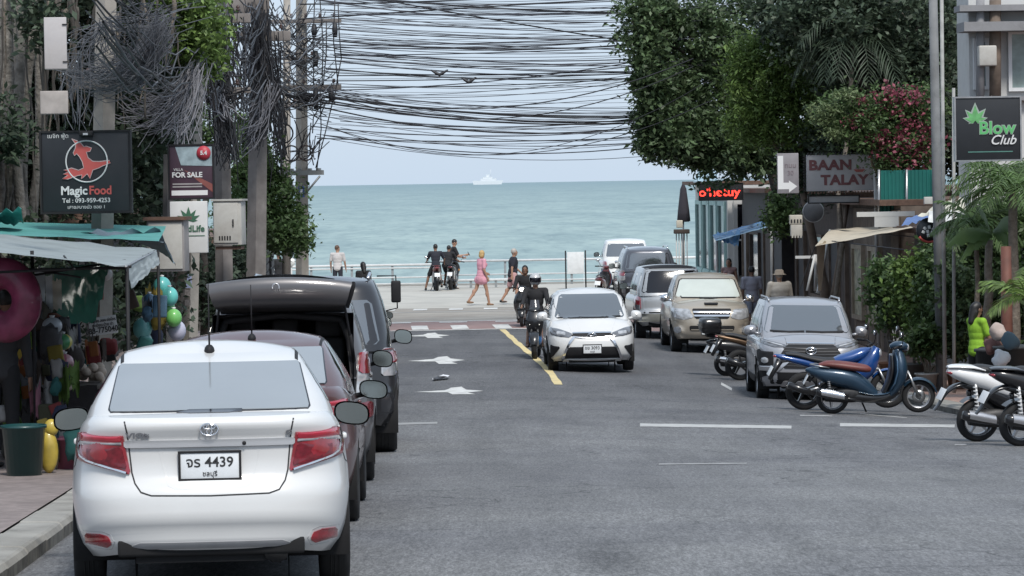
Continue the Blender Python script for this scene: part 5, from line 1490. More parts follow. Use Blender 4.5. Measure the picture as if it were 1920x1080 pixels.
    if shoes:
        sm = mat('shoe_' + shoes, {'black': (.02, .02, .02), 'white': (.6, .6, .6), 'tan': (.2, .12, .07)}[shoes], .7, var=.15)
        for sg in (1, -1):
            an = J[sg][2]; s = MB()
            s.ell(an + Vector((0, .045, -.062)), (.046, .125, .03), 14, 8); s.ell(an + Vector((0, -.03, -.04)), (.043, .05, .04), 10, 7)
            s.build('shoe', sm, root)
    if phone:
        wr = J[1][5] + J[1][6] * .1
        p = MB(); p.box(wr + Vector((0, .02, .03)), (.075, .012, .15), Matrix.Rotation(.5, 3, 'X'), .004); o = p.build('phone', M_BLK, None)
        o.matrix_world = root.matrix_basis; tag(o, 'small dark phone held up by a man beside the promenade scooters', 'phone')
    return root

dk = cloth('dark_navy', (.018, .02, .03)); dk2 = cloth('black', (.014, .014, .016)); pk = cloth('pink', (.62, .30, .37)); pks = cloth('pale_pink', (.55, .33, .33))
gr_ = cloth('grey_white', (.48, .45, .44)); be = cloth('beige', (.42, .38, .33)); lime = cloth('neon_green', (.23, .43, .03)); lav = cloth('lavender_grey', (.33, .32, .37)); bl = cloth('blue_grey', (.05, .07, .12)); rose = cloth('dusty_rose', (.3, .19, .18))
W = 'people walking on the promenade'
person('woman with blond hair in a loose pink tunic walking along the promenade', gp(903, 109), R(-62), 'tan', 'blond', pk, None, 1.74, lean=.05, headturn=.5, legs=((.30, .03, .12), (-.30, .03, .34)), arms=((-.1, .16, .5), (.2, .16, .9)), dress=True, hairlen='bob', shoes='tan', female=True, group=W, build=1.05, sleeves='short')
person('grey haired man in a black t-shirt and pink shorts walking after the pink woman', gp(962, 109.5), R(-78), 'tan', 'grey', dk, pks, 1.76, lean=.08, headturn=.1, legs=((.22, .03, .1), (-.22, .03, .35)), arms=((-.35, .16, .3), (.35, .2, .5)), pants='short', group=W, build=1.18)
person('man in a dark t-shirt sitting astride the dark red promenade scooter', gp(818, 126.6), R(6), 'brown', 'black', dk, dk2, 1.74, pelvis=.93, lean=.12, headturn=.2, legs=((.85, .25, 1.0), (.35, .42, .25)), arms=((.45, .5, .6), (.5, .35, .8)), pants='short', group='men with scooters on the promenade')
person('man in black leaning forward on the black promenade scooter', gp(838, 127.6), R(-20), 'brown', 'black', dk2, dk, 1.7, pelvis=.93, lean=.42, legs=((.7, .25, .9), (.9, .2, 1.1)), arms=((.7, .2, .6), (.75, .2, .7)), pants='short', group='men with scooters on the promenade')
person('tall man in black standing by the scooters looking down at a phone', gp(851, 129), R(-80), 'tan', 'black', dk2, dk, 1.82, lean=.05, headtilt=.45, legs=((.02, .06, .05), (-.05, .06, .05)), arms=((.45, .1, 1.25), (.3, .1, 1.1)), pants='short', phone=True, group='men with scooters on the promenade')
person('man in a pale grey shirt standing on the promenade beyond the parked cars', gp(634, 124), R(-10), 'tan', 'brown', gr_, dk, 1.74, headturn=-.6, group=W, arms=((.1, .2, .3), (.1, .2, .3)))
person('long haired person in black standing beyond the black off-roader', gp(684, 98), R(20), 'brown', 'black', dk2, dk2, 1.62, sleeves='long', hairlen='long', female=True, lean=.12, headtilt=.2)
R1_ = person('helmeted rider in a black jacket on the light blue scooter', gv(RB1.location.x - .02, 73.0 - .36), R(177), 'tan', 'black', dk2, dk, 1.74, pelvis=.93, lean=.1, legs=((1.15, .18, 1.25), (1.15, .18, 1.25)), arms=((.75, .28, .5), (.75, .28, .5)), sleeves='long', helmet=mat('helmet_grey', (.5, .5, .5), .25, .2, var=.1, coat=.6), pants='short')
R2_ = person('rider dressed in black without a helmet on the black scooter', gv(RB2.location.x + .02, 92 - .3), R(176), 'brown', 'black', dk2, dk2, 1.74, pelvis=.82, lean=.15, legs=((1.1, .18, 1.2), (1.1, .18, 1.2)), arms=((.75, .28, .5), (.75, .28, .5)), sleeves='long', hairlen='bob')
S_ = 'people on the right pavement'
person('woman in a dusty pink top standing under the blue awning', gp(1368, 97, .1), R(160), 'tan', 'black', rose, dk2, 1.66, hairlen='long', female=True, sleeves='none', group=S_, arms=((.1, .15, .2), (.0, .2, .2)))
person('person in a lavender grey shirt walking away under the blue awning', gp(1411, 86, .1), R(10), 'brown', 'black', lav, mat('denim_pale', (.25, .27, .33), .85, var=.15), 1.72, hairlen='short', legs=((.2, .04, .1), (-.2, .04, .3)), group=S_, pants='short')
person('stout man in a beige shirt and sun hat seen from behind', gp(1463, 78.5, .1), R(12), 'tan', 'grey', be, be, 1.74, hat=cloth('hat_khaki', (.24, .2, .16)), sleeves='long', build=1.35, group=S_, arms=((.05, .28, .2), (.1, .28, .3)))
person('woman with long black hair in a neon green t-shirt by the potted plants', gp(1833, 52.5, .13), R(-62), 'brown', 'black', lime, dk2, 1.56, hairlen='long', female=True, build=1.0, arms=((.35, .12, .8), (.3, .12, .9)), headtilt=.15, group=S_, vox=.014)
person('person in dark clothes standing at the beach stall, mostly in shade', gp(8, 33.0, .13), R(-25), 'brown', 'black', cloth('charcoal', (.03, .03, .033)), dk2, 1.68, sleeves='long', lean=.15)
# ================================================================== FOLIAGE TOOLS
def leaf_mesh(name, pts, size, m, parent, seed=1, aspect=.5, up=.35, fold=True, droop=0.0):
    """one small folded blade per point, turned every way"""
    r = np.random.default_rng(seed); P = np.asarray(pts, float); n = len(P)
    nrm = r.normal(size=(n, 3)); nrm[:, 2] = np.abs(nrm[:, 2]) + up; nrm /= np.linalg.norm(nrm, axis=1)[:, None]
    d = r.normal(size=(n, 3)); d[:, 2] -= droop; d -= nrm * np.sum(d * nrm, axis=1)[:, None]; d /= np.linalg.norm(d, axis=1)[:, None] + 1e-9
    w = np.cross(nrm, d); L = (size * r.uniform(.45, 1.6, n))[:, None]; Wd = L * aspect
    tip = P + d * L; base = P
    a = P + d * L * .45 + w * Wd * .5 + nrm * L * .10; b = P + d * L * .45 - w * Wd * .5 + nrm * L * .10
    V = np.stack([base, a, tip, b], 1).reshape(-1, 3)
    i = np.arange(n)[:, None] * 4
    F = np.concatenate([i, i + 1, i + 2, i + 3], 1)
    return mesh_np(name, V, F, m, parent)
def clumps(blobs, per, leaves, rc, seed=1, shell=.55):
    """points gathered in clumps inside ellipsoids; blobs rows: centre, radii, share"""
    r = np.random.default_rng(seed); out = []
    for c, rad, sh in blobs:
        k = max(1, int(per * sh)); v = r.normal(size=(k, 3)); v /= np.linalg.norm(v, axis=1)[:, None]
        q = np.asarray(c) + v * np.asarray(rad) * (shell + (1 - shell) * r.uniform(0, 1, (k, 1)) ** .5) * r.uniform(.72, 1.34, (k, 1))
        s = r.uniform(.6, 1.3, (k, 1, 1)) * rc
        p = q[:, None, :] + r.normal(size=(k, leaves, 3)) * s * np.array([1, 1, .75])
        out.append(p.reshape(-1, 3))
    return np.concatenate(out)
M_BARK = mat('bark_grey', (.16, .135, .11), .9, var=.35, scale=9, bump=.8, bscale=22, bdist=.03)
M_BARKD = mat('bark_dark', (.06, .05, .042), .9, var=.35, scale=8, bump=.8, bscale=18, bdist=.03)
M_BARKP = mat('bark_pale', (.27, .25, .21), .9, var=.25, scale=6, bump=.7, bscale=20, bdist=.03)
LF_D = leafmat('leaf_dark', (.082, .125, .058), .55)
LF_M = leafmat('leaf_mid', (.08, .13, .048), .5)
LF_B = leafmat('leaf_bright', (.14, .215, .06), .5)
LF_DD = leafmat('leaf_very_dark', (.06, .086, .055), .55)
LF_P = leafmat('leaf_palm', (.095, .155, .055), .45)
FL_R = leafmat('bougainvillea_bract', (.26, .07, .10), .5)
def PB(px, py, Y, rx, ry, rz=None, share=1.0):
    """ellipsoid seen at px, py with pixel radii rx, ry at distance Y"""
    s = Y / FPX; c = at(px, py, Y)
    return (tuple(c), (rx * s, (rz or (rx + ry) / 2) * s, ry * s), share)
def limb(mb, a, b, r0, r1, seed, wob=.12, n=7):
    rr = random.Random(seed); a, b = Vector(a), Vector(b); L = (b - a).length
    pts = []
    for i in range(n):
        t = i / (n - 1); p = a.lerp(b, t) + Vector((rr.uniform(-1, 1), rr.uniform(-1, 1), rr.uniform(-.6, .6))) * wob * L * math.sin(t * math.pi) * .5
        pts.append(p)
    mb.tube(pts, [r0 + (r1 - r0) * i / (n - 1) for i in range(n)], 9)
def tree(name, label, base, fork, blobs, per, leaves, rc, size, lm, bark, r0, seed, group=None, cat='tree', aspect=.5, droop=0.0, shell=.5):
    root = thing(name, label, cat, base, 0, group); B = Vector(base)
    mb = MB(); fk = Vector(fork) - B
    limb(mb, (0, 0, -.1), fk, r0, r0 * .7, seed, .05)
    for i, (c, rad, sh) in enumerate(blobs):
        e = Vector(c) - B; limb(mb, fk, e, r0 * .5, r0 * .12, seed + i + 1)
        for j in range(3):
            rr = random.Random(seed * 31 + i * 7 + j); v = Vector((rr.uniform(-1, 1) * rad[0], rr.uniform(-1, 1) * rad[1], rr.uniform(-.7, 1) * rad[2]))
            limb(mb, e.lerp(fk, .25), e + v * .8, r0 * .18, r0 * .04, seed + j + 50, .2, 5)
    mb.build('trunk', bark, root)
    pts = clumps([(tuple(Vector(c) - B), rad, sh) for c, rad, sh in blobs], per, leaves, rc, seed, shell)
    leaf_mesh('crown', pts, size, lm, root, seed, aspect, droop=droop)
    return root
def frond(mb, base, d, L, droop, n=22, lw=.45, width=.03, seed=0):
    """pinnate palm frond: a drooping midrib with leaflets either side"""
    rr = random.Random(seed); base = Vector(base); d = Vector(d).normalized(); side = d.cross(Vector((0, 0, 1))).normalized()
    pts = []; p = base.copy(); v = d.copy()
    for i in range(n + 1):
        pts.append(p.copy()); v = (v + Vector((0, 0, -droop / n))).normalized(); p = p + v * L / n
    mb.tube([pts[i] for i in range(0, n + 1, 3)], [.016 * (1 - .8 * i / n) for i in range(0, n + 1, 3)], 5)
    for i in range(2, n):
        t = i / n; ln = lw * (math.sin(math.pi * min(1, .15 + t * .85)) ** .6) * rr.uniform(.8, 1.1)
        ax = (pts[i + 1] - pts[i - 1]).normalized()
        for sg in (-1, 1):
            q = (side * sg * .8 + ax * .75 + Vector((0, 0, rr.uniform(-.35, .05)))).normalized()
            tip = pts[i] + q * ln + Vector((0, 0, -ln * .28)); mid = pts[i] + q * ln * .5
            wv = ax * width
            mb.add([pts[i] - wv * .3, mid - wv, tip, mid + wv, pts[i] + wv * .3], [(0, 1, 2, 3, 4)], False)
def palm(name, label, base, top, nf, L, lm, seed, cat='palm', group=None, droop=1.3, lw=.45, az=None, trunk_r=.09):
    root = thing(name, label, cat, base, 0, group); T = Vector(top) - Vector(base)
    mb = MB(); limb(mb, (0, 0, -.05), T, trunk_r, trunk_r * .8, seed, .03); mb.build('trunk', M_BARK, root)
    rr = random.Random(seed)
    for i in range(nf):
        a = az[0] + (az[1] - az[0]) * rr.random() if az else 2 * math.pi * (i + rr.uniform(-.3, .3)) / nf
        el = rr.uniform(.15, 1.15); f = MB()
        frond(f, T, (math.cos(a) * math.cos(el), math.sin(a) * math.cos(el), math.sin(el)), L * rr.uniform(.75, 1.1), droop * rr.uniform(.8, 1.3), 20, lw, .022, seed + i)
        f.build('frond', lm, root, fix=False)
    return root

# ================================================================== LEFT SIDE OF THE STREET
M_POLE = mat('pole_concrete', (.34, .315, .28), .85, var=.15, scale=4, bump=.3, bscale=40, dirt=(.16, .14, .12), dirtamt=.6, dscale=1.2)
M_POLED = mat('pole_concrete_brown', (.19, .172, .162), .85, var=.2, scale=4, bump=.3, bscale=40, dirt=(.09, .075, .065), dirtamt=.6, dscale=1.2)
M_WIRE = mat('cable_black', (.022, .022, .026), .55, var=0)
M_WIREG = mat('cable_grey', (.10, .105, .12), .6, var=.1)
M_WIREP = mat('cable_pale', (.19, .19, .21), .6, var=.1)
M_CAB = mat('cabinet_grey', (.46, .45, .42), .6, var=.08, scale=3, dirt=(.25, .22, .19), dirtamt=.5, dscale=2)
M_RUST = mat('rusty_steel', (.12, .07, .05), .8, var=.3, scale=10)
def facing_box(mb, px0, py0, px1, py1, Y, depth, bevel=0.0):
    a = at(px0, py1, Y); b = at(px1, py0, Y)
    mb.box(((a.x + b.x) / 2, Y + depth / 2, (a.z + b.z) / 2), (b.x - a.x, depth, b.z - a.z), None, bevel)
    return (a.x + b.x) / 2, (a.z + b.z) / 2, b.x - a.x, b.z - a.z
PG = 'concrete utility poles on the left pavement'
def pole(px_top, px_bot, Y, w, m, label, ztop=9.0, square=True, group=PG, arms=()):
    b_ = gv(gx(px_bot, Y), Y, .13 if Y < 88 else 0)
    root = thing('utility_pole', label, 'utility pole', b_, 0, group)
    t0 = at(px_top, 0, Y); dirv = (t0 - b_); tp = dirv * (ztop / dirv.z)
    mb = MB(); mb.tube([(0, 0, -.1), tp * .5, tp], [w * .72, w * .64, w * .56], 4 if square else 14, smooth=not square)
    o = mb.build('shaft', m, root)
    if square: o.rotation_euler.z = 0
    for (py, pxa, pxb, h) in arms:
        a = at(pxa, py, Y - w * .75) - b_; b = at(pxb, py, Y - w * .75) - b_
        q = MB(); c = (a + b) / 2; q.box(c, (abs(b.x - a.x), .1, h), None, .01)
        ao = q.build('crossarm', M_POLED, root)
        n = max(2, int(abs(b.x - a.x) / .35))
        for i in range(n):
            x = a.x + (b.x - a.x) * (i + .5) / n; z = c.z + h / 2
            k = MB(); k.lathe([(.012, 0), (.012, .05), (.04, .05), (.045, .07), (.025, .09), (.04, .11), (.025, .14), (.001, .15)], (x, c.y, z), 'Z', 10)
            k.build('insulator', mat('insulator_brown', (.06, .035, .03), .3, var=.1), ao)
    return root
PL1 = pole(199, 186, 44, .21, M_POLE, 'concrete pole at the stall carrying the phone number board', arms=((158, 140, 245, .12),))
PL2 = pole(372, 353, 53, .17, M_POLE, 'slim concrete pole with stickers, next beyond the blue green inflatable toys', 9)
pole(318, 312, 49, .12, M_POLED, 'brownish concrete post between the two black shop signs', 3.6)
pole(412, 424, 60, .22, M_POLED, 'concrete pole carrying the grey metal cabinet', 9, arms=((35, 330, 470, .16), (170, 370, 470, .1)))
pole(487, 478, 70, .29, M_POLED, 'thick dark brown pole wrapped in cables, left of the bushy tree', 9, arms=((12, 422, 505, .28), (68, 440, 545, .2)))
pole(565, 567, 88, .24, M_POLE, 'pale concrete pole standing against the sea with a platform bracket', 9, arms=((40, 480, 640, .1), (165, 500, 640, .16), (110, 480, 600, .06)))
pole(538, 537, 93, .17, M_POLE, 'slender pale pole just behind the platform pole', 9, False, arms=((197, 515, 590, .1),))
# platform and bracket on the last pole
b = MB(); p0 = at(520, 330, 87.8); p1 = at(605, 318, 87.8)
for dy in (-.35, .35): b.box(((p0.x + p1.x) / 2, 88 + dy, (p0.z + p1.z) / 2), (p1.x - p0.x, .09, .12))
for i in range(5): b.box((p0.x + (p1.x - p0.x) * (i + .5) / 5, 88, (p0.z + p1.z) / 2 + .085), (.09, .8, .05))
for sx in (-1, 1): b.tube([at(567 + sx * 4, 365, 87.6), at(567 + sx * 33, 330, 87.6)], .03, 6)
o = b.build('pole_platform', mat('galvanised', (.33, .33, .32), .5, .5, var=.15)); tag(o, 'grey steel platform bracketed to the last pole above the sea horizon', 'platform')
b = MB(); facing_box(b, 559, 349, 571, 370, 87.6, .02); o = b.build('pole_sign', mat('sign_blue', (.06, .09, .32), .5, var=.1)); tag(o, 'small blue number plate on the last pale pole', 'sign')
b = MB(); facing_box(b, 563, 354, 567, 365, 87.585, .01); b.build('white_mark', M_PLATE, o)
# coils of spare cable
for (px, py, r_, Y) in ((531, 250, 18, 87), (509, 282, 17, 86.5), (546, 288, 15, 86.2), (573, 287, 14, 87.2), (521, 284, 15, 86.8)):
    c = at(px, py, Y); rr = r_ * Y / FPX; b = MB()
    for k in range(5):
        q = rnd.uniform(.92, 1.06); b.tube([(rr * q * math.cos(a), rnd.uniform(-.02, .02) + k * .012, rr * q * math.sin(a)) for a in np.linspace(0, 2 * math.pi, 22)], .011, 5, caps=False)
    o = b.build('cable_coil', M_WIRE if px != 573 else M_RUST, loc=c)
    tag(o, {531: 'black cable coil hung highest among the coils on the far left poles', 509: 'black cable coil hung farthest left in the row of coils', 546: 'black cable coil next to the pale platform pole', 573: 'rusty brown cable coil on the pale platform pole, nearest the sea', 521: 'black cable coil overlapping the leftmost coil'}[px], 'cable coil', 'coils of spare cable on the poles')

# banyan at the far left edge: plaited trunk and hanging roots
root = thing('banyan_tree', 'big banyan with plaited grey trunk and hanging aerial roots at the left edge', 'tree', gv(gx(20, 47), 47, .13)); B0 = root.location.copy()
def rel(px, py, Y): return at(px, py, Y) - B0
b = MB()
for (pa, pb, r_, Y, sd) in ((10, 22, .105, 47, 1), (36, 30, .07, 47.2, 2), (58, 48, .06, 47.4, 3), (-14, -6, .10, 47.6, 4), (72, 66, .06, 48, 5), (26, 44, .06, 46.6, 6), (84, 78, .05, 48.2, 7), (48, 12, .05, 46.7, 8)):
    pts = [rel(pa + (pb - pa) * t + 7 * math.sin(sd * 2 + t * 7), -120 + 560 * t, Y) for t in np.linspace(0, 1, 16)]
    pts.append(Vector((pts[-1].x, pts[-1].y, 0)))
    b.tube(pts, [r_ * (1 + .22 * math.sin(i * 1.1 + sd)) for i in range(len(pts))], 10)
b.build('trunk', mat('bark_banyan', (.17, .158, .14), .9, var=.4, scale=7, bump=.9, bscale=16, bdist=.04), root)
M_ROOT = mat('root_dark', (.09, .08, .07), .9, var=.3, scale=6)
for i in range(46):
    b = MB(); px = rnd.uniform(0, 150) if i % 3 else rnd.uniform(150, 330); y0 = rnd.uniform(-90, 40); y1 = rnd.uniform(240, 430) if px < 110 else rnd.uniform(90, 260); Y = rnd.uniform(46, 50); sw = rnd.uniform(-12, 12)
    b.tube([rel(px + sw * t + 5 * math.sin(t * 5 + i) + 2.5 * math.sin(t * 13 + i * 2), y0 + (y1 - y0) * t, Y) for t in np.linspace(0, 1, 18)], [.024 * rnd.uniform(.8, 1.2) * (1 - .6 * t) * (1.5 if i % 7 == 0 else .8) for t in np.linspace(0, 1, 18)], 6)
    b.build('aerial_root', M_BARK if i % 4 == 0 else M_ROOT, root)
bl = [PB(60, -60, 49, 160, 110), PB(200, -20, 50, 140, 90), PB(300, 20, 51, 80, 90, None, .8), PB(250, 120, 51, 90, 120), PB(130, 120, 51, 110, 130), PB(30, 150, 51, 80, 150), PB(285, 220, 51, 60, 120), PB(180, 260, 51, 120, 120), PB(60, 330, 51, 110, 90), PB(70, 40, 45.8, 30, 50, None, .16), PB(20, 250, 45.8, 26, 60, None, .14), PB(300, 340, 51, 40, 80, None, .6)]
pts = clumps([(tuple(Vector(c) - B0), r_, s) for c, r_, s in bl], 170, 26, .16, 5, .3)
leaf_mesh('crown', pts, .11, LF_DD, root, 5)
bl = [PB(345, 60, 50, 50, 62, None, 1.0), PB(375, 105, 52, 38, 32, None, .6), PB(330, 10, 50, 60, 30, None, .7), PB(395, 30, 52, 30, 50, None, .3)]
tree('street_tree', 'bright green leafy tree reaching out above the poles on the left', gv(gx(330, 52), 52, .13), at(345, 200, 52), bl, 85, 26, .13, .10, LF_B, M_BARKD, .12, 11)
bl = [PB(500, 380, 86, 58, 62), PB(480, 330, 86, 40, 45), PB(520, 430, 86, 48, 40), PB(455, 420, 85, 40, 60), PB(545, 445, 85, 26, 24, None, .4), PB(470, 260, 84, 26, 60, None, .4)]
tree('bushy_tree', 'dense dark green bushy tree in front of the pale pole at the far left corner', gv(gx(490, 86), 86, .13), at(490, 450, 86), bl, 150, 30, .16, .12, LF_M, M_BARKD, .14, 21, shell=.35)
bl = [PB(390, 240, 66, 30, 40, None, .6), PB(378, 300, 66, 26, 30, None, .4)]
tree('small_tree', 'small dark green tree showing between the slim poles above the sale sign', gv(gx(385, 66), 66, .13), at(388, 300, 66), bl, 60, 24, .14, .1, LF_M, M_BARKD, .08, 23)
# dark climbing plants over the wall behind the stall
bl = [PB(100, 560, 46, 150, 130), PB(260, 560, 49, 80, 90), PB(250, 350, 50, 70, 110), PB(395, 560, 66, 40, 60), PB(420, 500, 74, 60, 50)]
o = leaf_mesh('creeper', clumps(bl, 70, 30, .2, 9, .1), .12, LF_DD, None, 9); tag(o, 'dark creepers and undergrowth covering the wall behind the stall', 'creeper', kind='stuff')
# backdrop houses added behind the left pavement, walls coloured dark to fill the shade
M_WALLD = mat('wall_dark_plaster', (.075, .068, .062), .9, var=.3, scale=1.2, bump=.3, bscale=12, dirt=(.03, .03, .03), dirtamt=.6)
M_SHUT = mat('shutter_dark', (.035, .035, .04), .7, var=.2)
def shop_left(name, label, y0, y1, x0, h, m=M_WALLD):
    root = thing(name, label, 'building', gv(x0, y0), YAW); L = y1 - y0
    b = MB(); b.box((-3, L / 2, h / 2), (6, L, h)); b.build('wall', m, root)
    b = MB(); b.box((-2.9, L / 2, h + .09), (6.9, L + .5, .18)); b.build('roof', M_RUST, root)
    n = max(1, int(L / 4.5))
    for i in range(n):
        c = (i + .5) * L / n
        d = MB(); d.box((.02, c, 1.25), (.08, 2.6, 2.5)); do = d.build('shutter', M_SHUT, root)
        for k in range(10):
            s = MB(); s.box((.075, c, .2 + k * .24), (.03, 2.5, .17)); s.build('slat', M_SHUT, do)
    d = MB(); d.box((-2.2, -.02, 1.1), (1.0, .06, 2.2)); d.build('door', M_SHUT, root)
    w = MB(); w.box((-4.2, -.02, 1.5), (1.1, .06, 1.0)); wo = w.build('window', M_GLASSD, root)
    w = MB(); w.box((-4.2, -.05, .96), (1.3, .1, .07)); w.build('sill', M_CONC, wo)
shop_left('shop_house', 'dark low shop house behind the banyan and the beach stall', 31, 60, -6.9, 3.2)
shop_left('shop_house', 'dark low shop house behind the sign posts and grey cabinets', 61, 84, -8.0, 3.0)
shop_left('corner_house', 'low corner house added, coloured dark to fill the shade beyond the bushy tree', 91, 110, -6.9, 2.3)

# signs and cabinets
M_SIGNB = mat('sign_black', (.014, .016, .02), .45, var=.1)
M_TXW = mat('sign_white_print', (.62, .62, .62), .6, var=0)
M_TXR = mat('sign_red_print', (.5, .09, .08), .6, var=0)
def board(name, label, px0, py0, px1, py1, Y, m, depth=.12, frame=None, cat='sign', rot=0.0, group=None):
    a = at(px0, py1, Y); c = at(px1, py0, Y)
    root = thing(name, label, cat, ((a.x + c.x) / 2, Y, (a.z + c.z) / 2), rot, group)
    w, h = c.x - a.x, c.z - a.z
    b = MB(); b.box((0, depth / 2, 0), (w, depth, h), None, min(.008, depth * .3)); b.build('panel', m, root)
    if frame:
        t = .025
        for sg in (-1, 1):
            f = MB(); f.box((0, depth / 2 - .004, sg * (h / 2)), (w + 2 * t, depth + .03, t)); f.build('frame', frame, root)
            f = MB(); f.box((sg * (w / 2 + t / 2 - .001), depth / 2 - .004, 0), (t, depth + .028, h - t)); f.build('frame', frame, root)
    return root, w, h
def flatshape(name, poly, m, parent, y=-.006, d=.004):
    return MB().prism(poly, y, y + d).build(name, m, parent)
s, w, h = board('shop_sign', 'square black shop sign with a red witch on a broom in a white ring', 80, 245, 241, 400, 43.2, M_SIGNB, .14, M_BLK)
u = w / 161
def Q(px, py): return ((px - 160.5) * u, (322.5 - py) * u)
ring = MB(); ring.tube([(Q(163, 303)[0] + 38 * u * math.cos(a), -.012, Q(163, 303)[1] + 38 * u * math.sin(a)) for a in np.linspace(0, 2 * math.pi, 49)], 1.5 * u, 6, caps=False); ring.build('ring_print', M_TXW, s)
wit = [(368, 706), (392, 714), (415, 728), (428, 745), (440, 742), (466, 752), (458, 770), (440, 772), (448, 800), (470, 818), (505, 820), (552, 815), (560, 828), (520, 842), (500, 852), (470, 862), (455, 905), (442, 880), (425, 895), (412, 905), (415, 885), (395, 888), (345, 905), (318, 903), (345, 885), (322, 880), (350, 868), (325, 860), (365, 850), (400, 862), (425, 850), (418, 820), (405, 795), (392, 780), (380, 790), (374, 775), (385, 752), (388, 732), (376, 716)]
flatshape('witch_print', [Q(x / 2.7, y / 2.7) for x, y in wit], M_TXR, s, -.016)
wo = MB(); wo.tube([(Q(x / 2.7, 0)[0], -.014, Q(0, y / 2.7)[1]) for x, y in wit + wit[:1]], .006, 5, False); wo.build('witch_outline', mat('sign_outline', (.5, .4, .4), .6, var=0), s)
text('lettering', 'Magic', 22 * u, M_TXW, s, (Q(114, 357)[0], -.008, Q(0, 357)[1]), align='LEFT', bold=.004, sx=.98)
text('lettering', 'Food', 22 * u, M_TXR, s, (Q(166, 357)[0], -.008, Q(0, 357)[1]), align='LEFT', bold=.004, sx=.92)
text('lettering', 'Tel : 093-959-4253', 11.5 * u, M_TXW, s, (Q(161, 375)[0], -.008, Q(0, 375)[1]), bold=.001)
text('lettering', 'เสาชลบางนัว ซอย 1', 9 * u, M_TXW, s, (Q(161, 387)[0], -.008, Q(0, 387)[1]))
text('lettering', 'เมจิก ฟู้ด', 11 * u, M_TXW, s, (Q(111, 256)[0], -.008, Q(0, 256)[1]))
lm = MB(); lm.box((Q(164, 254)[0], -.07, Q(0, 252)[1]), (.17, .12, .06), None, .01); lo = lm.build('sign_lamp', M_BLK, s)
lm = MB(); lm.box((Q(164, 254)[0], -.132, Q(0, 253)[1]), (.06, .01, .025)); lm.build('lamp_lens', M_LENS, lo)
s, w, h = board('sale_sign', 'dark sale placard with a sea view and red round badge above the leaf sign', 319, 271, 398, 373, 48.4, mat('placard_maroon', (.05, .025, .04), .5, var=.15), .05, M_BLK)
u = w / 79
def Q(px, py): return ((px - 358.5) * u, (322 - py) * u)
flatshape('photo_print', [Q(330, 276), Q(397, 276), Q(397, 312), Q(340, 310)], mat('print_sea_view', (.26, .33, .36), .5, var=.3, scale=8), s)
flatshape('red_swoosh', [Q(345, 318), Q(397, 345), Q(397, 360), Q(372, 340)], mat('print_brick_red', (.22, .07, .06), .5), s, -.004)
bd = MB(); bd.lathe([(.001, 0), (13 * u, 0), (13 * u, .01)], (Q(382, 288)[0], -.02, Q(0, 288)[1]), 'Y', 18); bdo = bd.build('round_badge', mat('badge_red', (.42, .04, .06), .5), s)
text('lettering', '5.4', 10 * u, M_TXW, s, (Q(382, 288)[0], -.024, Q(0, 288)[1]), bold=.003)
text('lettering', 'VILLA', 7 * u, M_TXW, s, (Q(335, 318)[0], -.012, Q(0, 318)[1]))
text('lettering', 'FOR SALE', 13 * u, M_TXW, s, (Q(351, 328)[0], -.012, Q(0, 328)[1]), bold=.003)
flatshape('white_strip', [Q(322, 356), Q(388, 356), Q(388, 365), Q(322, 365)], M_TXW, s, -.006)
for k in range(2): flatshape('print_line', [Q(324, 343 + k * 5), Q(378, 343 + k * 5), Q(378, 345.5 + k * 5), Q(324, 345.5 + k * 5)], mat('print_grey', (.3, .28, .28), .6), s, -.006)
s, w, h = board('leaf_sign', 'white shop sign with a green leaf emblem under the sale placard', 320, 377, 388, 475, 48.3, mat('sign_white', (.58, .58, .57), .5, var=.05), .14, None)
u = w / 68
def Q(px, py): return ((px - 354) * u, (426 - py) * u)
M_TXG = mat('sign_green_print', (.04, .12, .07), .6, var=0)
for a, l in ((90, 17), (55, 16), (125, 16), (25, 15), (155, 15), (0, 11), (180, 11)):
    c, sn = math.cos(R(a)), math.sin(R(a)); cx, cz = Q(354, 414)
    flatshape('leaf_print', [(cx, cz), (cx + (c * .5 - sn * .16) * l * u * 1.5, cz + (sn * .5 + c * .16) * l * u * 1.5), (cx + c * l * u * 1.5, cz + sn * l * u * 1.5), (cx + (c * .5 + sn * .16) * l * u * 1.5, cz + (sn * .5 - c * .16) * l * u * 1.5)], M_TXG, s, -.006 - (a % 50) * .00005)
text('lettering', 'WeedLife', 16 * u, M_TXG, s, (Q(383, 429)[0], -.008, Q(0, 429)[1]), align='RIGHT', bold=.003)
flatshape('print_line', [Q(352, 441), Q(383, 441), Q(383, 442.5), Q(352, 442.5)], M_TXG, s, -.006)
s, w, h = board('metal_cabinet', 'pale grey metal cabinet mounted high on the concrete pole', 400, 376, 452, 460, 58.6, M_CAB, .4, None, 'cabinet', -.12)
b = MB(); b.box((0, .2, h / 2 + .012), (w + .06, .46, .03)); b.build('cabinet_lid', M_CAB, s)
b = MB(); b.box((-.02, -.012, .0), (w * .86, .018, h * .9), None, .006); do = b.build('cabinet_door', M_CAB, s)
b = MB(); b.box((w * .22, -.03, 0), (.02, .02, .12)); b.build('handle', M_BLK, do)
for k in range(5):
    b = MB(); b.box((-.13 + k * .045, -.024, -h * .34), (.022, .01, .07)); b.build('vent_slot', M_BLK, do)
b = MB(); b.box((0, .2, -h / 2 - .05), (w * .9, .3, .05)); b.build('cabinet_bracket', M_RUST, s)
s, w, h = board('metal_cabinet', 'grey metal cabinet with a rusty lid hanging behind the stall awning', 276, 412, 345, 510, 47.6, mat('cabinet_brownish', (.26, .245, .24), .6, var=.12, scale=4), .35, None, 'cabinet', -.1)
b = MB(); b.box((0, .16, h / 2 + .02), (w + .08, .44, .045)); b.build('cabinet_lid', M_RUST, s)
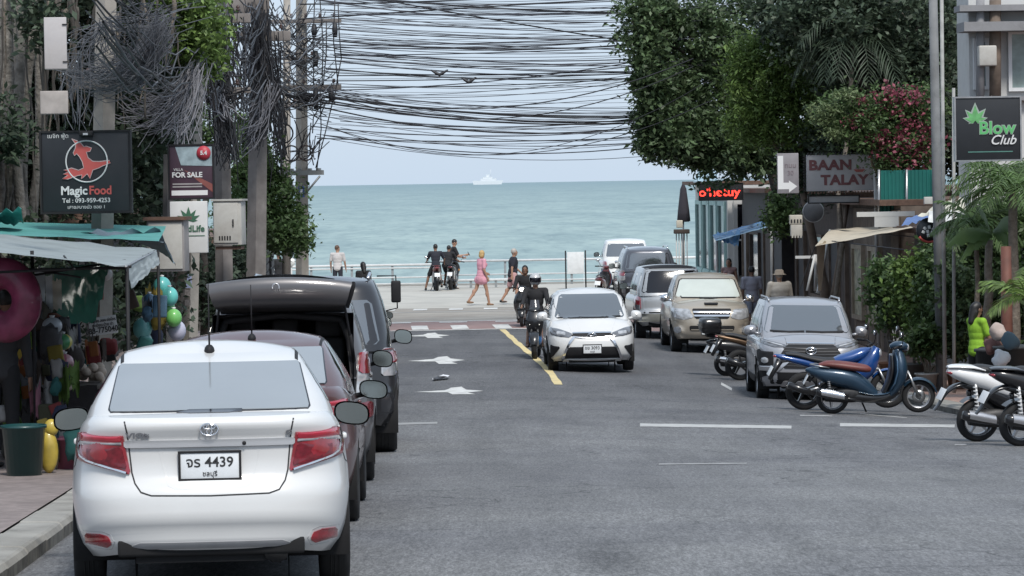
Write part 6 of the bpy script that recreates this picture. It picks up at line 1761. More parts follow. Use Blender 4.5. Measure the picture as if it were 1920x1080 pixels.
b = MB(); b.box((0, -.012, 0), (w * .9, .018, h * .9), None, .006); b.build('cabinet_door', M_CAB, s)
s, w, h = board('meter_cabinet', 'tall white meter cabinet strapped to the banyan', 84, 32, 124, 130, 35.2, mat('cabinet_white', (.44, .42, .42), .6, var=.1, scale=5, dirt=(.3, .27, .25), dirtamt=.5), .2, None, 'cabinet', .12)
for sg in (-1, 1):
    b = MB(); b.box((w * .42, -.006, sg * h * .36), (.05, .012, .012)); b.build('hinge', M_BLK, s)
s, w, h = board('junction_box', 'lower weathered junction box beneath the tall white meter cabinet', 76, 170, 127, 214, 35.2, mat('cabinet_weathered', (.33, .3, .28), .7, var=.25, scale=6), .2, None, 'cabinet', .12)
s, w, h = board('phone_number_board', 'tilted white board printed with a phone number on the stall pole', 167, 593, 219, 628, 43.4, mat('board_white', (.6, .6, .6), .5, var=.05), .012)
s.rotation_euler.y = R(-7)
text('lettering', '088-7750407', .10, M_INK, s, (0, -.004, -.055), bold=.002, sx=.86)
text('lettering', 'ส-ผิ-สุด สอง ต่อโทร', .05, M_INK, s, (0, -.004, .065), bold=.001, sx=.86)
text('lettering', 'ทะเบียน-ป้าย ดำ', .05, M_INK, s, (0, -.004, .01), bold=.001, sx=.86)
b = MB(); facing_box(b, 183, 640, 203, 655, 43.6, .012); o = b.build('sticker', M_PLATE); tag(o, 'small white sticker low on the stall pole', 'sticker')
for (x0, y0, x1, y1, c) in ((346, 514, 359, 540, (.3, .34, .5)), (347, 544, 357, 556, (.2, .18, .17)), (347, 562, 357, 573, (.12, .11, .11))):
    b = MB(); facing_box(b, x0, y0, x1, y1, 52.7, .012); o = b.build('sticker', mat('sticker_%d' % y0, c, .6, var=.4, scale=30)); tag(o, {514: 'blue and white sticker, largest on the slim pole', 544: 'brown square sticker under the blue one on the slim pole', 562: 'lowest dark sticker on the slim pole'}[y0], 'sticker')
b = MB(); facing_box(b, 176, 545, 194, 562, 43.6, .012); o = b.build('sticker', mat('sticker_red', (.3, .1, .09), .6, var=.5, scale=20)); tag(o, 'faded red round sticker high on the stall pole', 'sticker')

# ---------------------------------------------------------------- the beach stall
M_TARP = mat('tarp_grey', (.25, .285, .29), .6, var=.08, scale=2, dirt=(.15, .17, .17), dirtamt=.7, dscale=1.5)
M_TARPT = mat('tarp_turquoise', (.09, .30, .28), .55, var=.15, scale=3)
M_TARPD = mat('tarp_slate', (.12, .16, .19), .6, var=.15, scale=3)
def sheet(A, B_, C, D, nu=14, nv=10, sag=.08, seed=0, wr=.02):
    """cloth between four corners, sagging with small wrinkles"""
    A, B_, C, D = map(Vector, (A, B_, C, D)); rows = []
    for i in range(nv + 1):
        v = i / nv; row = []
        for j in range(nu + 1):
            u_ = j / nu; p = (A.lerp(B_, u_)).lerp(D.lerp(C, u_), v)
            p.z -= sag * 4 * u_ * (1 - u_) * 4 * v * (1 - v) / 2
            p += Vector((0, 0, wr * mnoise.noise(Vector((u_ * 7, v * 5, seed)))))
            row.append(p)
        rows.append(row)
    return rows
st = thing('beach_stall_canopy', 'beach stall canopy of grey and turquoise tarpaulin on thin poles', 'canopy', gv(-4.6, 35, .13)); B1 = st.location.copy()
def L_(px, py, Y): return at(px, py, Y) - B1
b = MB(); b.grid(sheet(L_(-60, 466, 31), L_(236, 500, 31), L_(292, 468, 40), L_(-60, 434, 40), sag=.1, seed=1), True); b.build('grey_tarpaulin', M_TARP, st)
b = MB(); b.grid(sheet(L_(236, 500, 31), L_(292, 468, 40), L_(300, 492, 39), L_(247, 541, 31.5), sag=.02, seed=2, wr=.05), True); b.build('hanging_flap', M_TARP, st)
b = MB(); b.grid(sheet(L_(-60, 438, 40.5), L_(298, 452, 40.5), L_(312, 424, 45), L_(-60, 414, 45), sag=.05, seed=3), True); b.build('turquoise_tarpaulin', M_TARPT, st)
b = MB(); b.grid(sheet(L_(150, 436, 41.5), L_(300, 430, 43), L_(330, 500, 44.5), L_(306, 455, 42), sag=.02, seed=4, wr=.06), True); b.build('slate_drape', M_TARPD, st)
b = MB(); b.grid(sheet(L_(-40, 400, 42), L_(40, 392, 42), L_(44, 420, 43), L_(-40, 420, 43), sag=-.06, seed=6, wr=.06), True); b.build('rolled_tarpaulin', M_TARPT, st)
for (pa, ya, Ya, pb, yb, Yb, r_) in ((-40, 512, 31.5, 246, 500, 31.2, .014), (-40, 506, 33, 240, 503, 31.2, .012), (40, 520, 33, 235, 488, 34, .012), (236, 500, 31, 292, 470, 40, .012), (120, 480, 33, 140, 505, 31, .01), (-30, 490, 34, 150, 520, 32, .01)):
    b = MB(); b.tube([L_(pa, ya, Ya), L_(pb, yb, Yb)], r_, 6); b.build('frame_pole', M_BLK if pa != 236 else M_STEEL, st)
for (px, py, Y) in ((238, 500, 31.1), (296, 470, 40), (60, 470, 33)):
    b = MB(); p = L_(px, py, Y); b.tube([p, (p.x, p.y, g(Y) + .13 - B1.z)], .018, 8); b.build('support_pole', M_BLK, st)
def toy(nm, label, cat, fn, m, px, py, Y, group='goods at the beach stall'):
    b = MB(); fn(b); o = b.build(nm, m, loc=at(px, py, Y)); tag(o, label, cat, group); return o
tc = lambda n, c, r=.4, v=.06: mat('toy_' + n, c, r, var=v, coat=.3)
o = toy('swim_ring', 'large glittery magenta swim ring hanging at the stall', 'swim ring', lambda b: b.lathe([(.25 + .15 * math.cos(a), .12 * math.sin(a)) for a in np.linspace(0, 2 * math.pi, 17)], (0, 0, 0), 'Y', 32), tc('magenta', (.17, .022, .065), .6, .35), 8, 563, 32.4)
o.rotation_euler.z = R(-25)
def ball(label, px, py, Y, rp, c, stripes=None, squash=1.0, group='goods at the beach stall', nm='beach_ball'):
    r_ = rp * Y / FPX
    root = thing(nm, label, 'ball' if nm == 'beach_ball' else 'balloon', at(px, py, Y), rnd.uniform(0, 3), group)
    b = MB(); b.ell((0, 0, 0), (r_, r_, r_ * squash), 20, 14); b.build('skin', tc('%d_%d' % (px, py), c), root)
    if stripes:
        for k in range(3):
            a0 = k * 2.09; s = MB(); s.grid([[(1.006 * r_ * math.sin(ph) * math.cos(a), 1.006 * r_ * math.sin(ph) * math.sin(a), 1.006 * squash * r_ * math.cos(ph)) for a in np.linspace(a0, a0 + 1.0, 6)] for ph in np.linspace(.15, 3.0, 14)], True)
            s.build('stripe', tc('s%d_%d' % (px, py), stripes), root)
    s = MB(); s.lathe([(.02, 0), (.03, .02), (.001, .025)], (0, 0, r_ * squash * .97), 'Z', 10); s.build('valve', M_TXW, root)
    return root
ball('silvery white ball hanging at the stall, topmost of the balls', 98, 611, 34, 19, (.42, .46, .5), None, .85)
ball('green and yellow striped beach ball hanging below the silvery one', 118, 641, 34.2, 18, (.08, .30, .13), (.55, .5, .12), .85)
ball('pink beach ball hanging below the green striped one', 121, 681, 34.2, 18, (.5, .16, .23), (.52, .3, .33))
ball('pale pink beach ball behind the pink one', 108, 660, 34.8, 14, (.5, .34, .36))
ball('cream coloured disc shaped ball beside the blue bin', 120, 722, 34.4, 19, (.55, .45, .4), None, .7)
for (px, py, r_, c, lb) in ((304, 538, 17, (.10, .42, .40), 'turquoise balloon at the top of the bunch by the slim pole'), (318, 556, 16, (.12, .48, .44), 'lighter turquoise balloon under the topmost one'), (314, 580, 15, (.10, .38, .10), 'dark green balloon in the middle of the bunch'), (326, 596, 15, (.16, .46, .12), 'bright green balloon at the lower right of the bunch'), (289, 598, 18, (.16, .34, .36), 'grey blue balloon at the left of the bunch'), (267, 616, 18, (.13, .36, .36), 'teal balloon at the lower left of the bunch'), (332, 620, 17, (.42, .42, .52), 'pale lilac balloon lowest in the bunch'), (280, 565, 13, (.06, .13, .22), 'dark blue balloon at the back of the bunch'), (272, 640, 14, (.2, .42, .42), 'pale teal balloon hanging lowest at the left')):
    o = ball(lb, px, py, 44 + (px % 5) * .15, r_, c, None, 1.15, 'bunch of balloons at the stall', 'balloon')
toy('sun_hat', 'pale metallic floppy hat on top of the stall pole', 'hat', lambda b: b.ell((0, 0, 0), (.1, .1, .09), 16, 10), tc('hat', (.4, .38, .38), .35, .3), 196, 514, 43.4)
toy('emerald_sheet', 'emerald green cloth hanging under the grey canopy', 'cloth', lambda b: b.grid(sheet((-.28, 0, .25), (.30, .1, .28), (.12, .1, -.32), (-.25, 0, -.38), sag=.05, seed=8, wr=.12), True), tc('emerald', (.015, .13, .085), .6, .2), 152, 545, 36)
for i, (px, py, w_, h_, c, lb) in enumerate(((75, 540, .10, .42, (.33, .36, .38), 'clear plastic bag of toys hanging left of the beige card'), (92, 550, .07, .36, (.42, .45, .47), 'pale plastic sleeve hanging next to the beige card'), (107, 553, .09, .3, (.46, .42, .33), 'beige card hanging under the canopy'))):
    toy('hanging_pack', lb, 'package', lambda b: b.grid(sheet((-w_ / 2, 0, h_ / 2), (w_ / 2, .02, h_ / 2), (w_ / 2, 0, -h_ / 2), (-w_ / 2, .02, -h_ / 2), 6, 8, .01, i, .05), True), tc('pack%d' % i, c, .3, .2), px, py, 35)
def bucket(b, r0, r1, h): b.lathe([(.001, 0), (r0, 0), (r1, h), (r1 + .012, h), (r1 + .012, h - .03), (r1 - .01, h - .02), (r0 - .01, .02), (.001, .02)], (0, 0, 0), 'Z', 22)
def on_pave(nm, lb, cat, fn, m, px, Y):
    b = MB(); fn(b); o = b.build(nm, m, loc=gp(px, Y, .13)); tag(o, lb, cat, 'goods at the beach stall'); return o
on_pave('blue_bin', 'tall blue plastic bin beside the stall pole', 'bin', lambda b: bucket(b, .13, .16, .72), tc('blue', (.03, .06, .25)), 134, 36.5)
on_pave('teal_bin', 'dark teal plastic bin at the front of the stall', 'bin', lambda b: bucket(b, .16, .20, .46), tc('teal', (.008, .05, .052)), 46, 31.5)
on_pave('yellow_inflatable', 'yellow and white inflatable toy standing in front of the stall', 'toy', lambda b: (b.ell((0, 0, .2), (.09, .07, .2), 14, 10), b.ell((.03, 0, .42), (.07, .06, .08), 12, 8), b.ell((-.06, 0, .3), (.05, .04, .1), 10, 8)), tc('yellow', (.45, .34, .06), .4, .3), 92, 31.8)
on_pave('pink_tub', 'pink plastic tub beside the yellow toy', 'tub', lambda b: bucket(b, .12, .15, .3), tc('pinktub', (.42, .14, .2)), 131, 32.6)
on_pave('white_bottle_rack', 'white plastic jugs standing behind the white saloon', 'jug', lambda b: [(b.lathe([(.001, 0), (.07, 0), (.075, .25), (.04, .33), (.025, .36), (.025, .4), (.001, .4)], (x, y, .0), 'Z', 14)) for x, y in ((0, 0), (.17, .05))], tc('jug', (.55, .56, .6)), 158, 35)
tb = thing('stall_table', 'stall table covered in dark cloth under the hanging toys', 'table', gp(70, 35.3, .13), .0)
b = MB(); b.box((0, 0, .70), (1.3, .9, .05), None, .01); b.build('table_top', M_BARKD, tb)
for sx in (-.6, .6):
    for sy in (-.4, .4):
        b = MB(); b.box((sx, sy, .34), (.05, .05, .68)); b.build('leg', M_BARKD, tb)
b = MB(); b.grid(sheet((-.68, -.47, .74), (.68, -.47, .74), (.70, -.5, .12), (-.7, -.5, .1), 16, 8, 0, 3, .1), True); b.build('cloth_skirt', cloth('stall_dark', (.035, .033, .035)), tb)
for i, (dx, dz, c, lb) in enumerate(((-.42, .9, (.05, .05, .055), 'dark folded clothes heaped at the left of the stall table'), (-.05, .92, (.06, .05, .04), 'brown bag on the stall table'), (.36, 1.0, (.03, .022, .02), 'dark brown towel hanging at the right of the stall table'), (-.3, 1.12, (.03, .04, .09), 'navy beach bag on the heap of clothes'), (.22, 1.3, (.16, .06, .04), 'rust red cloth hanging above the table'), (.05, 1.42, (.06, .055, .04), 'olive hat hanging above the stall table'), (-.06, 1.1, (.42, .3, .05), 'yellow patterned bag on the stall table'), (.3, .45, (.3, .3, .28), 'pale checked bag leaning on the table skirt'), (-.1, .42, (.09, .09, .08), 'grey rucksack in front of the table skirt'), (.08, .2, (.2, .34, .24), 'pale green bottle crate on the ground by the teal bin'))):
    b = MB(); b.ell((0, 0, 0), (.17, .14, .16), 14, 10, pw=.8)
    b.v = [tuple(Vector(v) * (1 + .28 * mnoise.noise(Vector(v) * 8 + Vector((i, 0, 0))))) for v in b.v]
    o = b.build('stall_goods', cloth('goods%d' % i, c), loc=gp(70, 35.3, .13) + Vector((dx, -.35 - (.3 if dz < .6 else 0), dz if dz > .6 else .16))); tag(o, lb, 'goods', 'goods at the beach stall')
o = toy('plush_toy', 'cream knotted plush toy at the corner of the stall', 'plush toy', lambda b: [b.ell((.10 * math.cos(a), .05 * math.sin(a * 2), .05 * math.sin(a * 3)), (.055, .05, .05), 10, 7) for a in np.linspace(0, 5.6, 9)] + [b.tube([(.1, 0, -.05), (.12, 0, -.2), (.1, 0, -.35)], .03, 8)], cloth('plush', (.48, .40, .33)), 172, 697, 35.6)
b = MB(); b.tube([at(172, 640, 43.4), at(183, 560, 43.4)], .008, 6); b.tube([at(168, 690, 43.4), at(173, 640, 43.4)], .008, 6); o = b.build('hanging_string', M_WIREG); tag(o, 'thin pale cord hanging down the stall pole', 'cord')

# more goods: packed, hung and heaped round the table
rg = random.Random(29)
kinds = [('printed towel', 'towel'), ('beach bag', 'bag'), ('net of toys', 'toys'), ('folded mat', 'mat'), ('cloth cap', 'cap'), ('inflatable bundle', 'toy')]
cols = [('orange', (.4, .14, .04)), ('yellow', (.42, .32, .06)), ('sky blue', (.12, .24, .36)), ('white', (.48, .47, .46)), ('red', (.32, .05, .05)), ('brown', (.09, .06, .045)), ('olive', (.09, .09, .05)), ('navy', (.03, .04, .09)), ('pink', (.42, .18, .24)), ('teal', (.04, .2, .19)), ('grey', (.16, .16, .17)), ('black', (.03, .03, .03)), ('lime', (.2, .34, .07))]
seen_ = set(); nn = 0
for px0, px1, py0, py1, Y0, Y1, k in (  # photo area, distance range, number
    (50, 138, 600, 720, 33.6, 34.8, 34), (0, 120, 690, 800, 33.0, 33.8, 24), (70, 150, 770, 850, 32.2, 33, 9), (150, 215, 640, 700, 39, 41, 8), (235, 300, 560, 660, 42, 46, 10)):
    for _ in range(k):
        (ks, kc), (cn, c) = rg.choice(kinds), rg.choice(cols)
        px, py, Y = rg.uniform(px0, px1), rg.uniform(py0, py1), rg.uniform(Y0, Y1); s_ = rg.uniform(.05, .11)
        b = MB(); w_, h_ = s_ * rg.uniform(.7, 1.4), s_ * rg.uniform(.9, 2.2); q = rg.random()
        if q < .4: b.grid(sheet((-w_, 0, h_), (w_ * .9, .02, h_), (w_, -.02, -h_), (-w_ * .8, .03, -h_ * 1.1), 8, 10, .0, nn * 1.7, .16), True); b.v = [(x, y + .06 * math.sin(x * 40 + nn) , z) for x, y, z in b.v]
        elif q < .65: b.box((0, 0, 0), (w_ * 1.5, s_, h_ * 1.4), Matrix.Rotation(rg.uniform(-.4, .4), 3, 'Y'), s_ * .22)
        else:
            b.ell((0, 0, 0), (w_, s_ * .8, h_ * .8), 14, 10, pw=.7)
            b.v = [tuple(Vector(v) * (1 + .45 * mnoise.noise(Vector(v) * 22 + Vector((nn * 2.3, 0, 0))))) for v in b.v]
        where = 'heaped low at the front' if py > 760 else ('on the table edge' if py > 690 else ('hanging above the table' if px < 165 else 'hung behind the stall pole' if px < 220 else 'under the bunch of balloons'))
        lb = '%s %s %s of the beach stall' % (cn, ks, where)
        n_ = 2
        if lb in seen_: lb = '%s %s %s, %s' % (cn, ks, where, 'nearer the road' if px > (px0 + px1) / 2 else 'deeper in the stall')
        if lb in seen_: continue
        seen_.add(lb); nn += 1
        o = b.build('stall_goods', cloth('wares_' + cn.replace(' ', '_'), tuple(v * .5 for v in c)), loc=at(px, py, Y)); tag(o, lb, kc, 'goods at the beach stall')  # colours halved to put the stall's inner shade into the wares
# ================================================================== RIGHT SIDE OF THE STREET
def fx(y): return kr(y) + 1.9
M_WOOD = mat('wood_weathered', (.15, .115, .09), .8, var=.3, scale=4, bump=.4, bscale=14)
M_WOODD = mat('wood_dark', (.06, .045, .038), .8, var=.3, scale=4, bump=.4, bscale=14)
M_STUC = mat('stucco_grey', (.25, .25, .26), .9, var=.2, scale=1.5, bump=.3, bscale=20, dirt=(.12, .12, .12), dirtamt=.6)
M_STUCW = mat('stucco_white', (.52, .52, .51), .85, var=.1, scale=1.5, bump=.2, bscale=20, dirt=(.33, .32, .3), dirtamt=.5)
M_TURQ = mat('paint_turquoise', (.30, .46, .45), .6, var=.1, scale=3)
M_GREENW = mat('sheet_green', (.008, .12, .105), .55, var=.12, scale=2)
M_POST = mat('poster', (.33, .31, .22), .5, var=.6, scale=7)
def P8(root):
    B = root.location.copy(); M = Matrix.Rotation(-root.rotation_euler.z, 3, 'Z')
    return lambda px, py, Y: M @ (at(px, py, Y) - B)
def shop(name, label, y0, y1, h, m, depth=6, setback=0.0, z=.13):
    root = thing(name, label, 'building', gv(fx(y0) + setback, y0, z), YAW)
    L = y1 - y0; b = MB(); b.box((depth / 2, L / 2, h / 2 - .1), (depth, L, h + .2)); b.build('wall', m, root)
    b = MB(); b.box((depth / 2 - .2, L / 2, h + .06), (depth + .5, L + .02, .12)); b.build('roof', M_RUST, root)
    return root
def opening(root, nm, y, z, w, h, m, frame=M_WOOD, t=.07, extra=None, wall=0.0):
    """window or door in the street wall: pane set in a frame that stands proud"""
    f = MB()
    for sg in (-1, 1):
        f.box((-.03 + wall, y + sg * (w / 2 + t / 2), z), (.12, t, h + 2 * t)); f.box((-.031 + wall, y, z + sg * (h / 2 + t / 2)), (.118, w, t))
    fo = f.build(nm, frame, root)
    p = MB(); p.box((-.01 + wall, y, z), (.04, w, h)); p.build('pane' if nm == 'window' else 'leaf', m, fo)
    return fo
# far corner: pale house with turquoise windows facing the sea road
r_ = shop('corner_house', 'white corner house with turquoise windows nearest the sea on the right', 107, 118, 3.6, M_STUCW, 5)
for i in range(4): opening(r_, 'window', 1.4 + i * 2.6, 1.9, 1.9, 2.1, M_GLASSD, M_TURQ, .14)
for i in range(4):
    b = MB(); b.box((-.06, 1.4 + i * 2.6, .5), (.1, 2.3, .6)); b.build('dado_panel', M_TURQ, r_)
# its end wall towards the viewer
for (xa, w_, zz, hh, m_) in ((.55, .5, 1.9, 2.2, M_GLASSD), (1.5, .7, 1.5, 2.6, M_WOODD), (2.7, .6, 1.9, 1.6, M_STUC)):
    f = MB()
    for sg in (-1, 1): f.box((xa + sg * (w_ / 2 + .06), -.04, zz), (.12, .12, hh + .24))
    f.box((xa, -.042, zz + hh / 2 + .06), (w_, .118, .12)); f.box((xa, -.042, zz), (w_, .1, .06))
    fo = f.build('window', M_STUCW if xa < 1 else M_TURQ, r_); p = MB(); p.box((xa, -.015, zz), (w_, .04, hh)); p.build('pane', m_, fo)
# dark shop with the red display and the blue awning
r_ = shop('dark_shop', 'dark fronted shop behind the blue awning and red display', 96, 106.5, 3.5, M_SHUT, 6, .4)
opening(r_, 'door', 3, 1.2, 1.8, 2.4, M_WOODD, M_WOOD); opening(r_, 'window', 6.5, 1.5, 2.2, 1.5, M_GLASSD, M_WOODD); opening(r_, 'door', 9.3, 1.2, 1.2, 2.4, M_STUC, M_WOOD)
for (xa, c) in ((.6, M_WOOD), (1.6, M_STUC), (3.0, M_WOODD)):
    b = MB(); b.box((xa, -.05, 1.4), (.5, .1, 2.8)); b.build('pilaster', c, r_)
r_ = shop('cafe_house', 'dark timber cafe with hanging lanterns behind the street name board', 84, 95.5, 3.4, M_WOODD, 6, .7)
opening(r_, 'door', 2.5, 1.2, 2.0, 2.4, M_SHUT, M_WOOD); opening(r_, 'window', 6.2, 1.6, 2.4, 1.5, M_GLASSD, M_WOOD); opening(r_, 'door', 9.6, 1.2, 1.6, 2.4, M_SHUT, M_WOOD)
for i in range(12):
    b = MB(); b.box((.25 + i * .48, -.03, 1.5), (.44, .05, 3.0)); b.build('plank', M_WOODD if i % 3 else M_WOOD, r_)
r_ = shop('wooden_shop', 'brown timber shop with two poster windows under the beige sail', 73, 83, 3.2, M_WOOD, 6, .3)
for i in range(17):
    b = MB(); b.box((-.03, .3 + i * .59, 1.55), (.05, .565, 3.1)); b.build('plank', M_WOODD if i in (2, 3, 12, 13) else M_WOOD, r_)
opening(r_, 'window', 3.3, 1.42, 1.5, 1.5, M_POST, mat('frame_light_wood', (.3, .25, .19), .7, var=.2), .1, wall=-.06); opening(r_, 'window', 6.0, 1.42, 1.5, 1.5, M_POST, MATS['frame_light_wood'], .1, wall=-.06)
opening(r_, 'door', 8.6, 1.15, 1.2, 2.3, M_WOODD, M_WOOD, wall=-.06)
b = MB(); b.box((.9, -.04, 1.5), (.22, .09, 3.0)); b.build('corner_post', M_STUCW, r_)
r_ = shop('grey_house', 'grey rendered house with a green sheet fence on its roof', 64, 72.5, 2.6, M_STUC, 6, .5)
opening(r_, 'door', 6.2, 1.1, 1.5, 2.2, M_WOODD, M_WOOD); opening(r_, 'window', 3.2, 1.4, 1.4, 1.2, M_GLASSD, M_STUCW)
for i in range(8):
    b = MB(); b.box((.4 + i * .7, -.03, 1.3), (.64, .05, 2.5)); b.build('plank', (M_STUC, M_WOOD, M_STUC, M_SHUT)[i % 4], r_)
# green corrugated sheets above
L8 = P8(r_)
gsh = MB(); a = L8(1648, 412, 74); c = L8(1756, 318, 74); rows = []
for i in range(60):
    t = i / 59; x = a.x + (c.x - a.x) * t; w_ = .025 * math.sin(i * 1.6); rows.append([(x, a.y + w_, a.z), (x, a.y + w_, c.z)])
gsh.grid(rows, True); gsh.build('green_sheet', M_GREENW, r_)
for px in (1648, 1700, 1752):
    b = MB(); p = L8(px, 318, 73.95); q = L8(px, 440, 73.95); b.tube([p, q], .03, 6); b.build('sheet_post', M_STEEL, r_)
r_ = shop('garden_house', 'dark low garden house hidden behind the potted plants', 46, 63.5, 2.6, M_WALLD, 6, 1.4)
opening(r_, 'door', 10, 1.1, 1.4, 2.2, M_WOODD, M_RUST); opening(r_, 'window', 14, 1.4, 2, 1.2, M_GLASSD, M_WOODD)
# white upper storey house behind
wh = thing('white_house', 'white upper storey house with grey eaves at the top right corner', 'building', gv(gx(1806, 68), 68, .13), YAW); L8 = P8(wh)
a = L8(1818, 178, 68); c = L8(2080, -60, 68)
b = MB(); b.box(((a.x + c.x) / 2, 0.7 + a.y, c.z / 2), (c.x - a.x, 1.4, c.z)); b.build('wall', M_STUCW, wh)
for (p0, p1, dpt, m_, nm) in (((1795, 62), (2080, 40), .9, M_STUC, 'eaves'), ((1790, 24), (2080, 8), .7, M_STUC, 'balcony_slab'), ((1818, 190), (2080, 178), .3, M_STUC, 'string_course')):
    p = L8(p0[0], p0[1], 68); q = L8(p1[0], p1[1], 68); b = MB(); b.box(((p.x + q.x) / 2, a.y - dpt / 2 + .1, (p.z + q.z) / 2), (q.x - p.x, dpt, q.z - p.z)); b.build(nm, m_, wh)
for (p0, p1) in (((1894, 168), (1960, 60)), ((1828, 165), (1850, 75))):
    p = L8(p0[0], p0[1], 68); q = L8(p1[0], p1[1], 68); cx, cz, w_, h_ = (p.x + q.x) / 2, (p.z + q.z) / 2, q.x - p.x, q.z - p.z
    f = MB()
    for sg in (-1, 1): f.box((cx + sg * w_ / 2, a.y - .04, cz), (.07, .1, h_ + .07)); f.box((cx, a.y - .041, cz + sg * h_ / 2), (w_ - .07, .1, .07))
    fo = f.build('window', mat('frame_white', (.66, .67, .68), .5, var=.05), wh); g_ = MB(); g_.box((cx, a.y - .01, cz), (w_, .03, h_)); g_.build('pane', mat('window_pale', (.22, .28, .27), .15, var=.2), fo)
for (px, wpx, m_) in ((1866, 22, M_WOOD), (1838, 16, M_STUC)):
    p = L8(px, 200, 67.6); q = L8(px, 0, 67.6); b = MB(); b.tube([p, q], wpx * 68 / FPX / 2, 10); b.build('column', m_, wh)
b = MB(); p = L8(1850, 105, 67.5); b.box(p, (.35, .3, .4), None, .03); b.build('air_conditioner', M_CAB, wh)

# poles and pipes on the right
G2 = 'thin posts on the right pavement'
def post(pt, pb, Y, r0, m, label, nm='utility_pole', ybot=None, ytop=-80):
    B = gv(gx(pb, Y), Y, .13); root = thing(nm, label, 'post', B, 0, G2)
    b = MB(); q = Vector((0, 0, -.05)); e = at(pt, ytop, Y) - B; b.tube([q, (q + e) / 2, e], [r0, r0, r0 * .9], 14); b.build('shaft', m, root)
    return root
post(1748, 1765, 60, .082, mat('pole_grey_steel', (.17, .175, .18), .8, .0, var=.25, dirt=(.1, .1, .1), dirtamt=.6), 'tall grey steel pole rising left of the leaf club sign')
post(1765, 1772, 59, .034, mat('pipe_dull', (.3, .3, .29), .7, var=.2), 'white pipe beside the tall grey steel pole', 'pipe')
post(1788, 1789, 58.6, .03, MATS['pipe_dull'], 'short white pipe close to the leaf club sign', 'pipe', None, 165)
post(1640, 1648, 75.5, .04, M_STUCW, 'white post at the right end of the street name board', 'sign_post', None, 282)
post(1590, 1545, 80, .05, M_WOOD, 'leaning brown timber post behind the beige sail', 'timber_post', None, 380)
# the leaf club sign
s, w, h = board('club_sign', 'black club sign with a green leaf emblem among the palms', 1793, 181, 1912, 302, 56.5, M_SIGNB, .16, M_STEEL)
u = w / 119
def Q(px, py): return ((px - 1852.5) * u, (241.5 - py) * u)
M_LG = mat('sign_leaf_green', (.12, .36, .13), .5, var=.25, scale=12); M_LGE = mat('sign_leaf_edge', (.30, .36, .32), .5, var=0)
for a, l in ((90, 34), (48, 30), (132, 28), (12, 24), (168, 24), (-25, 14), (205, 14)):
    c_, s_ = math.cos(R(a)), math.sin(R(a)); cx, cz = Q(1829, 226)
    for k, (m_, sc_, yy) in enumerate(((M_LGE, 1.0, -.006), (M_LG, .84, -.011))):
        l_ = l * u * sc_; wd = .24 if k == 0 else .19
        flatshape('leaf_print', [(cx, cz), (cx + (c_ * .45 - s_ * wd) * l_, cz + (s_ * .45 + c_ * wd) * l_), (cx + c_ * l_, cz + s_ * l_), (cx + (c_ * .45 + s_ * wd) * l_, cz + (s_ * .45 - c_ * wd) * l_)], m_, s, yy - (a % 60) * .00004)
text('lettering', 'Blow', 33 * u, M_LGE, s, (Q(1869, 242)[0], -.014, Q(0, 241)[1]), bold=.014, sx=1.0)
text('lettering', 'Blow', 33 * u, mat('sign_letter_green', (.10, .42, .14), .5, var=0), s, (Q(1869, 242)[0], -.02, Q(0, 241)[1]), bold=.004, sx=1.0)
text('lettering', 'Club', 25 * u, M_TXW, s, (Q(1879, 263)[0], -.024, Q(0, 263)[1]), bold=.002, shear=.35)
flatshape('print_line', [Q(1815, 283), Q(1898, 283), Q(1898, 285), Q(1815, 285)], mat('sign_teal_line', (.08, .2, .17), .5), s)
# street name board and its arrow
M_SGREY = mat('board_pale_grey', (.36, .355, .37), .6, var=.08, scale=3); M_TXM = mat('sign_maroon_print', (.14, .05, .055), .6, var=0)
s, w, h = board('name_board', 'pale grey board lettered in maroon capitals with rope edging', 1513, 289, 1640, 359, 76, M_SGREY, .12, None)
u = w / 127
def Q(px, py): return ((px - 1576.5) * u, (324 - py) * u)
text('lettering', 'BAAN', 25 * u, M_TXM, s, (Q(1557, 310)[0], -.008, Q(0, 310)[1]), bold=.014, sx=1.16, space=1.06)
text('lettering', 'TALAY', 25 * u, M_TXM, s, (Q(1583, 338)[0], -.008, Q(0, 338)[1]), bold=.014, sx=1.12, space=1.04)
flatshape('boat_print', [Q(1600, 318), Q(1622, 318), Q(1617, 323), Q(1605, 323)], mat('sign_red_dull', (.3, .08, .07), .6), s)
for k in range(3): flatshape('wave_print', [Q(1603 + k * 6, 316), Q(1607 + k * 6, 314), Q(1608 + k * 6, 316.5)], M_TXM, s)
def beads(par, x0, z0, x1, z1, n, r0, m):
    for i in range(n):
        t = (i + .5) / n; b = MB(); b.box((x0 + (x1 - x0) * t, -.01, z0 + (z1 - z0) * t), (r0 * 1.2, .06, r0 * 2.2) if abs(x1 - x0) > abs(z1 - z0) else (r0 * 2.2, .06, r0 * 1.2), Matrix.Rotation(.5, 3, 'Y')); b.build('rope_bead', m, par)
beads(s, -w / 2, h / 2 + .03, w / 2, h / 2 + .03, 22, .022, M_BLK); beads(s, -w / 2, -h / 2 - .03, w / 2, -h / 2 - .03, 22, .022, M_RUST)
beads(s, -w / 2 - .05, -h / 2, -w / 2 - .05, h / 2, 14, .022, M_BLK); beads(s, w / 2 + .05, -h / 2, w / 2 + .05, h / 2, 14, .022, M_BLK)
s2, w2, h2 = board('lower_panel', 'blank grey panel hung under the maroon lettered board', 1517, 366, 1610, 381, 76.1, mat('panel_grey', (.27, .27, .28), .6, var=.1), .1, M_BLK)
s, w, h = board('arrow_board', 'grey board with a bent white arrow pointing right', 1458, 287, 1497, 363, 77.5, mat('board_mauve_grey', (.24, .225, .24), .6, var=.1), .1, None)
u = w / 39
def Q(px, py): return ((px - 1477.5) * u, (325 - py) * u)
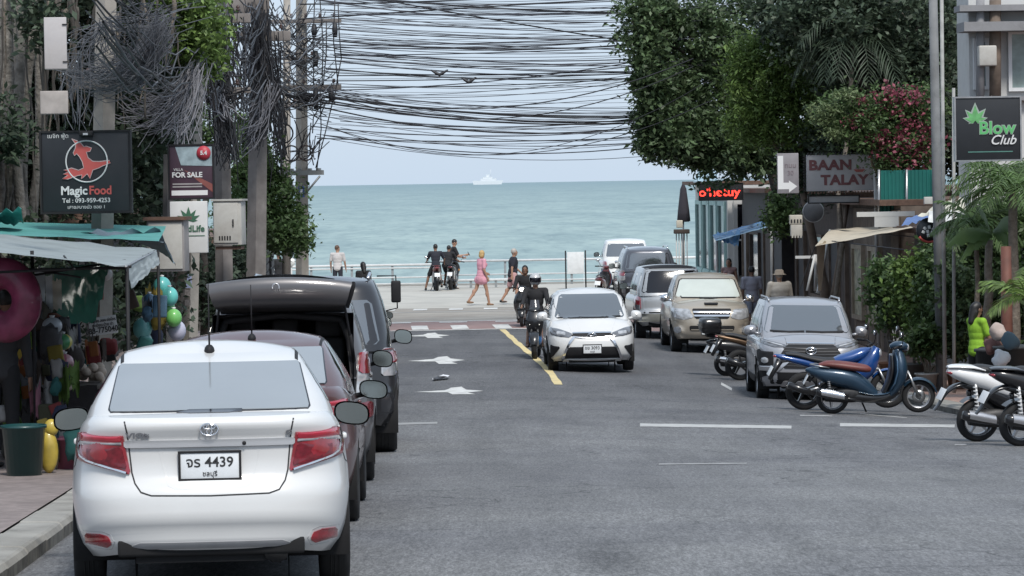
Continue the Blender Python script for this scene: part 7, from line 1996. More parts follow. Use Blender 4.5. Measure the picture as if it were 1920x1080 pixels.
flatshape('arrow_print', [Q(1459, 293), Q(1469, 293), Q(1469, 342), Q(1479, 342), Q(1479, 338), Q(1494, 349), Q(1479, 360), Q(1479, 354), Q(1459, 354)], mat('arrow_white', (.7, .7, .7), .5, var=0), s)
text('lettering', 'ถนน', 12 * u, mat('print_faint', (.19, .15, .17), .6, var=0), s, (Q(1482, 311)[0], -.006, Q(0, 311)[1])); text('lettering', '30', 12 * u, MATS['print_faint'], s, (Q(1482, 325)[0], -.006, Q(0, 325)[1]))
rd = thing('round_sign', 'round grey hanging sign under the blank grey panel', 'sign', at(1525, 397, 77)); b = MB(); b.lathe([(.001, -.03), (.21, -.03), (.225, 0), (.21, .03), (.001, .03)], (0, 0, 0), 'Y', 28); b.build('disc', mat('sign_dim', (.12, .12, .125), .6, var=.2), rd)
b = MB(); b.tube([(.23 * math.cos(a), 0, .23 * math.sin(a)) for a in np.linspace(0, 6.283, 30)], .015, 6, False); b.build('rim', M_STEEL, rd)
# red running-light display
s, w, h = board('light_display', 'black display board with glowing red running letters', 1312, 343, 1392, 376, 100, M_BLK, .16, M_BLK)
M_LED = mat('led_red', (.5, .02, .02), .5, var=0, emit=(1, .05, .03), estr=2.0)
text('lettering', "o'hetuy", .34, M_LED, s, (-.05, -.008, -.02), bold=.006, sx=1.18)
# fascia with a pale scalloped edge above the display
b = MB(); rows = []
for i in range(25):
    t = i / 24; px = 1330 + 120 * t; sag = 22 * math.sin(math.pi * t)
    rows.append([at(px, 296, 101), at(px, 300 + sag * .7, 100.9), at(px, 304 + sag, 100.9)])
b.grid(rows, True); o = b.build('pale_valance', M_STUCW); tag(o, 'pale scalloped valance showing through the leaves above the red display', 'valance')
for (pa, pb, ya, yb, m_, lb) in ((1300, 1345, 318, 342, mat('tarp_pale_blue', (.3, .42, .48), .6, var=.15), 'pale blue roof edge left of the red display'),):
    b = MB(); b.grid(sheet(at(pa, yb, 106), at(pb, yb - 6, 106), at(pb, ya, 108), at(pa + 10, ya, 108), 8, 5, .02, 2, .05), True); o = b.build('roof_edge', m_); tag(o, lb, 'roof edge')
# folded parasol and lantern stand at the corner
pr = thing('folded_parasol', 'folded dark parasol beside the white corner house', 'parasol', gv(gx(1281, 113), 113)); B_ = pr.location.copy()
b = MB(); tp = at(1281, 345, 113) - B_; b.tube([(0, 0, 0), tp], .03, 8); b.build('pole', M_STEEL, pr)
b = MB(); zb_ = (at(1281, 416, 113) - B_).z
b.lathe([(.03, tp.z), (.10, tp.z - .15), (.19, zb_ + .35), (.22, zb_ + .03), (.16, zb_)], (tp.x, 0, 0), 'Z', 14); b.v = [(x * (1 + .12 * math.sin(9 * math.atan2(y, x + 1e-9))), y * (1 + .12 * math.sin(9 * math.atan2(y, x + 1e-9))), z) for x, y, z in b.v]; b.build('canopy', cloth('parasol', (.03, .027, .035)), pr)
b = MB(); b.lathe([(.001, 0), (.25, 0), (.25, .08), (.001, .1)], (0, 0, 0), 'Z', 18); b.build('base', M_CONC, pr)
st = thing('lantern_stand', 'small slatted stand with a lantern in front of the corner house', 'stand', gv(gx(1278, 111), 111)); B_ = st.location.copy()
for k in range(5):
    b = MB(); p = at(1268 + k * 5, 480, 111) - B_; q = at(1268 + k * 5, 436, 111) - B_; b.tube([(p.x, 0, 0), (q.x, 0, q.z)], .02, 6); b.build('slat', M_STUCW, st)
b = MB(); p = at(1278, 434, 111) - B_; b.box(p, (.5, .4, .14), None, .02); b.build('shelf', M_WOODD, st)
b = MB(); b.box(at(1274, 420, 111) - B_, (.2, .2, .24), None, .02); b.build('lantern', mat('lantern_cream', (.5, .46, .38), .5), st)
# blue awning
M_AWN = mat('awning_blue', (.09, .27, .52), .6, var=.12, scale=4); M_AWNL = mat('awning_light', (.24, .42, .58), .6, var=.1)
aw = thing('blue_awning', 'bright blue striped awning sloping down towards the road', 'awning', gv(gx(1400, 94), 94, .1)); B_ = aw.location.copy()
def A_(px, py, Y): return at(px, py, Y) - B_
for k in range(6):
    t0, t1 = k / 6, (k + 1) / 6 - .012
    pa = lambda t: A_(1336 + 6 * t, 441 + 11 * t, 96 - 4 * t); pb = lambda t: A_(1446, 410 + 14 * t, 96 - 4 * t)
    b = MB(); b.grid(sheet(pa(t0), pb(t0), pb(t1), pa(t1), 12, 3, .015, k, .03), True); b.build('stripe', M_AWN if k % 2 == 0 else M_AWNL, aw)
b = MB(); b.grid(sheet(A_(1336, 441, 95.9), A_(1388, 432, 92.2), A_(1384, 462, 92.2), A_(1352, 452, 94), 10, 6, .0, 4, .12), True); b.build('hanging_valance', M_AWN, aw)
for px, yy in ((1344, 95), (1446, 92)):
    b = MB(); p = A_(px, 445 if px < 1400 else 425, yy); b.tube([p, (p.x, p.y, g(yy, gx(px, yy)) + .1 - B_.z)], .035, 8); b.build('post', M_STUCW, aw)
# lanterns / cloth banners hung in the cafe
for i, (px, py, w_, h_, c, lb) in enumerate(((1492, 412, 24, 18, (.45, .42, .36), 'upper cream cloth lantern with dark marks beside the beige sail'), (1493, 432, 22, 22, (.42, .40, .36), 'lower cream fringed cloth lantern beside the beige sail'))):
    o = thing('cloth_lantern', lb, 'lantern', at(px, py, 80)); s_ = 80 / FPX; b = MB()
    b.box((0, 0, 0), (w_ * s_, .2, h_ * s_), None, .02); b.build('shade', cloth('lantern%d' % i, c), o)
    for k in range(4):
        q = MB(); q.box((-w_ * s_ * .36 + k * w_ * s_ * .24, -.105, -.03 if i == 0 else -h_ * s_ * .48), (.035, .012, .08), None); q.build('mark' if i == 0 else 'fringe', M_INK if i == 0 else cloth('lantern%d' % i, c), o)
# beige sail
sl = thing('beige_sail', 'beige shade sail stretched over the pavement before the timber shop', 'shade sail', gv(gx(1620, 72), 72, .13)); B_ = sl.location.copy()
def A_(px, py, Y): return at(px, py, Y) - B_
b = MB(); b.grid(sheet(A_(1528, 462, 70), A_(1712, 427, 68), A_(1700, 421, 74), A_(1556, 430, 76), 16, 10, .06, 5, .02), True); b.build('cloth', cloth('sail_beige', (.46, .40, .31)), sl)
for (p, q) in (((1556, 430, 76), (1800, 452, 66)), ((1560, 452, 70), (1760, 476, 66)), ((1528, 462, 70), (1500, 540, 74))):
    b = MB(); b.tube([A_(*p), A_(*q)], .012, 5); b.build('stay_cable', M_WIRE, sl)
b = MB(); b.tube([A_(1533, 548, 72), A_(1556, 432, 75.6)], .03, 6); b.build('prop', M_STUCW, sl)
b = MB(); b.grid(sheet(A_(1531, 460, 70), A_(1549, 452, 70.4), A_(1540, 545, 71), A_(1534, 545, 71), 5, 10, 0, 3, .06), True); b.build('hanging_strip', cloth('sail_beige', (.46, .40, .31)), sl)
# easel and leaning board by the pavement
es = thing('easel', 'white folding easel leaning on the pavement beside the stout man', 'easel', gp(1518, 75, .1)); B_ = es.location.copy()
for (a, c) in (((1513, 545, 75), (1528, 478, 75.2)), ((1528, 545, 75.6), (1530, 478, 75.3))):
    b = MB(); b.tube([at(*a) - B_, at(*c) - B_], .03, 6); b.build('leg', M_STUCW, es)
b = MB(); b.box(at(1515, 482, 75.2) - B_, (.55, .04, .06)); b.build('rail', M_STUCW, es)
b = MB(); p = gp(1688, 68, .13); b.prism([(-.16, 0), (.16, 0), (.05, 1.2), (-.05, 1.2)], -.03, .03); o = b.build('white_board', M_STUCW, loc=p + Vector((0, 0, .55))); tag(o, 'narrow white board leaning on the grey house', 'board')
# white beams and the umbrella tops over the pavement
b = MB(); b.box((at(1620, 402, 72).x + .45, 72, at(1620, 402, 72).z), (1.2, .1, .1)); b.box((at(1662, 410, 72).x, 72, at(1662, 412, 72).z), (.5, .09, .3)); o = b.build('white_beam', M_STUCW); tag(o, 'white horizontal beam under the green sheet fence', 'beam')
b = MB(); b.grid(sheet(at(1690, 424, 66), at(1745, 410, 66), at(1738, 402, 68), at(1700, 408, 68), 8, 5, .03, 6, .05), True); o = b.build('blue_tarpaulin', mat('tarp_blue', (.10, .17, .36), .6, var=.15)); tag(o, 'folded blue tarpaulin on the beam beside the white cloths', 'tarpaulin')
for i, (A1, A2, A3, A4, c, lb) in enumerate((((1720, 405, 62), (1812, 398, 61), (1808, 372, 63), (1768, 378, 63), (.5, .48, .4), 'cream cloth thrown over the frame below the palms'), ((1740, 416, 61), (1808, 416, 60), (1810, 396, 61), (1742, 394, 62), (.58, .58, .56), 'white cloth below the cream cloth under the palms'))):
    b = MB(); b.grid(sheet(at(*A1), at(*A2), at(*A3), at(*A4), 10, 6, .03, i + 7, .1), True); o = b.build('draped_cloth', cloth('drape%d' % i, c)); tag(o, lb, 'cloth')
bs = thing('round_badge', 'dark round plaque dotted with white pieces above a red rim', 'plaque', at(1742, 432, 62)); s_ = 62 / FPX
b = MB(); b.lathe([(.001, -.03), (24 * s_, -.03), (24 * s_, .03), (.001, .03)], (0, 0, 0), 'Y', 26); b.build('disc', M_SIGNB, bs)
for (x, z) in ((-8, 4), (0, 6), (8, 3), (-11, -3), (-3, -2), (5, -4), (-2, -9), (11, -2)):
    b = MB(); b.box((x * s_, -.035, z * s_), (.05, .02, .06), Matrix.Rotation(x * .1, 3, 'Y'), .006); b.build('white_piece', M_TXW, bs)
b = MB(); b.tube([(22 * s_ * math.cos(a), -.03, 22 * s_ * math.sin(a)) for a in np.linspace(-2.6, -.5, 12)], .025, 6); b.build('red_rim', mat('rim_red', (.4, .06, .05), .5), bs)
b = MB(); facing_box(b, 1733, 369, 1752, 383, 66, .1, .01); o = b.build('white_box', M_CAB); tag(o, 'small white junction box on the steel pole under the green sheets', 'box')

# trees on the right
tree('street_tree', 'big dark broadleaf tree overhanging the road on the right, leaves against the sky', gv(gx(1500, 98), 98, .13), at(1440, 300, 95),
     [PB(1290, 90, 92, 95, 100), PB(1270, 220, 91, 70, 80), PB(1370, 200, 93, 110, 120), PB(1420, 60, 94, 130, 110), PB(1320, 250, 91, 55, 40, None, .7), PB(1235, 235, 90, 26, 40, None, .4), PB(1225, 130, 90, 40, 60, None, .35), PB(1262, 268, 90, 30, 34, None, .35), PB(1250, 20, 91, 40, 50, None, .3), PB(1225, 190, 90, 22, 50, None, .2), PB(1380, 262, 92, 60, 30, None, .6), PB(1400, 300, 92, 60, 24, None, .5), PB(1330, 292, 91, 40, 24, None, .35), PB(1430, 180, 92, 60, 80, None, .6), PB(1195, 60, 90, 30, 60, None, .12), PB(1205, 20, 90, 40, 20, None, .1), PB(1218, 265, 90, 14, 24, None, .08)], 150, 48, .17, .15, LF_D, M_BARKD, .2, 31, shell=.45)
tree('street_tree', 'lighter green feathery tree between the big dark tree and the bougainvillea', gv(gx(1560, 84), 84, .13), at(1500, 330, 84),
     [PB(1440, 160, 83, 80, 60), PB(1490, 220, 83, 80, 55), PB(1470, 100, 83, 60, 45), PB(1540, 160, 83, 70, 50), PB(1415, 220, 83, 50, 55, None, .8), PB(1560, 235, 83, 50, 40, None, .7), PB(1405, 120, 83, 40, 40, None, .5)], 150, 36, .13, .11, LF_B, M_WOOD, .13, 33, aspect=.35)
tree('street_tree', 'very dark tall tree filling the top right behind the bougainvillea', gv(gx(1680, 80), 80, .13), at(1650, 200, 80),
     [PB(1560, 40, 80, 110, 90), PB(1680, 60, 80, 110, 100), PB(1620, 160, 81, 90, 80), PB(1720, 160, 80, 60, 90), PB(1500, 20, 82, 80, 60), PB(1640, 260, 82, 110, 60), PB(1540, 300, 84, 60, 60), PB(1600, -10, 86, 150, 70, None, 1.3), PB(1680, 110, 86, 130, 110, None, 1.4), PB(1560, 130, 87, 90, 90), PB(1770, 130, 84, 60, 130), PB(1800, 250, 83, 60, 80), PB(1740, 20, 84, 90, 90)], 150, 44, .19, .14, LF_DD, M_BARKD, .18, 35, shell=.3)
bg_ = tree('bougainvillea', 'sprawling bougainvillea with dull red flowers over the green sheet fence', gv(gx(1700, 76), 76, .13), at(1650, 330, 75.5),
     [PB(1590, 210, 75, 60, 40), PB(1650, 220, 75, 70, 50), PB(1700, 260, 75, 60, 60), PB(1620, 260, 75, 50, 30, None, .6), PB(1720, 200, 75, 50, 40), PB(1690, 290, 74.8, 60, 40), PB(1640, 230, 74.7, 60, 40)], 85, 26, .13, .09, LF_M, M_WOOD, .07, 37, cat='shrub')
B_ = bg_.location
fl = clumps([(tuple(Vector(c) - B_), r__, s__) for c, r__, s__ in [PB(1700, 180, 74.5, 50, 22), PB(1720, 240, 74.5, 34, 40), PB(1680, 275, 74.4, 50, 34), PB(1640, 195, 74.6, 40, 22), PB(1610, 225, 74.6, 30, 18), PB(1690, 225, 74.6, 50, 26), PB(1700, 300, 74.6, 45, 40), PB(1740, 270, 74.6, 30, 40), PB(1650, 260, 74.6, 30, 24), PB(1670, 185, 74.6, 26, 18, None, .6)]], 16, 15, .085, 41, .25)
leaf_mesh('flowers', fl, .075, FL_R, bg_, 42, .8)
hs = clumps([PB(1550, 205, 74.5, 30, 8), PB(1545, 225, 74.5, 26, 7), PB(1590, 180, 74.5, 30, 8), PB(1570, 250, 74.5, 30, 6)], 20, 22, .07, 43, .2)
o = leaf_mesh('pale_sprays', hs - np.array(B_), .08, leafmat('leaf_pale', (.16, .21, .10), .3), bg_, 44, .35)
# palms and banana by the pavement
palm('palm', 'fan of palm fronds hanging over the pavement under the club sign', gv(gx(1900, 55), 55, .13), at(1900, 360, 55), 26, 1.35, LF_P, 51, droop=1.6, lw=.38)
palm('palm', 'palm with long dark fronds at the right edge behind the club sign', gv(gx(1955, 58), 58, .13), at(1950, 330, 58), 20, 1.7, LF_P, 53, droop=1.5, lw=.42)
palm('palm', 'bushy bright palm rising between the banana plant and the potted shrubs', gv(gx(1835, 58), 58, .13), at(1830, 425, 58), 22, 1.0, LF_P, 59, droop=1.7, lw=.3, trunk_r=.05)
palm('palm', 'low young palm reaching in from the right edge above the dark tubs', gv(gx(1930, 49), 49, .13), at(1925, 560, 49), 10, .8, LF_B, 55, droop=1.2, lw=.3, trunk_r=.05)
palm('palm', 'dark feathery palm crown hanging in front of the tall dark tree', gv(gx(1560, 79), 79, .13), at(1600, 75, 79.5), 14, 2.2, LF_DD, 57, droop=2.8, lw=.7, trunk_r=.06)
bn = thing('banana_plant', 'banana plant with broad torn leaves above the potted shrubs', 'plant', gv(gx(1850, 56), 56, .13)); B_ = bn.location.copy()
b = MB(); limb(b, (0, 0, 0), at(1855, 450, 56) - B_, .09, .06, 3, .02); b.build('stem', M_BARK, bn)
for (pa, ya, pb, yb, wd) in ((1860, 440, 1775, 470, .2), (1862, 435, 1905, 480, .22), (1860, 440, 1830, 400, .16), (1866, 436, 1912, 430, .2), (1856, 445, 1800, 500, .16)):
    a = at(pa, ya, 56) - B_; c = at(pb, yb, 55.3) - B_; rows = []
    for i in range(13):
        t = i / 12; p = a.lerp(c, t) + Vector((0, 0, .16 * math.sin(t * 2.6))); ww = wd * math.sin(math.pi * min(1, t * .93 + .07)) ** .7 + .008
        rows.append([p + Vector((0, ww * .6, ww * .55 - .03)), p + Vector((0, .0, .0)), p + Vector((0, -ww * .6, -ww * .75 + .03 * math.sin(i * 2.1)))])
    b = MB(); b.grid(rows, True); b.build('leaf', LF_P, bn, fix=False)
# potted shrubs along the pavement edge
GP = 'potted shrubs along the right pavement'
for i, (px, Y, hp, blobs, lm, c, lb) in enumerate((
    (1668, 63, .34, [PB(1672, 560, 63, 38, 60), PB(1660, 520, 63, 26, 34)], LF_M, (.25, .12, .07), 'round green shrub in a clay pot, leftmost of the potted row'),
    (1715, 62, .36, [PB(1715, 540, 62, 44, 62), PB(1725, 600, 62, 34, 34), PB(1712, 512, 62, 28, 22)], LF_B, (.12, .12, .12), 'tall bright shrub in a dark pot, second in the potted row'),
    (1758, 61.5, .36, [PB(1758, 560, 61, 38, 66), PB(1768, 515, 61, 32, 34), PB(1745, 630, 61, 28, 26)], LF_M, (.42, .4, .38), 'leafy shrub in a pale pot, third in the potted row'),
    (1795, 60.5, .38, [PB(1795, 560, 60, 34, 80), PB(1800, 640, 60, 24, 26)], LF_D, (.3, .17, .11), 'dark shrub in a brick coloured pot behind the woman in green'),
    (1738, 60, .28, [PB(1735, 640, 60, 26, 26)], LF_M, (.45, .44, .42), 'small plant in a white pot at the front of the potted row'))):
    root = thing('potted_shrub', lb, 'potted plant', gv(gx(px, Y), Y, .13), 0, GP); B_ = root.location.copy()
    b = MB(); b.lathe([(.001, 0), (.15, 0), (.19, hp), (.215, hp), (.215, hp + .03), (.18, hp + .03), (.17, hp - .03), (.001, hp - .03)], (0, 0, 0), 'Z', 20); b.build('pot', mat('pot%d' % i, c, .8, var=.15, bump=.2), root)
    b = MB()
    for k in range(4): limb(b, (0, 0, hp - .05), Vector(blobs[k % len(blobs)][0]) - B_ + Vector((rnd.uniform(-.2, .2), 0, 0)), .025, .008, i * 5 + k, .1)
    b.build('stem', M_BARK, root)
    leaf_mesh('foliage', clumps([(tuple(Vector(c_) - B_), r__, s__) for c_, r__, s__ in blobs], 75, 22, .09, 60 + i, .35), .105, lm, root, 60 + i, .55)
o = leaf_mesh('shrubbery', clumps([PB(1690, 560, 66, 40, 50), PB(1770, 500, 65, 50, 50), PB(1830, 520, 63, 50, 90), PB(1900, 560, 60, 50, 80), PB(1850, 440, 62, 60, 50), PB(1465, 400, 82, 24, 36, None, .6), PB(1890, 430, 62, 50, 60), PB(1830, 440, 66, 30, 30, None, .5)], 120, 26, .14, 77, .2), .11, LF_M, None, 77); tag(o, 'dark shrubbery filling the garden wall behind the potted plants', 'shrubbery', kind='stuff')
# dark tubs, laundry and the red brown post beside the woman
post(1886, 1890, 54, .09, mat('post_red_brown', (.13, .05, .035), .7, var=.2), 'red brown timber post behind the woman in green', 'timber_post', None, 462)
for i, (px, Y, r0, h_, c, lb) in enumerate(((1864, 51.5, .26, .85, (.03, .03, .032), 'black lidded tub beside the woman in green'), (1905, 50.5, .3, .9, (.025, .028, .03), 'larger black tub at the right edge, partly behind the palm'), (1905, 46.5, .22, .3, (.24, .19, .13), 'tan basket on the pavement beyond the white scooter'))):
    root = thing('tub', lb, 'tub', gv(gx(px, Y), Y, .13)); b = MB(); b.lathe([(.001, 0), (r0 * .85, 0), (r0, h_), (r0 + .03, h_), (r0 + .03, h_ + .04), (r0 - .02, h_ + .04)], (0, 0, 0), 'Z', 24); b.build('wall', mat('tub%d' % i, c, .6, var=.2), root)
    b = MB(); b.lathe([(r0 - .01, h_ + .035), (r0 * .5, h_ + .06), (.001, h_ + .065)], (0, 0, 0), 'Z', 24); b.build('lid', mat('tub%d' % i, c, .6), root)
for i, (px, py, Y, c, lb) in enumerate(((1872, 622, 50.6, (.4, .33, .3), 'pale patterned bundle held by the woman in green'), (1862, 648, 50.8, (.18, .09, .08), 'brown cloth bundle on the tub rim'), (1895, 640, 50, (.06, .10, .13), 'blue grey cloth hanging over the black tub'), (1876, 672, 49.8, (.5, .52, .55), 'white cloth below the blue grey one'))):
    b = MB(); b.ell((0, 0, 0), (.13, .1, .13), 14, 10); b.v = [tuple(Vector(v) * (1 + .4 * mnoise.noise(Vector(v) * 9 + Vector((i * 3, 0, 0))))) for v in b.v]
    o = b.build('cloth_bundle', cloth('bundle%d' % i, c), loc=at(px, py, Y)); tag(o, lb, 'cloth')
# ================================================================== PROMENADE, SEA, OVERHEAD CABLES
M_RAILW = mat('railing_white', (.60, .61, .61), .5, var=.08)
M_RAILG = mat('railing_post_grey', (.28, .30, .31), .5, .3, var=.1)
def railing(name, label, xa, xb, Y, hs, step):
    root = thing(name, label, 'railing', gv((xa + xb) / 2, Y)); B_ = root.location.copy(); z0 = 0
    for k, hh in enumerate(hs):
        b = MB(); b.tube([(xa - B_.x, 0, hh), (xb - B_.x, 0, hh)], .045 if k == 0 else .03, 8); b.build('rail', M_RAILW, root)
    n = int((xb - xa) / step)
    for i in range(n + 1):
        b = MB(); b.box((xa - B_.x + i * step, 0.06, hs[0] / 2), (.09, .06, hs[0]), None, .008); b.build('post', M_RAILG, root)
railing('promenade_railing', 'white railing with grey posts along the sea edge, right part', -2.8, 16, 133, (.95, .42, .18), 2.55)
railing('promenade_railing', 'lower white railing with grey posts along the sea edge, left part', -34, -2.8, 132.2, (.86, .74, .38, .14), 1.55)
# low white bench rail on the promenade
bn = thing('bench', 'long low white bench on the promenade behind the walkers', 'bench', gp(895, 130)); s_ = 130 / FPX
b = MB(); b.box((0, 0, .30), (150 * s_, .35, .07), None, .015); b.build('seat', M_RAILW, bn)
for px in (-58, -12, 35, 62):
    b = MB(); b.box((px * s_, 0, .135), (.09, .28, .27)); b.build('leg', M_RAILG, bn)
cs = thing('deck_chair', 'upright white folded deck chair with dark legs by the railing', 'deck chair', gp(1080, 126)); s_ = 126 / FPX
b = MB(); b.box((0, 0, .95), (.62, .05, .8), Matrix.Rotation(R(-8), 3, 'X'), .01); b.build('back', M_RAILW, cs)
for sg in (-1, 1):
    b = MB(); b.tube([(sg * .36, -.1, 0), (sg * .36, .1, 1.4)], .03, 6); b.build('leg', M_BLK, cs)
gl = thing('globe_lamp', 'white globe lamp on a short post under the far left poles', 'lamp', gp(547, 118)); b = MB(); zt_ = (at(547, 491, 118) - gl.location).z
b.tube([(0, 0, 0), (0, 0, zt_ - .1)], .04, 8); b.build('post', M_STUCW, gl); b = MB(); b.ell((0, 0, zt_), (.15, .15, .16), 16, 10); b.build('globe', mat('globe_white', (.7, .7, .68), .4, var=0), gl)
for i, (px, Y, c, lb) in enumerate(((524, 116, dk2, 'person in black standing in the shade at the far left corner'), (508, 118, gr_, 'person in a pale top standing in the shade at the far left corner'), (468, 114, dk, 'person in dark blue by the scooters at the far left corner'))):
    person(lb, gp(px, Y), R(30 + i * 60), 'brown', 'black', c, dk, 1.68, group='people in the shade at the far left corner', vox=.02)
# ship on the horizon
sh = thing('ferry', 'white ferry far out on the sea horizon', 'ship', (at(915, 342, 14000).x, 14000, SEA_Z)); 
M_SHIP = mat('ship_white', (.66, .69, .72), .5, var=.03)
def ship(nm, x0, x1, z0, z1, y=12): b = MB(); b.prism([(x0, z0), (x1, z0), (x1 + (z1 - z0) * .4, z1), (x0 - (z1 - z0) * .2, z1)], -y, y); return b.build(nm, M_SHIP, sh)
sh.scale = (.95, 1, 1.0)
ship('hull', -62, 58, 0, 16); ship('deckhouse', -30, 34, 16, 24, 10); ship('deckhouse', -20, 18, 24, 31, 8); ship('funnel', -6, 4, 31, 40, 3)
b = MB(); b.tube([(12, 0, 30), (12, 0, 62)], .9, 6); b.build('mast', M_SHIP, sh)

M_WIREB = mat('cable_blue_black', (.05, .052, .065), .5, var=0)
GW = 'overhead cables crossing the street'
rc = random.Random(17)
def cable(pts, r_, m=M_WIRE, label='thin black overhead cable, one of the many slung across the street', group=GW, name='overhead_cable'):
    b = MB(); b.tube(pts, r_, 5, caps=False); o = b.build(name, m, fix=False); tag(o, label, 'cable', group); return o
def span(px0, y0, Y0, px1, y1, Y1, sag, r_, m=M_WIRE, n=16, **k):
    A, B_ = at(px0, y0, Y0), at(px1, y1, Y1); L = (B_ - A).length; s_ = sag * (Y0 + Y1) / 2 / FPX
    return cable([A.lerp(B_, t) - Vector((0, 0, s_ * 4 * t * (1 - t))) for t in np.linspace(0, 1, n)], r_, m, **k)
def rr_(a, b): return rc.uniform(a, b)
for i in range(136):
    t = i / 136
    if i < 96: y0 = rr_(-30, 112) if i % 5 else rr_(100, 165)
    elif i < 118: y0 = rr_(163, 192)
    else: y0 = rr_(200, 262)
    Y0 = rr_(85, 92); Y1 = rr_(91.5, 97)
    if 96 <= i < 118: y1 = 193 + rr_(-10, 12) if i % 4 else y0 - rr_(30, 110)
    elif i < 96: y1 = y0 + rr_(-38, 34)
    else: y1 = y0 + rr_(-60, 20)
    span(rr_(560, 640), y0, Y0, rr_(1330, 1480), y1, Y1, rr_(4, 26) if i < 96 else rr_(14, 46), rc.choice((.005, .006, .008, .008, .010, .014)), (M_WIRE, M_WIREB, M_WIREB, M_WIREG, M_WIREB)[i % 5])
for (a, c, d, sg) in ((-15, 25, 1380, 12), (70, 62, 1400, 26), (36, -12, 1350, -2), (8, -30, 1300, 8), (-30, 110, 1400, 6), (172, 205, 1430, 30), (180, 206, 1430, 34), (176, 204, 1430, 26), (184, 208, 1430, 36), (190, 190, 1430, 60)):
    span(560, a, 86, d, c, 93, sg, .019, M_WIRE)
span(600, 232, 86, 1330, 190, 84, 78, .010); span(620, 240, 86, 1330, 150, 84, 90, .008); span(600, 170, 86, 1300, 110, 84, 60, .015); span(610, 176, 86, 1300, 125, 84, 70, .013)
# cables running along the left kerb from pole to pole
GL = 'cables strung along the left poles'
lab = 'cable strung along the left hand poles towards the sea'
for i in range(46):
    a = rr_(-60, 170); Ys = (rr_(37, 40), rr_(52, 54), rr_(59, 62), rr_(69, 71), 88)
    xs = (rr_(140, 240), rr_(345, 400), rr_(400, 440), rr_(462, 505), rr_(520, 640)); f = (-60 + a * .9, 0 + a * .75, 15 + a * .8, 30 + a * .8, 40 + a * .8)
    k0 = rc.choice((0, 0, 1, 2))
    pts = []
    for k in range(k0, 4):
        A, B_ = at(xs[k], f[k] + rr_(-8, 8), Ys[k]), at(xs[k + 1], f[k + 1], Ys[k + 1])
        for t in np.linspace(0, 1, 9)[:-1]: pts.append(A.lerp(B_, t) - Vector((0, 0, .5 * rr_(.6, 1.2) * 4 * t * (1 - t))))
    pts.append(B_)
    cable(pts, rc.choice((.008, .011, .014)), M_WIRE if i % 3 else M_WIREG, lab, GL)
# drop cables with sleeves on the far crossarm
for i, (xa, xb, y0, y1) in enumerate(((590, 588, -5, 165), (600, 604, 0, 160), (612, 606, 40, 160), (628, 634, -5, 160), (634, 640, 5, 110), (640, 626, 110, 190), (624, 592, 190, 315), (606, 586, 190, 250), (600, 594, 165, 320), (583, 588, 230, 310), (586, 612, 240, 190))):
    A, B_ = at(xa, y0, 86.5), at(xb, y1, 86.5); m_ = A.lerp(B_, .5) + Vector((rr_(-.12, .12), 0, 0))
    b = MB(); b.tube([A, A.lerp(m_, .6), m_, B_.lerp(m_, .5), B_], .016, 6); o = b.build('drop_cable', M_WIRE); tag(o, 'black drop cable hanging from the crossarm of the pale platform pole', 'cable', 'drop cables on the platform pole')
for i, (px, y0, y1, lb) in enumerate(((589, 45, 70, 'left'), (628, 42, 70, 'topmost right'), (592, 165, 205, 'bulky lower left'), (621, 163, 192, 'lower right'), (592, 95, 125, 'slim'))):
    b = MB(); b.tube([at(px, y0, 86.4), at(px, (y0 + y1) / 2, 86.4), at(px, y1, 86.4)], [.05, .075, .05], 8); o = b.build('cable_joint', M_WIRE); tag(o, 'black cable joint sleeve on the platform pole, %s one' % lb, 'cable joint')
# two thick drooping sleeves in mid span
for (px, py, w_, lb) in ((824, 136, 16, 'thick black drooping cable loop in mid air, upper left of the two'), (879, 150, 14, 'smaller thick black drooping cable loop, lower right of the two')):
    s_ = 86 / FPX; c = at(px, py, 86); b = MB()
    b.tube([c + Vector((w_ * s_ * t, 0, 9 * s_ * (abs(t) ** 1.15) - 4 * s_)) for t in np.linspace(-1, 1, 11)], [.012 + .03 * math.sin(math.pi * (i + .5) / 11) for i in range(11)], 8); o = b.build('cable_loop', M_WIRE); tag(o, lb, 'cable loop')
# tangles of loose cable round the poles
def tangle(label, strands, m, r_, seed):
    """strands: list of (start box, end box, sag, count) in photo positions at a distance"""
    rq = random.Random(seed); b = MB()
    for (s0, s1, sag, n) in strands:
        for _ in range(n):
            A = at(s0[0] + rq.gauss(0, s0[2]), s0[1] + rq.gauss(0, s0[3]), s0[4] + rq.uniform(-.4, .4)); B_ = at(s1[0] + rq.gauss(0, s1[2]), s1[1] + rq.gauss(0, s1[3]), s1[4] + rq.uniform(-.4, .4))
            s_ = sag * rq.uniform(.3, 1.3) * s0[4] / FPX; wx = rq.uniform(-.15, .15)
            b.tube([A.lerp(B_, t) + Vector((wx * math.sin(t * 3.1), 0, -s_ * 4 * t * (1 - t) + .03 * math.sin(t * 9 + wx * 50))) for t in np.linspace(0, 1, 9)], r_ * rq.uniform(.6, 1.3), 4, caps=False)
    o = b.build('cable_tangle', m, fix=False); tag(o, label, 'cable tangle', kind='stuff'); return o
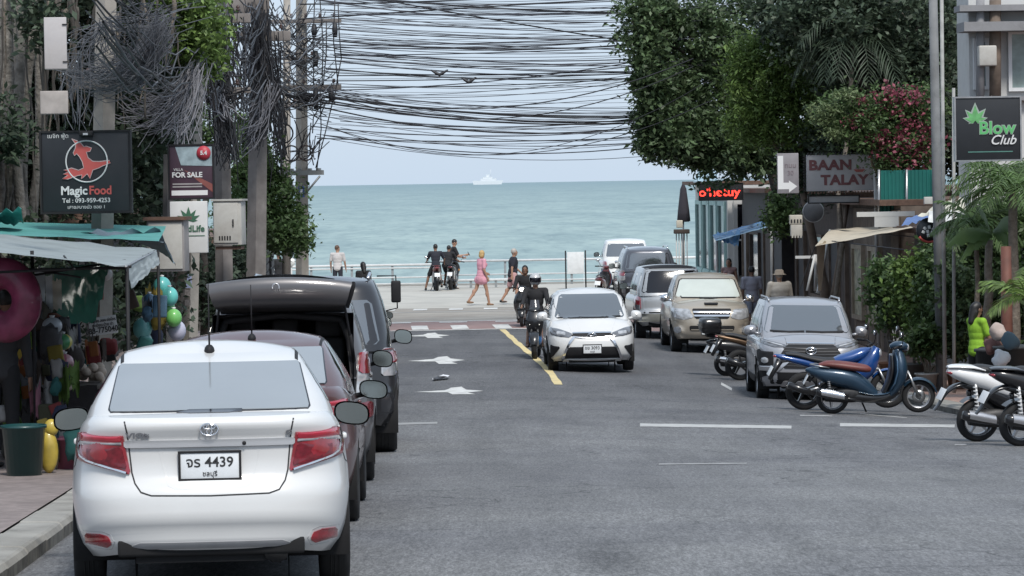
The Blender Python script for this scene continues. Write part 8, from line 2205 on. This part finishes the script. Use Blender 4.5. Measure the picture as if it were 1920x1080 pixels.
tangle('grey cobweb of loose cables round the stall pole above the witch sign', [((300, 45, 14, 12, 43), (200, 130, 40, 14, 43), 45, 110), ((200, 45, 10, 8, 43), (300, 30, 40, 30, 43), 12, 40), ((195, 45, 6, 6, 43), (170, 95, 40, 30, 43), 6, 60), ((310, 60, 12, 14, 43), (150, 140, 24, 10, 43), 60, 60), ((150, 110, 14, 20, 43), (140, 230, 20, 20, 43), 4, 24), ((290, 100, 20, 30, 43), (230, 150, 40, 10, 43), 20, 40)], M_WIREG, .0045, 1)
tangle('pale hanging loops of loose cable left of the slim pole', [((370, 125, 12, 12, 50), (290, 230, 34, 20, 49), 30, 70), ((350, 150, 14, 14, 50), (250, 190, 26, 22, 49), 45, 46), ((365, 130, 10, 10, 50), (330, 265, 20, 14, 49), 8, 40)], M_WIREP, .006, 2)
tangle('dark nest of cables wrapped round the cabinet pole', [((412, 60, 26, 20, 59.5), (415, 180, 24, 26, 59.5), 10, 60), ((380, 170, 18, 8, 59.5), (440, 175, 14, 8, 59.5), 16, 40), ((415, 180, 12, 14, 59.4), (428, 290, 12, 24, 59.4), 6, 60)], M_WIRE, .010, 3)
tangle('dark nest of cables wrapped round the thick brown pole', [((478, 40, 20, 24, 69.3), (480, 200, 24, 34, 69.3), 8, 80), ((505, 170, 10, 10, 69.3), (470, 260, 12, 22, 69.3), 14, 60), ((500, 110, 12, 40, 69.3), (520, 250, 12, 40, 70), 6, 40)], M_WIRE, .010, 4)
tangle('pale loose cables hanging off the thick brown pole', [((500, 165, 10, 10, 69), (462, 245, 12, 20, 69), 16, 40), ((400, 168, 14, 8, 59), (425, 215, 16, 14, 59), 8, 24)], M_WIREP, .008, 5)
tangle('black loops of cable between the far left poles', [((520, 90, 20, 40, 86), (600, 100, 24, 50, 86.5), 20, 50), ((540, 170, 18, 10, 86), (600, 190, 20, 14, 86.4), 14, 40), ((520, 190, 8, 20, 86), (525, 300, 8, 20, 86), 4, 30), ((590, 250, 14, 14, 86.4), (560, 300, 20, 14, 86.4), 10, 16)], M_WIRE, .011, 6)
